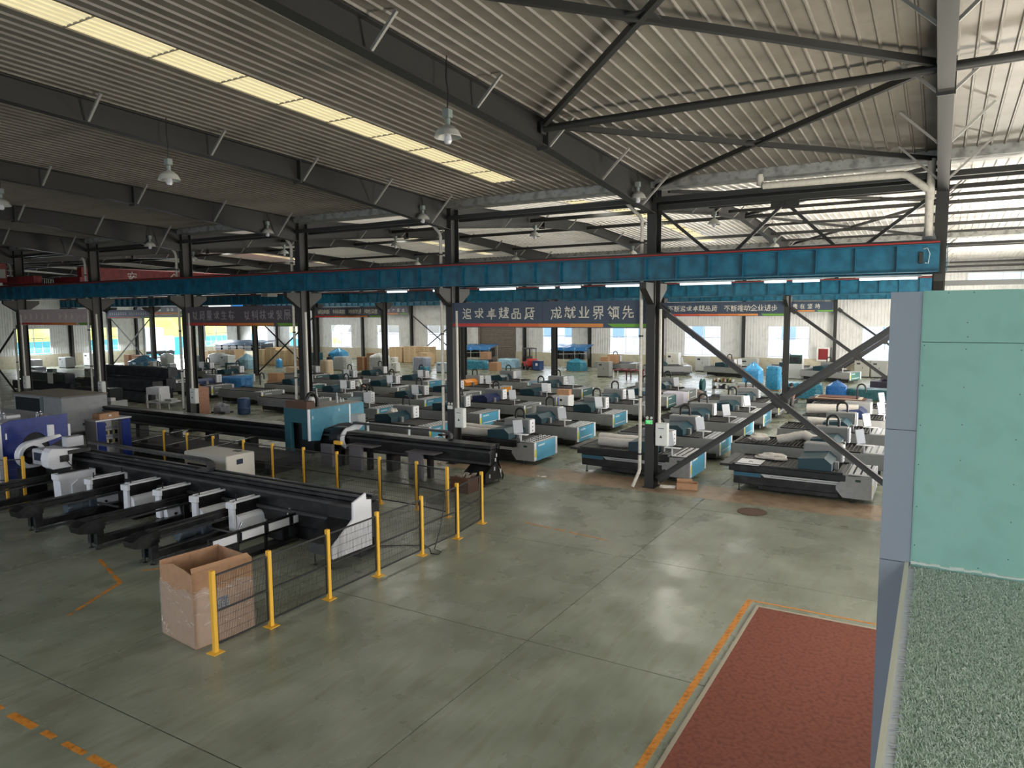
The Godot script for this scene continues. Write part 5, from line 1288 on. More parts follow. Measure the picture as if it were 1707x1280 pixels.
func cutter(label: String, at: Vector3, o := {}) -> Node3D:
	# flat-bed cutting table: x runs from the far end (-length) to the panelled control end at 0, z across; the operator side faces +z
	var L: float = o.get("len", 4.2)
	var t := thing("cutting_machine", label, "cutting machine", at, o.get("turn", 0.0), "flat-bed cutting machines standing in rows")
	var key := "%s %s %.1f" % [o.get("style", "G"), o.get("panel", "teal"), L]
	if not used.has(key + "p"):
		used[key + "p"] = t
		cutter_parts(t, L, o.get("style", "G"), o.get("panel", "teal"))
	else:
		for c in used[key + "p"].get_children():
			if c.get_meta("extra", "") == "": t.add_child(c.duplicate(), true)
	var gy := mat("head grey", C8(128, 129, 129), 0.5)
	var blk: Material = mats["black enamel"]
	var gx: float = o.get("gantry", -1.9)
	var extra := []
	if o.get("head", true):
		var pk := "head%s" % o.get("box", "dark teal")
		if not mats.has("dark teal box"): mat("dark teal box", C8(20, 56, 66), 0.45); mat("navy box", C8(30, 42, 84), 0.45); mat("orange box", C8(226, 140, 40), 0.45)
		var m := MB.new(); m.cbox(gx - 0.6, 0.92, -1.0, gx + 0.55, 1.5, -0.5, 0.03)
		extra.append(part(t, "gantry_cover", m, gy))
		extra.append(pbox(t, "gantry_end_strip", gx + 0.55, 0.94, -0.96, gx + 0.6, 1.48, -0.54, mats["machine white"], 0.008))
		var b := MB.new(); b.ext([Vector2(-0.55, 0.9), Vector2(0.42, 0.9), Vector2(0.42, 1.12), Vector2(0.2, 1.3), Vector2(-0.55, 1.22)], Vector3(gx, 0, -0.5), Vector3.RIGHT, Vector3.UP, Vector3(0, 0, 1.35))
		extra.append(part(t, "gantry_beam", b, mats[o.get("box", "dark teal") + " box"]))
		extra.append(pbox(t, "cutting_head", gx + 0.42, 0.82, 0.1, gx + 0.55, 1.1, 0.26, gy, 0.01))
		var buttons := MB.new()
		for k in 3: buttons.box(gx + 0.6, 1.02 + k * 0.15, -0.78, gx + 0.61, 1.07 + k * 0.15, -0.73)
		extra.append(part(t, "button", buttons, blk, "stuff"))
	if o.get("arch", true):
		var m := MB.new(); var r := 0.2
		var pts := [Vector3(gx - r, 1.1, -0.78)]
		for k in 9:
			var an := PI - PI * k / 8.0
			pts.append(Vector3(gx + cos(an) * r, 1.72 + sin(an) * r, -0.78))
		pts.append(Vector3(gx + r, 1.5, -0.78))
		m.tube(pts, 0.045, 8)
		extra.append(part(t, "hose_arch", m, blk))
	if o.get("screen", true):
		var m := MB.new(); m.box(-0.72, 0.85, 0.7, -0.68, 1.16, 0.74); m.box(-0.95, 1.12, 0.62, -0.4, 1.14, 0.84)
		extra.append(part(t, "screen_stand", m, mats["machine white"]))
		var s := MB.new(); s.bx(Vector3(-0.85, 1.42, 0.7), Vector3(0.4, 0.5, 0.04), Basis(Vector3.UP, 0.95) * Basis(Vector3.RIGHT, -0.22))
		extra.append(part(t, "screen", s, mat("screen back", C8(168, 172, 178), 0.5)))
	for e in extra: e.set_meta("extra", "1")
	return t

func cutter_parts(t: Node3D, L: float, style: String, panel: String):
	var blk: Material = mats["black enamel"]
	var side := worn("side panel grey", C8(138, 139, 139), 0.5, 0.0, 0.6, 0.05, 61)
	var pale := mat("control plate", C8(190, 192, 194), 0.35, 0.3)
	var pc: Color = {"teal": C8(84, 158, 190), "orange": C8(236, 158, 44), "blue": C8(56, 84, 178), "green": C8(58, 104, 104), "navy": C8(44, 56, 104), "mint": C8(66, 110, 104), "none": C8(120, 124, 124)}[panel]
	var pm := mat("end panel " + panel, pc, 0.38)
	var dk := mat("tray dark", C8(44, 44, 44), 0.5, 0.2)
	if style == "S":
		pbox(t, "tray", -L, 0.66, -0.98, -0.72, 0.86, 0.98, blk, 0.015)
		pbox(t, "tray_lip", -L - 0.28, 0.8, -0.98, -L, 0.88, 1.0, blk, 0.01)
		pbox(t, "body", -L + 0.15, 0.24, -0.9, -0.8, 0.66, 0.9, blk, 0.02)
		pbox(t, "undertray", -L + 0.9, 0.08, -0.75, -0.9, 0.24, 0.8, blk, 0.02)
		pbox(t, "teal_stripe", -L + 0.15, 0.5, 0.9, -L + 1.0, 0.62, 0.912, mat("stripe teal", C8(44, 88, 108), 0.4))
		var st := MB.new(); st.ext([Vector2(-L + 1.0, 0.62), Vector2(-0.85, 0.62), Vector2(-0.85, 0.52), Vector2(-L + 1.12, 0.52)], Vector3(0, 0, 0.9), Vector3.RIGHT, Vector3.UP, Vector3(0, 0, 0.012))
		part(t, "grey_stripe", st, mat("stripe grey", C8(176, 178, 178), 0.45))
		pbox(t, "stripe_gap", -L + 1.3, 0.56, 0.912, -0.9, 0.575, 0.914, blk)
		var w := MB.new(); w.ext([Vector2(-0.98, 0.5), Vector2(-0.72, 0.82), Vector2(0, 0.86), Vector2(0, 0.16), Vector2(-0.78, 0.16), Vector2(-0.98, 0.4)], Vector3(0, 0, -0.95), Vector3.RIGHT, Vector3.UP, Vector3(0, 0, 1.9))
		part(t, "end_cabinet", w, side)
		pbox(t, "grip", -0.45, 0.68, 0.95, -0.3, 0.75, 0.956, mat("grip green", C8(30, 60, 50), 0.5))
	else:
		pbox(t, "side_panel", -L, 0.36, 0.88, 0.0, 0.86, 0.95, side, 0.012)
		pbox(t, "side_panel", -L, 0.36, -0.95, 0.0, 0.86, -0.88, side, 0.012)
		pbox(t, "tray", -L, 0.4, -0.88, -0.7, 0.8, 0.88, dk)
		pbox(t, "far_end", -L - 0.03, 0.36, -0.95, -L, 0.86, 0.95, side, 0.008)
		pbox(t, "base", -L + 0.25, 0.1, -0.8, -0.15, 0.36, 0.84, blk, 0.02)
		pbox(t, "end_cabinet", -0.7, 0.3, -0.88, 0.0, 0.84, 0.88, side)
	var y0 := 0.16 if style == "S" else 0.22
	pbox(t, "end_panel", 0.0, y0, -0.76, 0.022, 0.84, 0.78, pm, 0.006)
	for s in [-1.0, 1.0]: pbox(t, "edge_strip", 0.0, y0 + 0.02, minf(s * 0.79, s * 0.95), 0.026, 0.87, maxf(s * 0.79, s * 0.95), mats["machine white"], 0.006)
	pbox(t, "warning_sticker", 0.026, y0 + 0.15, 0.8, 0.029, y0 + 0.45, 0.93, mat("sticker yellow", C8(226, 214, 60), 0.5))
	var lg := MB.new()
	for k in 7: lg.box(0.022, 0.7, 0.58 - k * 0.075, 0.025, 0.76, 0.63 - k * 0.075)
	part(t, "lettering", lg, mat("white print", C8(235, 240, 235), 0.5), "stuff")
	if style == "G": pbox(t, "white_band", 0.022, 0.36, -0.6, 0.025, 0.4, 0.62, mats["machine white"])
	pbox(t, "control_plate", -0.66, 0.86, -0.86, 0.0, 0.885, 0.88, pale, 0.004)
	var bb := MB.new()
	for i in 9:
		for j in 3: bb.bx(Vector3(-0.52 + j * 0.2, 0.895, -0.72 + i * 0.18), Vector3(0.05, 0.03, 0.05))
	part(t, "ball_bearing", bb, dk if style == "S" else mats["bright steel"], "stuff")
	# sacrificial slats across the bed
	var sl := MB.new()
	var x := -L + 0.1
	while x < -0.75:
		sl.box(x, 0.78, -0.82, x + 0.02, 0.875, 0.82); x += 0.125
	part(t, "slat", sl, mat("slat steel", C8(92, 90, 88), 0.45, 0.5), "stuff")
	pbox(t, "guide_rail", -L + 0.1, 0.86, 0.84, -0.8, 0.91, 0.92, blk); pbox(t, "guide_rail", -L + 0.1, 0.86, -0.92, -0.8, 0.91, -0.84, blk)
	feet(t, [Vector2(-L + 0.3, 0.78), Vector2(-L + 0.3, -0.78), Vector2(-0.55, 0.78), Vector2(-0.55, -0.78)], 0.28, blk)

func build_machines():
	var cols := {-1.45: "rightmost row", -7.0: "row right of the drainpipe", -13.1: "row under the slogan sign", -19.0: "row right of column two", -25.0: "row left of column two", -31.0: "row right of column three"}
	var far := {0: "front", 1: "second back", 2: "third back", 3: "fourth back", 4: "fifth back", 5: "sixth back"}
	# x, z, row index from the front, options
	var list := [
		[-1.45, -1.75, 0, {"style": "S", "panel": "none", "gantry": -1.55, "arch": false, "screen": false}],
		[-1.3, -5.6, 1, {"panel": "navy", "len": 5.2, "screen": true}],
		[-1.45, -10.0, 2, {"panel": "teal", "arch": true}],
		[-1.2, -14.2, 3, {"panel": "navy", "arch": false, "box": "navy"}],
		[-1.45, -18.6, 4, {"panel": "mint", "head": false, "arch": true}],
		[-7.0, -1.95, 0, {"style": "S", "gantry": -1.7}],
		[-7.05, -5.95, 1, {}], [-7.15, -10.4, 2, {"gantry": -2.3}], [-7.1, -14.2, 3, {"len": 4.6}], [-7.2, -18.5, 4, {"panel": "none", "screen": false}],
		[-13.0, -1.9, 0, {"style": "S", "gantry": -1.6}],
		[-13.15, -6.0, 1, {"gantry": -2.2}], [-13.35, -10.4, 2, {"gantry": -1.6}], [-13.2, -14.4, 3, {"panel": "mint", "gantry": -2.4}], [-13.4, -18.6, 4, {"panel": "green", "screen": false}], [-13.3, -22.4, 5, {"panel": "none"}],
		[-18.9, -3.1, 0, {"panel": "teal", "arch": true, "screen": false, "gantry": -2.6}],
		[-19.2, -7.6, 1, {"panel": "teal", "gantry": -2.4, "screen": false}], [-18.8, -11.3, 2, {"panel": "none", "box": "navy", "gantry": -2.8}], [-19.0, -15.4, 3, {"panel": "blue"}], [-19.6, -20.2, 4, {"panel": "green", "gantry": -2.6}],
		[-25.0, -6.7, 0, {"gantry": -2.4, "arch": true}], [-25.2, -11.0, 1, {"gantry": -1.7}], [-24.9, -14.6, 2, {"panel": "none", "screen": false}], [-24.8, -18.3, 3, {"panel": "orange", "box": "orange", "gantry": -2.9}], [-25.0, -22.7, 4, {"gantry": -2.6}],
		[-31.0, -7.6, 0, {"panel": "none", "head": false, "arch": false, "screen": false}], [-31.2, -11.4, 1, {"gantry": -2.0}], [-31.0, -15.6, 2, {"panel": "none"}], [-31.8, -20.0, 3, {"panel": "teal"}],
		[-37.0, -9.4, 0, {"panel": "none", "head": false, "screen": false}], [-37.4, -13.6, 1, {"panel": "green", "screen": false}], [-37.2, -18.0, 2, {"panel": "none"}], [-37.6, -22.0, 3, {"panel": "teal", "screen": false}],
		[-43.4, -10.5, 0, {"panel": "none", "screen": false, "box": "navy"}], [-43.2, -20.0, 1, {"panel": "green"}], [-49.5, -12.0, 0, {"panel": "none", "arch": false}], [-49.2, -17.2, 1, {"panel": "teal", "screen": false}], [-55.0, -13.8, 0, {"panel": "green", "screen": false}], [-55.5, -19.0, 1, {"panel": "none"}],
	]
	var tint := {"teal": "teal-blue", "orange": "orange", "blue": "bright blue", "green": "dark green", "navy": "navy blue", "mint": "dull green", "none": "plain grey"}
	for q in list:
		var where := ""
		for c in cols:
			if absf(c - q[0]) < 1.0: where = cols[c]
		if where == "": where = "row behind column three" if q[0] > -40 else ("row left of column three" if q[0] > -46 else ("row right of column four" if q[0] > -52 else "leftmost row"))
		cutter("%s cutting table, %s end panel, %s in the %s" % ["black striped" if q[3].get("style", "G") == "S" else "grey-sided", tint[q[3].get("panel", "teal")], far[q[2]], where], Vector3(q[0], 0, q[1]), q[3])
	# machines by the back wall
	var bw := [[-19.6, -42.6, 0.5, "mint", "pale-sided cutting table by the back wall, turned towards the second window"], [-13.9, -42.2, -0.25, "mint", "cutting table by the back wall with two tall loops, beside the second window"], [-5.6, -41.0, -0.35, "mint", "dark green cutting table by the back wall in front of the red cabinet"], [-24.9, -43.6, 0.1, "none", "low cutting table by the back wall under the third window"], [-9.0, -45.6, 0.0, "none", "cutting table by the back wall behind the blue wrapped crates"]]
	for q in bw: cutter(q[4], Vector3(q[0], 0, q[1]), {"turn": q[2], "panel": q[3], "screen": q[3] == "mint", "gantry": -2.6})
	# rolls of packing film and loose things lying on the beds
	var roll := func(label: String, a: Vector3, b: Vector3, r: float, c := 0):
		var d := thing("film_roll", label, "packing roll", a)
		var m := MB.new(); var v := b - a; var pts := []
		for k in 7: pts.append(v * k / 6.0 + Vector3(0, sin(k * 1.9) * 0.012, sin(k * 2.7) * 0.012))
		m.tube(pts, r, 14)
		part(d, "film", m, worn("bubble film", C8(206, 200, 192), 0.35, 0.0, 2.0, 0.08, 37))
		var e := MB.new(); e.lathe([Vector2(r * 0.4, 0), Vector2(r * 0.4, 0.02), Vector2(0, 0.02)], Vector3.ZERO, 12, Basis(Quaternion(Vector3.UP, -v.normalized())))
		part(d, "core_end", e, mat("kraft core", C8(170, 140, 104), 0.8))
	roll.call("pale roll of packing film under the slogan sign, nearer of two", Vector3(-16.6, 1.02, -1.5), Vector3(-14.9, 1.02, -1.45), 0.17)
	roll.call("pale roll of packing film under the slogan sign, farther of two", Vector3(-16.9, 1.05, -2.0), Vector3(-15.0, 1.05, -2.0), 0.19)
	roll.call("pale roll of packing film on the table beside the rainwater pipe, nearer of two", Vector3(-10.7, 1.0, -1.9), Vector3(-9.0, 1.02, -1.85), 0.17)
	roll.call("pale roll of packing film on the table beside the rainwater pipe, farther of two", Vector3(-10.9, 1.05, -2.4), Vector3(-9.0, 1.05, -2.35), 0.19)
	roll.call("long thick pale film roll lying high in the rightmost row", Vector3(-5.2, 1.15, -13.9), Vector3(-3.0, 1.25, -13.8), 0.24)
	roll.call("short pale film roll under the long thick one in the rightmost row", Vector3(-4.6, 1.1, -10.0), Vector3(-3.2, 1.1, -10.0), 0.2)
	roll.call("bent pale film roll on the second table of the rightmost row, rising part", Vector3(-5.0, 0.98, -5.5), Vector3(-4.1, 1.22, -5.6), 0.16)
	roll.call("bent pale film roll on the second table of the rightmost row, falling part", Vector3(-4.1, 1.22, -5.6), Vector3(-3.5, 1.02, -5.4), 0.17)
	var bag := func(called: String, label: String, cat: String, at: Vector3, s: Vector3, m: Material, sd: int):
		var b := thing(called, label, cat, at)
		part(b, "bag_body" if called != "film_heap" else "film", blob(s, sd), m)
	var film := worn("bubble film", C8(206, 200, 192), 0.35, 0.0, 2.0, 0.08, 37)
	bag.call("film_heap", "crumpled clear film heap on the second table of the rightmost row", "packing film", Vector3(-5.6, 1.0, -1.9 - 3.3), Vector3(0.4, 0.22, 0.35), film, 3)
	bag.call("film_heap", "crumpled pink-white film heap behind the rightmost front table", "packing film", Vector3(-4.55, 0.9, -2.2), Vector3(0.5, 0.18, 0.3), film, 5)
	bag.call("film_heap", "crumpled film over the head of a table in the row left of the second column", "packing film", Vector3(-21.6, 1.0, -3.0), Vector3(0.3, 0.45, 0.3), film, 6)
	var wp := thing("white_plate", "square white plate lying on the bed of the rightmost front table", "plate", Vector3(-5.1, 0.885, -1.3))
	pbox(wp, "sheet", -0.35, 0, -0.45, 0.4, 0.012, 0.5, mats["machine white"])
	var lf := MB.new(); lf.tube([Vector3(0.0, 0.012, 0.1), Vector3(0.02, 0.05, 0.1), Vector3(0.1, 0.05, 0.1), Vector3(0.12, 0.012, 0.1)], 0.01, 5)
	part(wp, "lifting_loop", lf, mats["black enamel"])
	# small open carton by the front column
	var sc := thing("small_open_carton", "small open brown carton on the floor at the foot of the front column's brace", "carton", Vector3(-6.85, 0, -0.25), 0.25)
	var kr: Material = mats["kraft board"]
	for z in [-0.2, 0.188]: pbox(sc, "side_wall", -0.32, 0.0, z, 0.32, 0.22, z + 0.012, kr)
	pbox(sc, "side_wall", -0.332, 0, -0.2, -0.32, 0.2, 0.2, kr); pbox(sc, "side_wall", 0.32, 0, -0.2, 0.332, 0.2, 0.2, kr); pbox(sc, "bottom", -0.32, 0, -0.2, 0.32, 0.012, 0.2, kr)
	var fp := MB.new(); fp.bx(Vector3(-0.1, 0.23, -0.24), Vector3(0.5, 0.008, 0.14), Basis(Vector3.RIGHT, 0.6))
	part(sc, "flap", fp, kr)
	var pp := thing("paper_sheet", "crumpled white paper on the floor beside the small open carton", "paper", Vector3(-7.5, 0.004, -0.2))
	var pm := MB.new(); pm.bx(Vector3(0, 0.01, 0), Vector3(0.5, 0.006, 0.35), Basis(Vector3.UP, 0.3)); pm.bx(Vector3(0.1, 0.03, 0.1), Vector3(0.4, 0.006, 0.2), Basis(Vector3(1, 0.4, 0.2).normalized(), 0.25))
	part(pp, "sheet", pm, mat("paper", C8(230, 228, 220), 0.8))

func blob(s: Vector3, sd: int) -> MB:  # a soft bag shape resting on y = 0
	var m := MB.new(); var f := FastNoiseLite.new(); f.seed = sd; f.frequency = 0.9
	var p := func(i: int, j: int) -> Vector3:
		var a := TAU * (j % 14) / 14.0; var e := PI / 2 * i / 6.0
		var d := Vector3(cos(a) * cos(e), sin(e), sin(a) * cos(e))
		return d * s * (1.0 + 0.4 * f.get_noise_3d(d.x * 2, d.y * 2, d.z * 2))
	for i in 6:
		for j in 14: m.q(p.call(i, j + 1), p.call(i, j), p.call(i + 1, j), p.call(i + 1, j + 1))
	return m

func build_left_group():
	var blk: Material = mats["black enamel"]
	var g := thing("grey_enclosure", "big grey covered machine enclosure behind the blue machine at the left", "machine", Vector3(-38.2, 0, 3.3))
	var gm := worn("enclosure grey", C8(150, 152, 154), 0.5, 0.0, 0.3, 0.05, 62)
	pbox(g, "housing", -1.9, 0.2, -1.1, 2.6, 1.95, 1.1, gm, 0.06)
	pbox(g, "plinth", -1.9, 0.0, -1.0, 2.5, 0.2, 1.0, blk)
	pbox(g, "dark_window", -1.7, 0.5, 1.1, 0.6, 1.8, 1.115, mat("smoked window", C8(46, 52, 56), 0.2)); pbox(g, "corner_strip", 0.7, 0.25, 1.1, 0.95, 1.9, 1.13, mat("strip grey", C8(112, 120, 120), 0.5))
	pbox(g, "top_cover", -1.92, 1.95, -1.12, 2.62, 1.99, 1.12, mat("dusty top", C8(136, 126, 112), 0.7), 0.01)
	var lt := MB.new()
	for k in 5: lt.box(2.6, 0.5, 0.2 - k * 0.16, 2.604, 0.62, 0.1 - k * 0.16)
	part(g, "lettering", lt, mat("dark print", Color(0.12, 0.12, 0.12), 0.6), "stuff")
	var bm := worn("stacked beam black", C8(36, 38, 46), 0.4, 0.0, 0.2, 0.2, 63)
	var n := 0
	for q in [[-50.5, -8.2, 9.0, 0.0], [-50.2, -8.22, 8.6, 0.72], [-49.9, -8.24, 8.0, 1.44], [-49.0, -6.2, 9.5, 0.0], [-48.6, -6.3, 8.2, 0.72], [-60.0, -7.0, 8.0, 0.0], [-60.4, -7.3, 7.4, 0.72], [-58.0, -10.2, 7.6, 0.0]]:
		var b := thing("steel_machine_bed", "long black unfinished machine bed stacked behind the fourth column, %s" % ["farther stack, bottom", "farther stack, middle", "farther stack, top", "nearer stack, bottom", "nearer stack, top", "left stack, bottom", "left stack, top", "lying alone behind the left stack"][n], "machine bed", Vector3(q[0], q[3], q[1]), 0.04 * (n % 3) - 0.04)
		n += 1
		pbox(b, "box_beam", -q[2] / 2, 0.06, -0.34, q[2] / 2, 0.66, 0.34, bm, 0.03)
		pbox(b, "rail", -q[2] / 2, 0.66, -0.3, q[2] / 2, 0.72, -0.2, bm); pbox(b, "rail", -q[2] / 2, 0.66, 0.2, q[2] / 2, 0.72, 0.3, bm)
		for s in [-0.35, 0.35]: pbox(b, "bearer", q[2] * s - 0.08, 0.0, -0.36, q[2] * s + 0.08, 0.06, 0.36, bm)
		pbox(b, "end_plate", q[2] / 2, 0.02, -0.36, q[2] / 2 + 0.03, 0.7, 0.36, bm)
	var wf := thing("white_frame_machine", "small white machine on four slim legs beside the fourth column", "machine", Vector3(-40.0, 0, -3.4), 0.35)
	var w: Material = mats["machine white"]
	pbox(wf, "hood", -0.5, 1.12, -0.5, 0.4, 1.55, 0.45, w, 0.03); pbox(wf, "table", -0.55, 0.62, -0.5, 1.1, 0.72, 0.45, w, 0.01)
	for x in [-0.5, 0.3]:
		for z in [-0.45, 0.38]: pbox(wf, "leg", x, 0, z, x + 0.08, 1.12, z + 0.08, w)
	pbox(wf, "side_fairing", 0.34, 0.72, -0.45, 0.46, 1.14, 0.4, w, 0.02); pbox(wf, "tray_box", 0.6, 0.72, -0.3, 1.05, 0.86, 0.3, mats["light machine grey"], 0.02)
	var bc := thing("brown_board_stack", "tall reddish-brown carton leaning beside the switch box of the fourth column", "carton", Vector3(-37.2, 0, -4.2), -0.1)
	pbox(bc, "box", -0.5, 0, -0.3, 0.45, 1.6, 0.35, worn("red kraft", C8(168, 122, 100), 0.8, 0.0, 0.8, 0.08, 18), 0.02)
	pbox(bc, "flap", -0.5, 1.6, 0.28, 0.45, 1.85, 0.34, mats["kraft board"])
	var cc := thing("grey_control_box", "pale grey control box with a clear-covered unit on top behind the grey enclosure", "cabinet", Vector3(-41.4, 0, -1.4))
	pbox(cc, "cabinet_body", -0.7, 0.0, -0.5, 0.7, 0.9, 0.5, mats["light machine grey"], 0.02); pbox(cc, "upper_case", -0.6, 0.9, -0.4, 0.45, 1.6, 0.4, mat("smoked window", C8(46, 52, 56), 0.2), 0.02); pbox(cc, "green_unit", -0.3, 1.0, 0.4, 0.2, 1.45, 0.43, mat("olive unit", C8(110, 118, 88), 0.6), 0.02); pbox(cc, "white_box", 0.25, 0.9, 0.2, 0.7, 1.1, 0.5, w, 0.02)
	var ws := thing("white_sheet_stand", "white notice sheet hanging on the dark machine behind the fifth column", "notice", Vector3(-57.8, 0.72, -6.3))
	pbox(ws, "sheet", -0.38, 0, 0, 0.38, 0.85, 0.01, mats["paper"] if mats.has("paper") else mat("paper", C8(230, 228, 220), 0.8)); pbox(ws, "clip", -0.4, 0.85, -0.3, 0.4, 1.1, 0.012, mat("grey-green box", C8(96, 110, 108), 0.6))
	var db := thing("blue_drum", "dark blue plastic drum beside the grey motor behind the fence", "drum", Vector3(-34.9, 0, -5.4))
	var d := MB.new(); d.lathe([Vector2(0, 0), Vector2(0.33, 0), Vector2(0.36, 0.06), Vector2(0.36, 0.3), Vector2(0.38, 0.34), Vector2(0.36, 0.38), Vector2(0.36, 0.86), Vector2(0.32, 0.95), Vector2(0, 0.95)], Vector3.ZERO, 18)
	part(db, "shell", d, mat("drum blue", C8(36, 62, 98), 0.45))
	var pu := thing("grey_pump", "grey wrapped pump unit left of the dark blue drum", "pump", Vector3(-36.6, 0, -5.2))
	part(pu, "wrapped_body", blob(Vector3(0.55, 0.6, 0.45), 9), mat("grey wrap", C8(140, 142, 150), 0.4)); pbox(pu, "base", -0.5, 0, -0.4, 0.5, 0.08, 0.4, blk)
	var le := thing("left_cabinet", "pale stained upright panel at the left edge behind the blue machine", "panel", Vector3(-47.9, 0, 2.2))
	pbox(le, "board", -0.2, 0.0, -0.6, 0.2, 2.2, 0.55, worn("stained board", C8(170, 164, 156), 0.7, 0.0, 0.7, 0.12, 64), 0.02)

func carton(label: String, x: float, z: float, w: float, h: float, d: float, turn := 0.0, y := 0.0, m: Material = null, called := "carton"):
	var c := thing(called, label, "carton", Vector3(x, y, z), turn)
	var k: Material = m if m else mats["kraft board"]
	pbox(c, "box", -w / 2, 0, -d / 2, w / 2, h - 0.012, d / 2, k, 0.012)
	for s in [-1.0, 1.0]: pbox(c, "lid_flap", -w / 2, h - 0.012, minf(s * 0.006, s * d / 2), w / 2, h, maxf(s * 0.006, s * d / 2), k)
	pbox(c, "tape", -w / 2 - 0.002, h, -0.03, w / 2 + 0.002, h + 0.003, 0.03, mat("parcel tape", C8(190, 164, 120), 0.4))

func crate(label: String, x: float, z: float, w: float, h: float, d: float, turn := 0.0):
	var c := thing("wooden_crate", label, "crate", Vector3(x, 0, z), turn)
	var p := worn("plywood", C8(206, 178, 140), 0.75, 0.0, 0.6, 0.07, 26)
	pbox(c, "skid", -w / 2, 0, -d / 2, w / 2, 0.1, d / 2, mat("skid wood", C8(160, 132, 98), 0.8))
	var n := maxi(2, int(h / 0.4))
	for k in n: pbox(c, "plank", -w / 2, 0.1 + (h - 0.1) * k / n + 0.005, -d / 2, w / 2, 0.1 + (h - 0.1) * (k + 1) / n - 0.005, d / 2, p)
	for s in [-0.48, 0.0, 0.48]: pbox(c, "batten", w * s - 0.05, 0.1, d / 2, w * s + 0.05, h, d / 2 + 0.025, mat("batten wood", C8(222, 196, 156), 0.75))
	pbox(c, "lid", -w / 2 - 0.02, h, -d / 2 - 0.02, w / 2 + 0.02, h + 0.025, d / 2 + 0.04, p)

func wrapped(called: String, label: String, cat: String, x: float, z: float, w: float, h: float, d: float, m: Material, peak := 0.0, turn := 0.0):
	# a load under a tarpaulin or film: a slumped box with folds, on a low pallet
	var t := thing(called, label, cat, Vector3(x, 0, z), turn)
	pbox(t, "pallet", -w * 0.46, 0, -d * 0.46, w * 0.46, 0.1, d * 0.46, mat("skid wood", C8(160, 132, 98), 0.8))
	var b := MB.new(); var f := FastNoiseLite.new(); f.seed = int(absf(x * 7 + z * 3)); f.frequency = 0.8
	var N := 20
	var prof := [[1.0, 0.05], [0.99, 0.35], [0.97, 0.7], [0.95, 0.92], [0.85, 1.0], [0.45, 1.0 + peak * 0.5], [0.0, 1.0 + peak]]
	var p := func(i: int, j: int) -> Vector3:
		var a := TAU * (j % N) / N
		var c := cos(a); var s := sin(a)
		var r := 1.0 / pow(pow(absf(c), 5.0) + pow(absf(s), 5.0), 0.2)
		var k: float = prof[i][0] * (1.0 + 0.07 * f.get_noise_2d(j % N * 1.1, i * 0.7))
		return Vector3(c * r * k * w / 2, h * prof[i][1] / (1.0 + peak) * (1.0 + (0.05 * f.get_noise_2d(j % N * 0.9, 40) if i > 2 else 0.0)), s * r * k * d / 2)
	for i in prof.size() - 1:
		for j in N:
			if i == prof.size() - 2: b.t3(p.call(i, j + 1), p.call(i, j), p.call(i + 1, j))
			else: b.q(p.call(i, j + 1), p.call(i, j), p.call(i + 1, j), p.call(i + 1, j + 1))
	part(t, "cover", b, m)
	var e := MB.new()
	for k in 3: e.bar(Vector3(-w * 0.5, h * (0.25 + k * 0.22), d * 0.49), Vector3(w * 0.5, h * (0.2 + k * 0.24), d * 0.5), 0.03, 0.01, Vector3.BACK)
	part(t, "fold", e, m, "stuff")

func cabinet(label: String, x: float, z: float, w: float, h: float, d: float, c: Color, turn := 0.0, called := "machine_cabinet"):
	var t := thing(called, label, "cabinet", Vector3(x, 0, z), turn)
	var m := mat("cabinet %s" % c.to_html(false), c, 0.5)
	pbox(t, "plinth", -w / 2 + 0.03, 0, -d / 2 + 0.03, w / 2 - 0.03, 0.08, d / 2 - 0.03, mats["black enamel"])
	pbox(t, "cabinet_body", -w / 2, 0.08, -d / 2, w / 2, h, d / 2, m, 0.02)
	for s in 2: pbox(t, "door", -w / 2 + 0.03 + s * (w / 2 - 0.02), 0.12, d / 2, -0.01 + s * (w / 2 - 0.02), h - 0.05, d / 2 + 0.015, m)
	pbox(t, "handle", 0.03, h * 0.5, d / 2 + 0.015, 0.06, h * 0.62, d / 2 + 0.04, mats["dark steel"])
	pbox(t, "vent", -w * 0.35, h * 0.75, d / 2 + 0.015, -w * 0.12, h * 0.85, d / 2 + 0.02, mats["dark steel"])

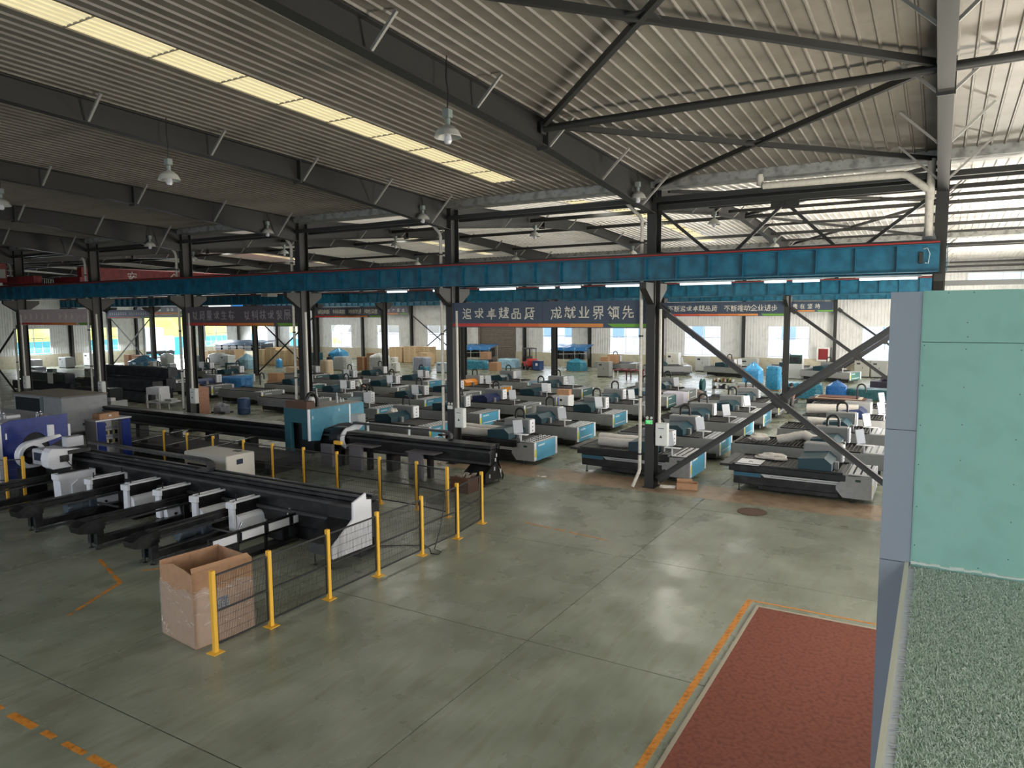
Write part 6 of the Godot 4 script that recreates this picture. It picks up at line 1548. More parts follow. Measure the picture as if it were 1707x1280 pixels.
func tarp_rack(label: String, x: float, z: float, w: float, d: float, h: float, turn: float, tarp: Material):
	var t := thing("tarpaulin_rack", label, "rack", Vector3(x, 0, z), turn)
	var gp := mat("rack pipe", C8(196, 196, 190), 0.4, 0.3)
	for k in 4:
		for s in [-1.0, 1.0]:
			var m := MB.new(); m.tube([Vector3(-w / 2 + w * k / 3.0, 0, s * d / 2), Vector3(-w / 2 + w * k / 3.0, h - (0.3 if s > 0 else 0.05), s * d / 2)], 0.03, 6)
			part(t, "post", m, gp)
	for y in [h * 0.35, h * 0.62]:
		var m := MB.new(); m.tube([Vector3(-w / 2, y, d / 2), Vector3(w / 2, y + 0.1, d / 2)], 0.03, 6)
		part(t, "rail", m, gp)
	for k in 6: pbox(t, "stored_bed", -w / 2 + 0.1 + k * (w - 0.2) / 6.0, h * 0.42, -d / 2 + 0.1, -w / 2 + 0.06 + (k + 0.8) * (w - 0.2) / 6.0, h * 0.82, d / 2 - 0.1, mats["black enamel"], 0.02)
	var m := MB.new(); var f := FastNoiseLite.new(); f.seed = int(x); f.frequency = 0.5
	var p := func(i: int, j: int, lo: float) -> Vector3:
		var u := i / 10.0; var v := j / 5.0
		return Vector3((u - 0.5) * (w + 0.3), h - 0.32 * v + 0.12 * f.get_noise_2d(i * 1.3, j * 1.9) - lo - (0.22 if j == 5 else 0.0), (v - 0.5) * (d + 0.4))
	for i in 10:
		for j in 5:
			m.q(p.call(i, j + 1, 0.0), p.call(i + 1, j + 1, 0.0), p.call(i + 1, j, 0.0), p.call(i, j, 0.0))
			m.q(p.call(i, j, 0.03), p.call(i + 1, j, 0.03), p.call(i + 1, j + 1, 0.03), p.call(i, j + 1, 0.03))
	part(t, "tarpaulin", m, tarp)

func build_stock():
	var tarp := worn("blue tarpaulin", C8(44, 110, 170), 0.35, 0.0, 0.6, 0.2, 27)
	var tq := worn("turquoise film", C8(52, 128, 152), 0.25, 0.0, 0.8, 0.22, 28)
	var sky := worn("sky blue film", C8(70, 158, 214), 0.25, 0.0, 0.8, 0.15, 29)
	var clear := worn("milky film", C8(190, 194, 192), 0.25, 0.0, 0.9, 0.14, 30)
	var white := mat("white board", C8(226, 224, 218), 0.6)
	# far centre-left stock
	wrapped("wrapped_machine", "bright blue wrapped machine standing tallest in the stock behind the third column", "wrapped load", -55.6, -34.6, 2.2, 2.2, 1.4, sky, 0.25)
	wrapped("wrapped_pallet", "white printed wrapped pallet in front of the bright blue wrapped machine", "pallet load", -53.1, -32.6, 1.9, 1.4, 1.2, clear)
	cabinet("dark teal steel cabinet left of the bright blue wrapped machine", -57.6, -33.2, 1.3, 1.7, 0.9, C8(44, 84, 92))
	wrapped("brick_pallet", "pallet of small pale boxes just right of the third column", "pallet load", -50.0, -27.2, 1.1, 1.45, 1.0, worn("pale boxes", C8(196, 178, 150), 0.7, 0.0, 2.5, 0.16, 34))
	carton("narrow brown carton beside the white printed pallet", -51.6, -33.9, 0.8, 1.35, 0.8)
	carton("tallest brown carton of the pair beside the wrapped machine", -50.4, -34.2, 0.95, 1.75, 0.9, 0.1)
	wrapped("film_wrapped_machine", "large machine under clear wrinkled film between the cartons and the crates", "wrapped load", -47.9, -32.4, 2.0, 1.95, 1.5, clear, 0.2)
	carton("white printed carton on the stack right of the fourth column", -51.1, -24.4, 1.5, 0.96, 1.0, 0.1, 0.0, worn("pale carton", C8(214, 186, 150), 0.8, 0.0, 0.9, 0.06, 35))
	carton("lower brown carton of the stack near the tarpaulin row", -45.6, -17.2, 1.05, 0.55, 0.9, 0.05)
	carton("upper brown carton of the stack near the tarpaulin row", -45.6, -17.25, 0.95, 0.58, 0.85, 0.12, 0.56)
	carton("brown carton behind the crossing braces of the middle row", -58.9, -32.0, 0.85, 0.95, 0.8)
	for k in 4: crate("large plywood crate in the long row behind the crossing braces, %s from the left" % ORD[k], -67.4 + k * 1.75, -34.6 - 0.3 * (k % 2), 1.6, 1.75 + 0.25 * (k % 2), 1.5)
	wrapped("blue_bag", "upright blue bag in front of the plywood crates", "bag", -61.9, -32.0, 0.62, 1.1, 0.6, sky, 0.3)
	wrapped("tarpaulin_load", "low load under a blue tarpaulin beside the brown carton stack", "covered load", -47.6, -15.0, 2.6, 0.95, 1.5, tarp)
	cabinet("dark teal and white control cabinet left of the crossing braces", -57.2, -22.4, 1.4, 1.3, 0.9, C8(38, 82, 92))
	cabinet("white control cabinet beside the dark teal one", -56.0, -21.4, 0.7, 1.2, 0.8, C8(206, 208, 206))
	crate("plywood crate with open slats in the crate group by the fifth window", -55.7, -44.9, 1.9, 1.8, 1.4); crate("second large plywood crate by the fifth window", -53.5, -44.8, 1.7, 1.9, 1.4)
	crate("right-hand plywood crate by the fifth window", -51.6, -45.1, 1.5, 1.9, 1.3); crate("nearer plywood crate standing before the crate group", -49.2, -41.5, 1.6, 1.4, 1.2)
	wrapped("grey_pallet", "pallet wrapped in grey-blue film in front of the crate group", "pallet load", -44.5, -34.8, 1.8, 1.45, 1.2, worn("grey-blue film", C8(150, 156, 172), 0.3, 0.0, 0.9, 0.12, 36))
	cabinet("small white cabinet beside a middle-row column", -52.2, -39.8, 0.6, 0.95, 0.6, C8(224, 224, 220)); cabinet("white ribbed cabinet left of the grey-blue pallet", -46.4, -33.0, 0.7, 0.95, 0.6, C8(216, 216, 212))
	cabinet("pale blue cabinet under the end of the crate group", -41.6, -34.6, 1.4, 1.0, 0.8, C8(196, 210, 218))
	wrapped("turquoise_bag", "small turquoise bag on the floor right of the grey-blue pallet", "bag", -42.4, -32.4, 1.0, 0.7, 0.8, tq)
	# centre, by the shutter
	tarp_rack("steel rack of machine beds under a sloping blue tarpaulin, left of the red forklift", -43.6, -44.0, 3.4, 2.0, 2.35, 0.1, tarp)
	tarp_rack("steel rack of machine beds under a sloping blue tarpaulin, right of the red forklift", -32.4, -44.4, 3.6, 2.2, 2.5, 0.12, tarp)
	tarp_rack("long dark rack under a slate-blue canopy near the open doorway", -81.5, -43.5, 8.0, 3.0, 2.3, 0.15, worn("slate tarpaulin", C8(84, 104, 126), 0.4, 0.0, 0.5, 0.15, 38))
	carton("brown carton perched before the left tarpaulin rack", -41.4, -41.9, 0.9, 0.8, 0.8, 0.0, 0.9); pbox(thing("low_plinth", "low dark plinth carrying a carton before the left tarpaulin rack", "plinth", Vector3(-41.4, 0, -41.9)), "block", -0.6, 0, -0.5, 0.6, 0.9, 0.5, mats["black enamel"], 0.03)
	wrapped("tarpaulin_load", "long row under turquoise film in front of the left tarpaulin rack", "covered load", -41.4, -39.6, 3.0, 0.95, 1.6, tq)
	carton("brown carton at the right end of the turquoise row", -38.4, -38.9, 1.0, 0.85, 0.9)
	wrapped("film_heap", "heap of white and blue film left of the red forklift", "packing film", -38.9, -42.4, 2.2, 1.0, 1.4, worn("pale blue film", C8(164, 204, 226), 0.3, 0.0, 0.7, 0.18, 39))
	var fk := thing("forklift", "red forklift truck with a dark cage parked before the roller shutter", "forklift", Vector3(-36.2, 0, -42.0), 2.4)
	var rd := worn("forklift red", C8(168, 46, 40), 0.4, 0.0, 0.6, 0.1, 40)
	pbox(fk, "counterweight", -1.25, 0.35, -0.55, -0.5, 1.15, 0.55, rd, 0.12); pbox(fk, "chassis", -0.6, 0.3, -0.55, 0.7, 0.8, 0.55, rd, 0.06); pbox(fk, "seat", -0.45, 0.85, -0.25, 0.0, 1.35, 0.25, mats["black enamel"], 0.05)
	for x in [-0.75, 0.6]:
		for z in [-0.5, 0.5]: pbox(fk, "cage_post", x - 0.03, 0.8, z - 0.03, x + 0.03, 2.15, z + 0.03, mats["dark steel"])
	pbox(fk, "cage_roof", -0.8, 2.12, -0.55, 0.65, 2.2, 0.55, mats["dark steel"]); pbox(fk, "mast", 0.78, 0.1, -0.42, 0.92, 2.1, -0.28, mats["dark steel"]); pbox(fk, "mast", 0.78, 0.1, 0.28, 0.92, 2.1, 0.42, mats["dark steel"])
	for z in [-0.3, 0.3]: pbox(fk, "fork", 0.9, 0.06, z - 0.06, 2.0, 0.11, z + 0.06, mats["dark steel"])
	for q in [[0.45, 0.34], [-0.85, 0.28]]:
		for z in [-0.5, 0.5]:
			var m := MB.new(); m.lathe([Vector2(0.12, -0.1), Vector2(q[1], -0.1), Vector2(q[1], 0.1), Vector2(0.12, 0.1), Vector2(0, 0.06)], Vector3(q[0], q[1], z), 16, Basis(Vector3.RIGHT, PI / 2))
			part(fk, "wheel", m, mats["black enamel"])
	var bb := thing("blue_bin", "dark blue bin right of the red forklift", "bin", Vector3(-34.6, 0, -41.0))
	pbox(bb, "bin_body", -0.45, 0.05, -0.4, 0.45, 0.9, 0.4, mat("bin blue", C8(40, 66, 110), 0.5), 0.05); pbox(bb, "lid", -0.48, 0.9, -0.43, 0.48, 0.97, 0.43, mat("bin blue", C8(40, 66, 110), 0.5), 0.02); pbox(bb, "paper_label", -0.1, 0.5, 0.4, 0.15, 0.75, 0.405, white)
	wrapped("film_bundle", "crumpled turquoise plastic bundle under the right tarpaulin rack", "packing film", -30.7, -41.8, 1.9, 1.3, 1.3, tq, 0.3)
	cabinet("tall grey cabinet with a carton on top in the middle of the hall", -25.7, -37.2, 1.15, 1.4, 0.8, C8(148, 148, 144)); carton("brown carton on top of the tall grey cabinet", -25.7, -37.2, 0.7, 0.42, 0.6, 0.1, 1.4)
	carton("brown carton on a machine below the third window", -27.0, -42.2, 0.95, 0.8, 0.8, 0.0, 0.9)
	var rf := thing("red_trestle", "dark red tubular frame with white legs in front of the third window", "frame", Vector3(-22.8, 0, -35.6))
	for s in [-1.0, 1.0]:
		var m := MB.new(); m.tube([Vector3(-1.3, 0.85, s * 0.5), Vector3(1.2, 0.85, s * 0.5)], 0.05, 8)
		part(rf, "long_tube", m, mat("wine red", C8(112, 40, 52), 0.5))
		for x in [-1.2, 0.0, 1.1]: pbox(rf, "leg", x - 0.04, 0, s * 0.5 - 0.04, x + 0.04, 0.82, s * 0.5 + 0.04, white if x < 0 else mat("wine red", C8(112, 40, 52), 0.5))
	for x in [-1.0, -0.3, 0.4, 1.0]: pbox(rf, "cross_tube", x - 0.05, 0.8, -0.5, x + 0.05, 0.9, 0.5, mat("wine red", C8(112, 40, 52), 0.5))
	cabinet("white upright cabinet with a carton on top among the cutting tables", -17.6, -13.0, 0.62, 1.25, 0.7, C8(214, 216, 216)); carton("brown carton lying on the white upright cabinet", -17.75, -13.05, 0.7, 0.3, 0.55, 0.2, 1.25)
	# right of the front column, far side
	cabinet("white tall cabinet left of the second back window", -22.3, -46.2, 1.2, 1.8, 0.9, C8(214, 212, 204)); cabinet("grey wall cabinet below the second back window, left part", -19.6, -46.9, 1.3, 1.5, 0.7, C8(192, 194, 192)); cabinet("grey wall cabinet right of the second back window", -15.2, -46.8, 1.6, 1.4, 0.8, C8(170, 174, 170))
	wrapped("wrapped_cone", "pointed load wrapped in blue and white film behind the long brace", "wrapped load", -12.7, -37.0, 1.5, 1.75, 1.3, sky, 0.5); pbox(thing("grey_board", "narrow grey board beside the pointed blue load", "board", Vector3(-11.6, 0, -37.4)), "sheet", -0.15, 0, -0.05, 0.2, 1.6, 0.05, mats["light machine grey"])
	wrapped("wrapped_box", "square upright box wrapped in bright blue film beside the middle-row column", "wrapped load", -10.3, -32.6, 1.05, 1.75, 1.0, worn("bright blue film", C8(56, 150, 196), 0.3, 0.0, 0.8, 0.14, 42))
	var rl := thing("hose_reel", "dark teal hose reel on a stand behind the front column", "reel", Vector3(-14.2, 0, -27.8))
	var rm := MB.new(); rm.lathe([Vector2(0, -0.12), Vector2(0.46, -0.12), Vector2(0.46, -0.08), Vector2(0.3, -0.06), Vector2(0.3, 0.06), Vector2(0.46, 0.08), Vector2(0.46, 0.12), Vector2(0, 0.12)], Vector3(0, 0.62, 0), 20, Basis(Vector3.BACK, -PI / 2))
	part(rl, "drum", rm, mat("reel teal", C8(30, 92, 98), 0.45)); pbox(rl, "stand", -0.2, 0, -0.35, 0.2, 0.2, 0.35, mats["dark steel"])
	var sh := thing("parts_shelf", "cluttered parts shelf with bottles and cables behind the long brace", "shelf", Vector3(-12.6, 0, -27.2))
	for y in [0.05, 0.5, 0.95]: pbox(sh, "board", -0.7, y, -0.35, 0.7, y + 0.04, 0.35, mats["dark steel"])
	for x in [-0.68, 0.64]: pbox(sh, "post", x, 0, -0.33, x + 0.04, 1.15, 0.33, mats["light machine grey"])
	for k in 10: pbox(sh, "small_part", -0.62 + k * 0.125, 0.99, -0.1, -0.53 + k * 0.125, 1.1 + 0.16 * fmod(k * 0.37, 1.0), 0.15, [mat("part olive", C8(140, 148, 70), 0.6), mat("part rust", C8(140, 74, 50), 0.6), white, mats["dark steel"]][k % 4])
	for k in 6: pbox(sh, "small_part", -0.6 + k * 0.2, 0.54, -0.2, -0.46 + k * 0.2, 0.66 + 0.2 * fmod(k * 0.61, 1.0), 0.25, [mats["dark steel"], white, mat("part blue", C8(60, 70, 120), 0.6)][k % 3])
	var st := thing("stacked_bins", "stack of red, green and blue parts bins beside the shelf", "bins", Vector3(-10.9, 0, -27.0))
	for k in 5: pbox(st, "bin", -0.6, k * 0.2, -0.35, 0.6, k * 0.2 + 0.18, 0.35, [mat("part blue", C8(60, 70, 120), 0.6), mat("part olive", C8(140, 148, 70), 0.6), mat("part blue", C8(60, 70, 120), 0.6), mat("bin red", C8(150, 70, 66), 0.6), mats["light machine grey"]][k], 0.01)
	wrapped("cable_bundle", "brown heap of coiled cable in front of the teal reel", "cable", -13.6, -24.2, 1.0, 0.75, 0.8, worn("brown cable", C8(112, 96, 86), 0.6, 0.0, 2.0, 0.25, 43), 0.4)
	var wt := thing("white_trestle", "white trestle table with small parts behind the front column", "table", Vector3(-15.9, 0, -25.2))
	pbox(wt, "table_top", -0.9, 0.85, -0.4, 0.9, 0.9, 0.4, white, 0.01)
	for x in [-0.85, 0.78]:
		for z in [-0.36, 0.3]: pbox(wt, "leg", x, 0, z, x + 0.07, 0.85, z + 0.07, white)
	for k in 4: pbox(wt, "small_part", -0.6 + k * 0.35, 0.9, -0.1, -0.45 + k * 0.35, 1.05 + 0.05 * k, 0.1, mats["dark steel"])
	cabinet("white-lilac chest with draped film behind the front column", -13.6, -19.9, 1.3, 0.95, 0.9, C8(214, 208, 222))
	var bt := thing("black_bed", "bare black open machine bed behind the long braces", "machine bed", Vector3(-8.9, 0, -21.6))
	for s in [-1.0, 1.0]: pbox(bt, "side_beam", -1.9, 0.35, s * 0.9 - 0.06, 1.9, 0.65, s * 0.9 + 0.06, mats["black enamel"])
	for x in [-1.9, -0.6, 0.6, 1.8]: pbox(bt, "cross_beam", x, 0.4, -0.85, x + 0.1, 0.62, 0.85, mats["black enamel"])
	feet(bt, [Vector2(-1.7, 0.8), Vector2(1.7, 0.8), Vector2(-1.7, -0.8), Vector2(1.7, -0.8)], 0.36, mats["black enamel"])
	var ec := thing("electronics_cabinet", "grey electronics cabinet with a black screen by the first back window", "cabinet", Vector3(-10.4, 0, -42.6))
	pbox(ec, "cabinet_body", -0.55, 0.05, -0.45, 0.55, 1.3, 0.45, mats["light machine grey"], 0.02); pbox(ec, "console", -0.5, 1.3, -0.4, 0.45, 2.05, 0.3, mat("grip green", C8(30, 60, 50), 0.5), 0.02); pbox(ec, "screen", -0.42, 1.4, 0.3, 0.3, 1.9, 0.34, mats["black enamel"], 0.01); pbox(ec, "side_panel", 0.55, 0.1, -0.4, 0.6, 1.75, 0.4, white)
	var hy := thing("hydrant_cabinet", "red fire hydrant cabinet with a white frame on the back wall", "hydrant cabinet", Vector3(-8.9, 1.25, -47.7))
	pbox(hy, "frame", -0.55, 0, -0.3, 0.55, 1.25, 0.12, white, 0.01); pbox(hy, "door", -0.4, 0.14, 0.12, 0.4, 1.12, 0.14, mat("hydrant red", C8(128, 36, 40), 0.4))
	cabinet("grey double cabinet at the back wall by the drywall, left one", -5.6, -46.8, 1.2, 1.5, 0.8, C8(150, 150, 142)); cabinet("grey double cabinet at the back wall by the drywall, right one", -4.3, -46.8, 1.2, 1.5, 0.8, C8(142, 144, 140))
	wrapped("tarpaulin_load", "low machine under blue and turquoise film behind the braces, left half", "covered load", -7.6, -28.6, 2.4, 1.0, 1.6, tq); wrapped("wrapped_dome", "rounded bright blue film bundle on top of the turquoise row", "wrapped load", -5.6, -28.9, 1.3, 1.25, 1.1, worn("deep blue film", C8(44, 112, 184), 0.3, 0.0, 0.8, 0.15, 44), 0.4)
	wrapped("tarpaulin_load", "long low machine under dark turquoise film right of the blue bundle", "covered load", -3.4, -29.2, 3.2, 0.75, 1.5, worn("dark turquoise film", C8(38, 96, 104), 0.3, 0.0, 0.8, 0.2, 45))
	var dm := thing("dark_machine", "dark machine with a purple cover against the drywall edge at the back", "machine", Vector3(-3.0, 0, -33.0))
	pbox(dm, "body", -0.9, 0.1, -0.7, 1.2, 0.95, 0.7, mat("plum dark", C8(48, 42, 60), 0.5), 0.03); pbox(dm, "leg", -0.85, 0, -0.6, -0.7, 0.1, 0.6, mats["black enamel"]); pbox(dm, "leg", 1.0, 0, -0.6, 1.15, 0.1, 0.6, mats["black enamel"]); part(dm, "cover_fold", blob(Vector3(0.7, 0.4, 0.5), 12), mat("plum dark", C8(48, 42, 60), 0.5)).position = Vector3(0.3, 0.95, 0)
	var br := thing("rust_plate_stack", "long low stack of brown and cream plates on a black bed behind the film rolls", "plates", Vector3(-4.9, 0, -24.6))
	pbox(br, "bed", -1.8, 0.0, -0.8, 1.7, 0.5, 0.8, mats["black enamel"], 0.03)
	for k in 3: pbox(br, "sheet", -1.5 + k * 0.15, 0.5 + k * 0.05, -0.7, 1.4 - k * 0.2, 0.54 + k * 0.05, 0.6, [mat("rust sheet", C8(110, 64, 48), 0.7), mat("cream sheet", C8(214, 200, 180), 0.6), mat("rust sheet", C8(110, 64, 48), 0.7)][k])
	# reels near the white-shirted worker
	for k in 2:
		var r := thing("cable_reel", "dark spoked cable reel on the floor, %s of two beside the worker in white" % ["nearer", "farther left"][k], "reel", Vector3([-33.6, -35.4][k], 0, [-14.6, -14.2][k]), 0.6)
		for s in [-0.22, 0.22]:
			var m := MB.new(); m.lathe([Vector2(0.42, -0.02), Vector2(0.5, -0.02), Vector2(0.5, 0.02), Vector2(0.42, 0.02), Vector2(0.42, -0.02)], Vector3(0, 0.5, s), 20, Basis(Vector3.RIGHT, PI / 2))
			for j in 6: m.bar(Vector3(0, 0.5, s), Vector3(cos(j * TAU / 6) * 0.44, 0.5 + sin(j * TAU / 6) * 0.44, s), 0.04, 0.03, Vector3.BACK)
			part(r, "flange", m, mats["dark steel"])
		var h := MB.new(); h.lathe([Vector2(0, -0.2), Vector2(0.25, -0.2), Vector2(0.25, 0.2), Vector2(0, 0.2)], Vector3(0, 0.5, 0), 14, Basis(Vector3.RIGHT, PI / 2))
		part(r, "cable_winding", h, mats["black enamel"])
	# far left
	wrapped("tarpaulin_load", "peaked load under pale blue tarpaulin left of the fourth column", "covered load", -70.6, -22.0, 3.8, 1.75, 2.0, worn("peaked tarpaulin", C8(70, 140, 178), 0.3, 0.0, 0.4, 0.25, 46), 0.6)
	cabinet("white control cabinet right of the peaked blue load", -66.8, -20.6, 0.9, 1.25, 0.8, C8(206, 206, 202)); cabinet("grey cabinet on the dark beds left of the fourth column", -64.4, -20.8, 0.7, 1.1, 0.7, C8(180, 182, 184))
	carton("pale brown carton left of the peaked blue load, narrow", -80.6, -26.6, 0.95, 1.3, 0.9); carton("dark brown carton left of the peaked blue load, wide", -78.9, -26.8, 1.6, 1.25, 1.2); wrapped("film_heap", "white film heap on the far cartons by the left gable", "packing film", -76.6, -28.6, 1.4, 1.5, 1.2, clear, 0.2)
	carton("small yellow carton on the floor by the black machine beds", -56.3, -12.9, 0.5, 0.5, 0.5, 0.3, 0.86, worn("yellow carton", C8(222, 196, 140), 0.8, 0.0, 1.0, 0.05, 47))
	wrapped("wrapped_machine", "machine under pale blue film behind the fourth column", "wrapped load", -63.5, -29.0, 1.9, 1.7, 1.6, worn("hazy blue film", C8(130, 172, 190), 0.25, 0.0, 0.7, 0.2, 48), 0.5)
	cabinet("white twin-window cabinet by the left gable", -84.6, -24.6, 1.9, 1.5, 1.2, C8(222, 222, 218)); cabinet("grey cabinet between the left gable windows", -84.2, -21.4, 1.5, 1.2, 1.0, C8(168, 170, 170)); cabinet("white cabinet near the far left window", -83.0, -17.4, 1.6, 1.2, 1.0, C8(210, 212, 214))
	cabinet("low grey machine cabinet behind the sixth column", -72.4, -12.4, 1.8, 1.1, 1.0, C8(140, 146, 146)); cabinet("pale machine cabinet behind the fifth column", -66.6, -14.6, 1.6, 1.0, 1.0, C8(196, 198, 196))
	for k in 4: crate("plywood crate near the open doorway, %s from the left" % ORD[k], -80.0 + k * 2.6, -36.8 + k * 0.8, 1.8, 1.2 + 0.15 * k, 1.4)
	wrapped("film_wrapped_machine", "long machine under milky film near the slate canopy", "wrapped load", -73.2, -33.0, 2.8, 1.4, 1.6, clear, 0.2)
	cabinet("pale machine cabinet in front of the slate canopy", -68.6, -30.6, 1.4, 1.3, 1.0, C8(200, 206, 204)); cabinet("green-grey machine cabinet in front of the slate canopy", -71.0, -28.2, 1.2, 1.3, 1.0, C8(104, 122, 120))

func pendant_lamp(label: String, x: float, z: float, drop: float):
	var top := roof_h(z) - 0.03
	var t := thing("pendant_lamp", label, "lamp", Vector3(x, top - drop, z), 0.0, "bell lamps hanging from the roof")
	if not used.has("lampparts"):
		var ls := []
		var sh := MB.new(); sh.lathe([Vector2(0.25, 0.12), Vector2(0.255, 0.13), Vector2(0.2, 0.24), Vector2(0.12, 0.31), Vector2(0.06, 0.34), Vector2(0.05, 0.34), Vector2(0.11, 0.3), Vector2(0.19, 0.235), Vector2(0.25, 0.12)], Vector3.ZERO, 20)
		ls.append(["shade", sh.done(), mat("lamp enamel", C8(178, 178, 170), 0.45)])
		var b := MB.new(); b.lathe([Vector2(0, 0.0), Vector2(0.05, 0.01), Vector2(0.075, 0.06), Vector2(0.06, 0.15), Vector2(0.04, 0.3), Vector2(0, 0.3)], Vector3.ZERO, 14)
		ls.append(["bulb", b.done(), mat("bulb glass", C8(216, 214, 220), 0.15)])
		var n := MB.new(); n.lathe([Vector2(0, 0.34), Vector2(0.045, 0.34), Vector2(0.05, 0.45), Vector2(0.035, 0.47), Vector2(0, 0.47)], Vector3.ZERO, 12); n.cbox(-0.07, 0.47, -0.07, 0.07, 0.62, 0.07, 0.01)
		ls.append(["ballast", n.done(), mat("ballast grey", C8(126, 136, 130), 0.5)])
		used["lampparts"] = ls
	for q in used["lampparts"]: pmesh(t, q[0], q[1], q[2])
	var w := MB.new(); w.tube([Vector3(0, 0.62, 0), Vector3(0.02, lerpf(0.62, drop, 0.3), 0), Vector3(-0.02, lerpf(0.62, drop, 0.6), 0.0), Vector3(0, drop, 0)], 0.012, 6)
	part(t, "cord", w, mats["black enamel"])

func build_lamps():
	pendant_lamp("bell-shaped roof lamp hanging before the nearest big rafter, largest in view", -7.74, 11.75, 1.55)
	pendant_lamp("bell-shaped roof lamp hanging before the second rafter, upper left", -15.74, 11.85, 1.55)
	pendant_lamp("bell-shaped roof lamp near the top of the column right of the sign", -7.85, 1.9, 0.95)
	pendant_lamp("bell-shaped roof lamp near the top of the second column from the right", -15.9, 1.9, 1.0)
	pendant_lamp("bell-shaped roof lamp before the third rafter at the left edge", -23.75, 11.8, 1.5)
	pendant_lamp("bell-shaped roof lamp near the top of the third column", -23.9, 1.9, 1.0)
	pendant_lamp("bell-shaped roof lamp near the top of the fourth column", -31.9, 1.9, 1.1)
	var i := 0
	for q in [[-7.7, -6.0], [-7.7, -18.0], [-15.7, -6.0], [-15.7, -18.0], [-23.7, -6.0], [-23.7, -18.0], [-31.7, -6.0], [-31.7, -18.0], [-39.7, -6.0], [-7.7, -30.0], [-15.7, -30.0], [-23.7, -30.0]]:
		pendant_lamp("small bell lamp, %s slope, %s frame from right" % ["farthest span" if q[1] < -24 else ("middle span near" if q[1] > -10 else "middle span far"), ORD[int(-q[0] / 8.0 + 0.5)]], q[0], q[1], 1.1)
		i += 1

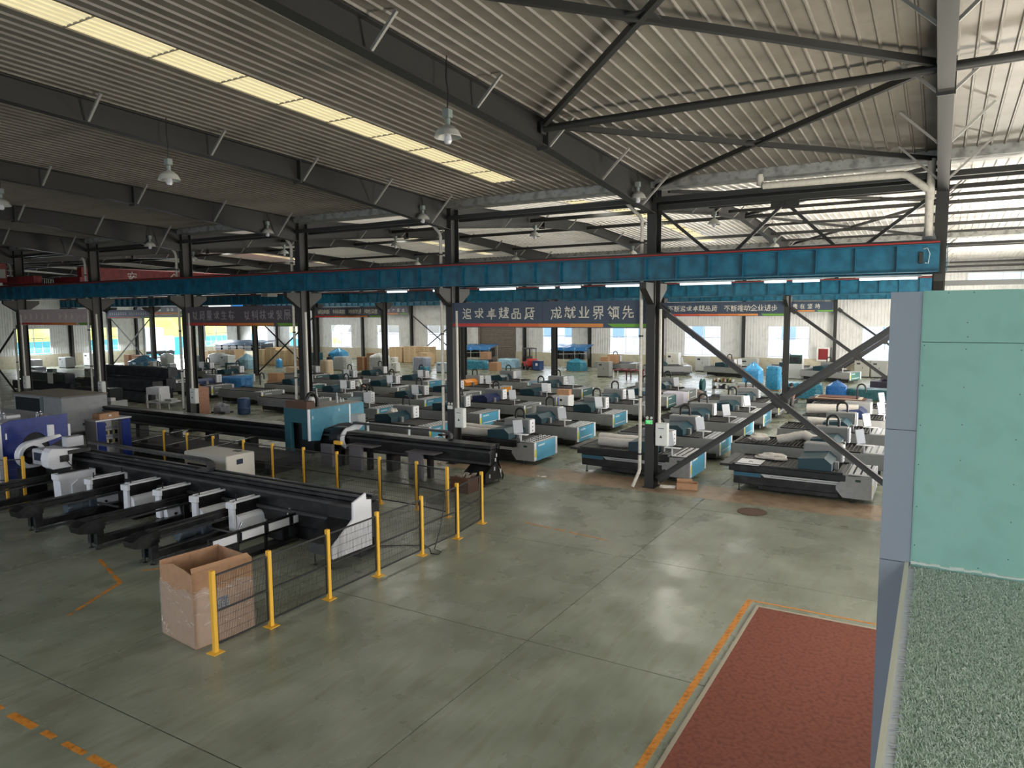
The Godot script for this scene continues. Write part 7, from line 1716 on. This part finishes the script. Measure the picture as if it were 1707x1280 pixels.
# ---------------------------------------------------------------- people: one continuous surface from tapered capsules
func person(label: String, at: Vector3, turn: float, pose: Dictionary, shirt: Color, trousers: Color):
	var t := thing("person", label, "person", at, turn)
	var J := {"hip": Vector3(0, 0.95, 0), "chest": Vector3(0, 1.32, 0.02), "neck": Vector3(0, 1.48, 0.02), "head": Vector3(0, 1.61, 0.04), "crown": Vector3(0, 1.66, 0.03)}
	for s in [-1.0, 1.0]:
		var k := "l" if s < 0 else "r"
		J["sh" + k] = Vector3(0.18 * s, 1.42, 0.0); J["el" + k] = Vector3(0.23 * s, 1.14, 0.02); J["wr" + k] = Vector3(0.22 * s, 0.9, 0.1); J["ha" + k] = Vector3(0.21 * s, 0.8, 0.12)
		J["hj" + k] = Vector3(0.09 * s, 0.92, 0); J["kn" + k] = Vector3(0.11 * s, 0.5, 0.02); J["an" + k] = Vector3(0.11 * s, 0.09, -0.02); J["to" + k] = Vector3(0.12 * s, 0.035, 0.15)
	for k in pose: J[k] = pose[k]
	var skin := mat("skin", C8(186, 142, 116), 0.6)
	var bones := [["hip", "chest", 0.15, 0.16, 1], ["chest", "neck", 0.15, 0.06, 1], ["shl", "shr", 0.075, 0.075, 1], ["shl", "ell", 0.065, 0.05, 1], ["shr", "elr", 0.065, 0.05, 1], ["ell", "wrl", 0.045, 0.032, 0], ["elr", "wrr", 0.045, 0.032, 0], ["wrl", "hal", 0.03, 0.03, 0], ["wrr", "har", 0.03, 0.03, 0], ["neck", "head", 0.055, 0.09, 0], ["head", "crown", 0.095, 0.1, 3],
		["hjl", "knl", 0.095, 0.065, 2], ["hjr", "knr", 0.095, 0.065, 2], ["knl", "anl", 0.062, 0.045, 2], ["knr", "anr", 0.062, 0.045, 2], ["anl", "tol", 0.05, 0.035, 4], ["anr", "tor", 0.05, 0.035, 4], ["hjl", "hjr", 0.11, 0.11, 2], ["hjl", "hip", 0.1, 0.12, 2], ["hjr", "hip", 0.1, 0.12, 2]]
	var c := 0.024
	var lo := Vector3(INF, INF, INF); var hi := -lo
	for k in J:
		lo = lo.min(J[k] - Vector3.ONE * 0.2); hi = hi.max(J[k] + Vector3.ONE * 0.2)
	var d := Vector3i(((hi - lo) / c).ceil()) + Vector3i.ONE
	var grid := PackedFloat32Array(); grid.resize(d.x * d.y * d.z); grid.fill(1.0)
	var who := PackedByteArray(); who.resize(grid.size())
	for b in bones:
		var a: Vector3 = J[b[0]]; var e: Vector3 = J[b[1]]; var m: float = maxf(b[2], b[3]) + 0.07
		var i0 := Vector3i(((a.min(e) - Vector3.ONE * m - lo) / c).floor()).clamp(Vector3i.ZERO, d - Vector3i.ONE); var i1 := Vector3i(((a.max(e) + Vector3.ONE * m - lo) / c).ceil()).clamp(Vector3i.ZERO, d - Vector3i.ONE)
		var ab := e - a; var l2 := maxf(ab.length_squared(), 1e-6)
		for z in range(i0.z, i1.z + 1):
			for y in range(i0.y, i1.y + 1):
				for x in range(i0.x, i1.x + 1):
					var p := lo + Vector3(x, y, z) * c
					var u := clampf((p - a).dot(ab) / l2, 0, 1)
					var q := p - a - ab * u
					if b[4] == 1 and b[0] in ["hip", "chest"]: q.z *= 1.35
					var s: float = q.length() - lerpf(b[2], b[3], u)
					var id := (z * d.y + y) * d.x + x
					var g := grid[id]
					if s < g: who[id] = b[4]
					var h := maxf(0.03 - absf(g - s), 0.0) / 0.03
					grid[id] = minf(g, s) - h * h * 0.03 * 0.25
	var cell := {}; var vs := []; var ws := []
	for z in d.z - 1:
		for y in d.y - 1:
			for x in d.x - 1:
				var id := (z * d.y + y) * d.x + x
				var sum := Vector3(); var n := 0
				for eg in [[0, 0, 0, 1, 0, 0], [0, 1, 0, 1, 1, 0], [0, 0, 1, 1, 0, 1], [0, 1, 1, 1, 1, 1], [0, 0, 0, 0, 1, 0], [1, 0, 0, 1, 1, 0], [0, 0, 1, 0, 1, 1], [1, 0, 1, 1, 1, 1], [0, 0, 0, 0, 0, 1], [1, 0, 0, 1, 0, 1], [0, 1, 0, 0, 1, 1], [1, 1, 0, 1, 1, 1]]:
					var f0 := grid[id + (eg[2] * d.y + eg[1]) * d.x + eg[0]]; var f1 := grid[id + (eg[5] * d.y + eg[4]) * d.x + eg[3]]
					if (f0 < 0) != (f1 < 0):
						sum += Vector3(eg[0], eg[1], eg[2]).lerp(Vector3(eg[3], eg[4], eg[5]), f0 / (f0 - f1)); n += 1
				if n > 0:
					cell[id] = vs.size(); vs.append(lo + (Vector3(x, y, z) + sum / n) * c); ws.append(who[id])
	var st := SurfaceTool.new(); st.begin(Mesh.PRIMITIVE_TRIANGLES)
	var hues := [C8(186, 142, 116), shirt, trousers, C8(30, 26, 24), C8(40, 40, 42)]
	for k in vs.size():
		st.set_color(hues[ws[k]].srgb_to_linear()); st.set_smooth_group(0); st.add_vertex(vs[k])
	for id in cell:
		var x: int = id % d.x; var y: int = (id / d.x) % d.y; var z: int = id / (d.x * d.y)
		for ax in 3:
			var st1: int = [1, d.x, d.x * d.y][ax]; var u: int = [d.x, d.x * d.y, 1][ax]; var v: int = [d.x * d.y, 1, d.x][ax]
			if [x, y, z][(ax + 1) % 3] == 0 or [x, y, z][(ax + 2) % 3] == 0: continue
			if (grid[id] < 0) == (grid[id + st1] < 0): continue
			if not (cell.has(id - u) and cell.has(id - v) and cell.has(id - u - v)): continue
			var r := [cell[id], cell[id - u], cell[id - u - v], cell[id - v]]
			if grid[id] < 0: r.reverse()
			for k in [0, 1, 2, 0, 2, 3]: st.add_index(r[k])
	st.generate_normals()
	var bm := mat("person", Color.WHITE, 0.75); bm.vertex_color_use_as_albedo = true
	pmesh(t, "body", st.commit(), bm)

func build_people():
	person("worker in white shirt and dark trousers bending beside the cable reels", Vector3(-33.2, 0, -13.2), 2.4, {"chest": Vector3(0, 1.28, 0.14), "neck": Vector3(0, 1.42, 0.22), "head": Vector3(0, 1.53, 0.3), "crown": Vector3(0, 1.58, 0.31), "shl": Vector3(-0.18, 1.36, 0.18), "shr": Vector3(0.18, 1.36, 0.18), "ell": Vector3(-0.22, 1.1, 0.3), "elr": Vector3(0.22, 1.1, 0.3), "wrl": Vector3(-0.16, 0.98, 0.5), "wrr": Vector3(0.16, 0.98, 0.5), "hal": Vector3(-0.14, 0.95, 0.58), "har": Vector3(0.14, 0.95, 0.58)}, C8(226, 226, 222), C8(58, 52, 52))
	person("worker in dark clothes standing in front of the white printed pallet", Vector3(-53.0, 0, -30.6), 0.8, {"ell": Vector3(-0.24, 1.12, 0.12), "wrl": Vector3(-0.14, 1.05, 0.36), "hal": Vector3(-0.1, 1.05, 0.44)}, C8(38, 40, 48), C8(36, 36, 42))
	person("worker in dark top and grey trousers standing behind the crossing braces", Vector3(-7.0, 0, -20.3), -0.5, {"knl": Vector3(-0.12, 0.5, 0.1), "anl": Vector3(-0.12, 0.09, 0.0), "tol": Vector3(-0.13, 0.035, 0.17)}, C8(44, 44, 50), C8(120, 118, 120))
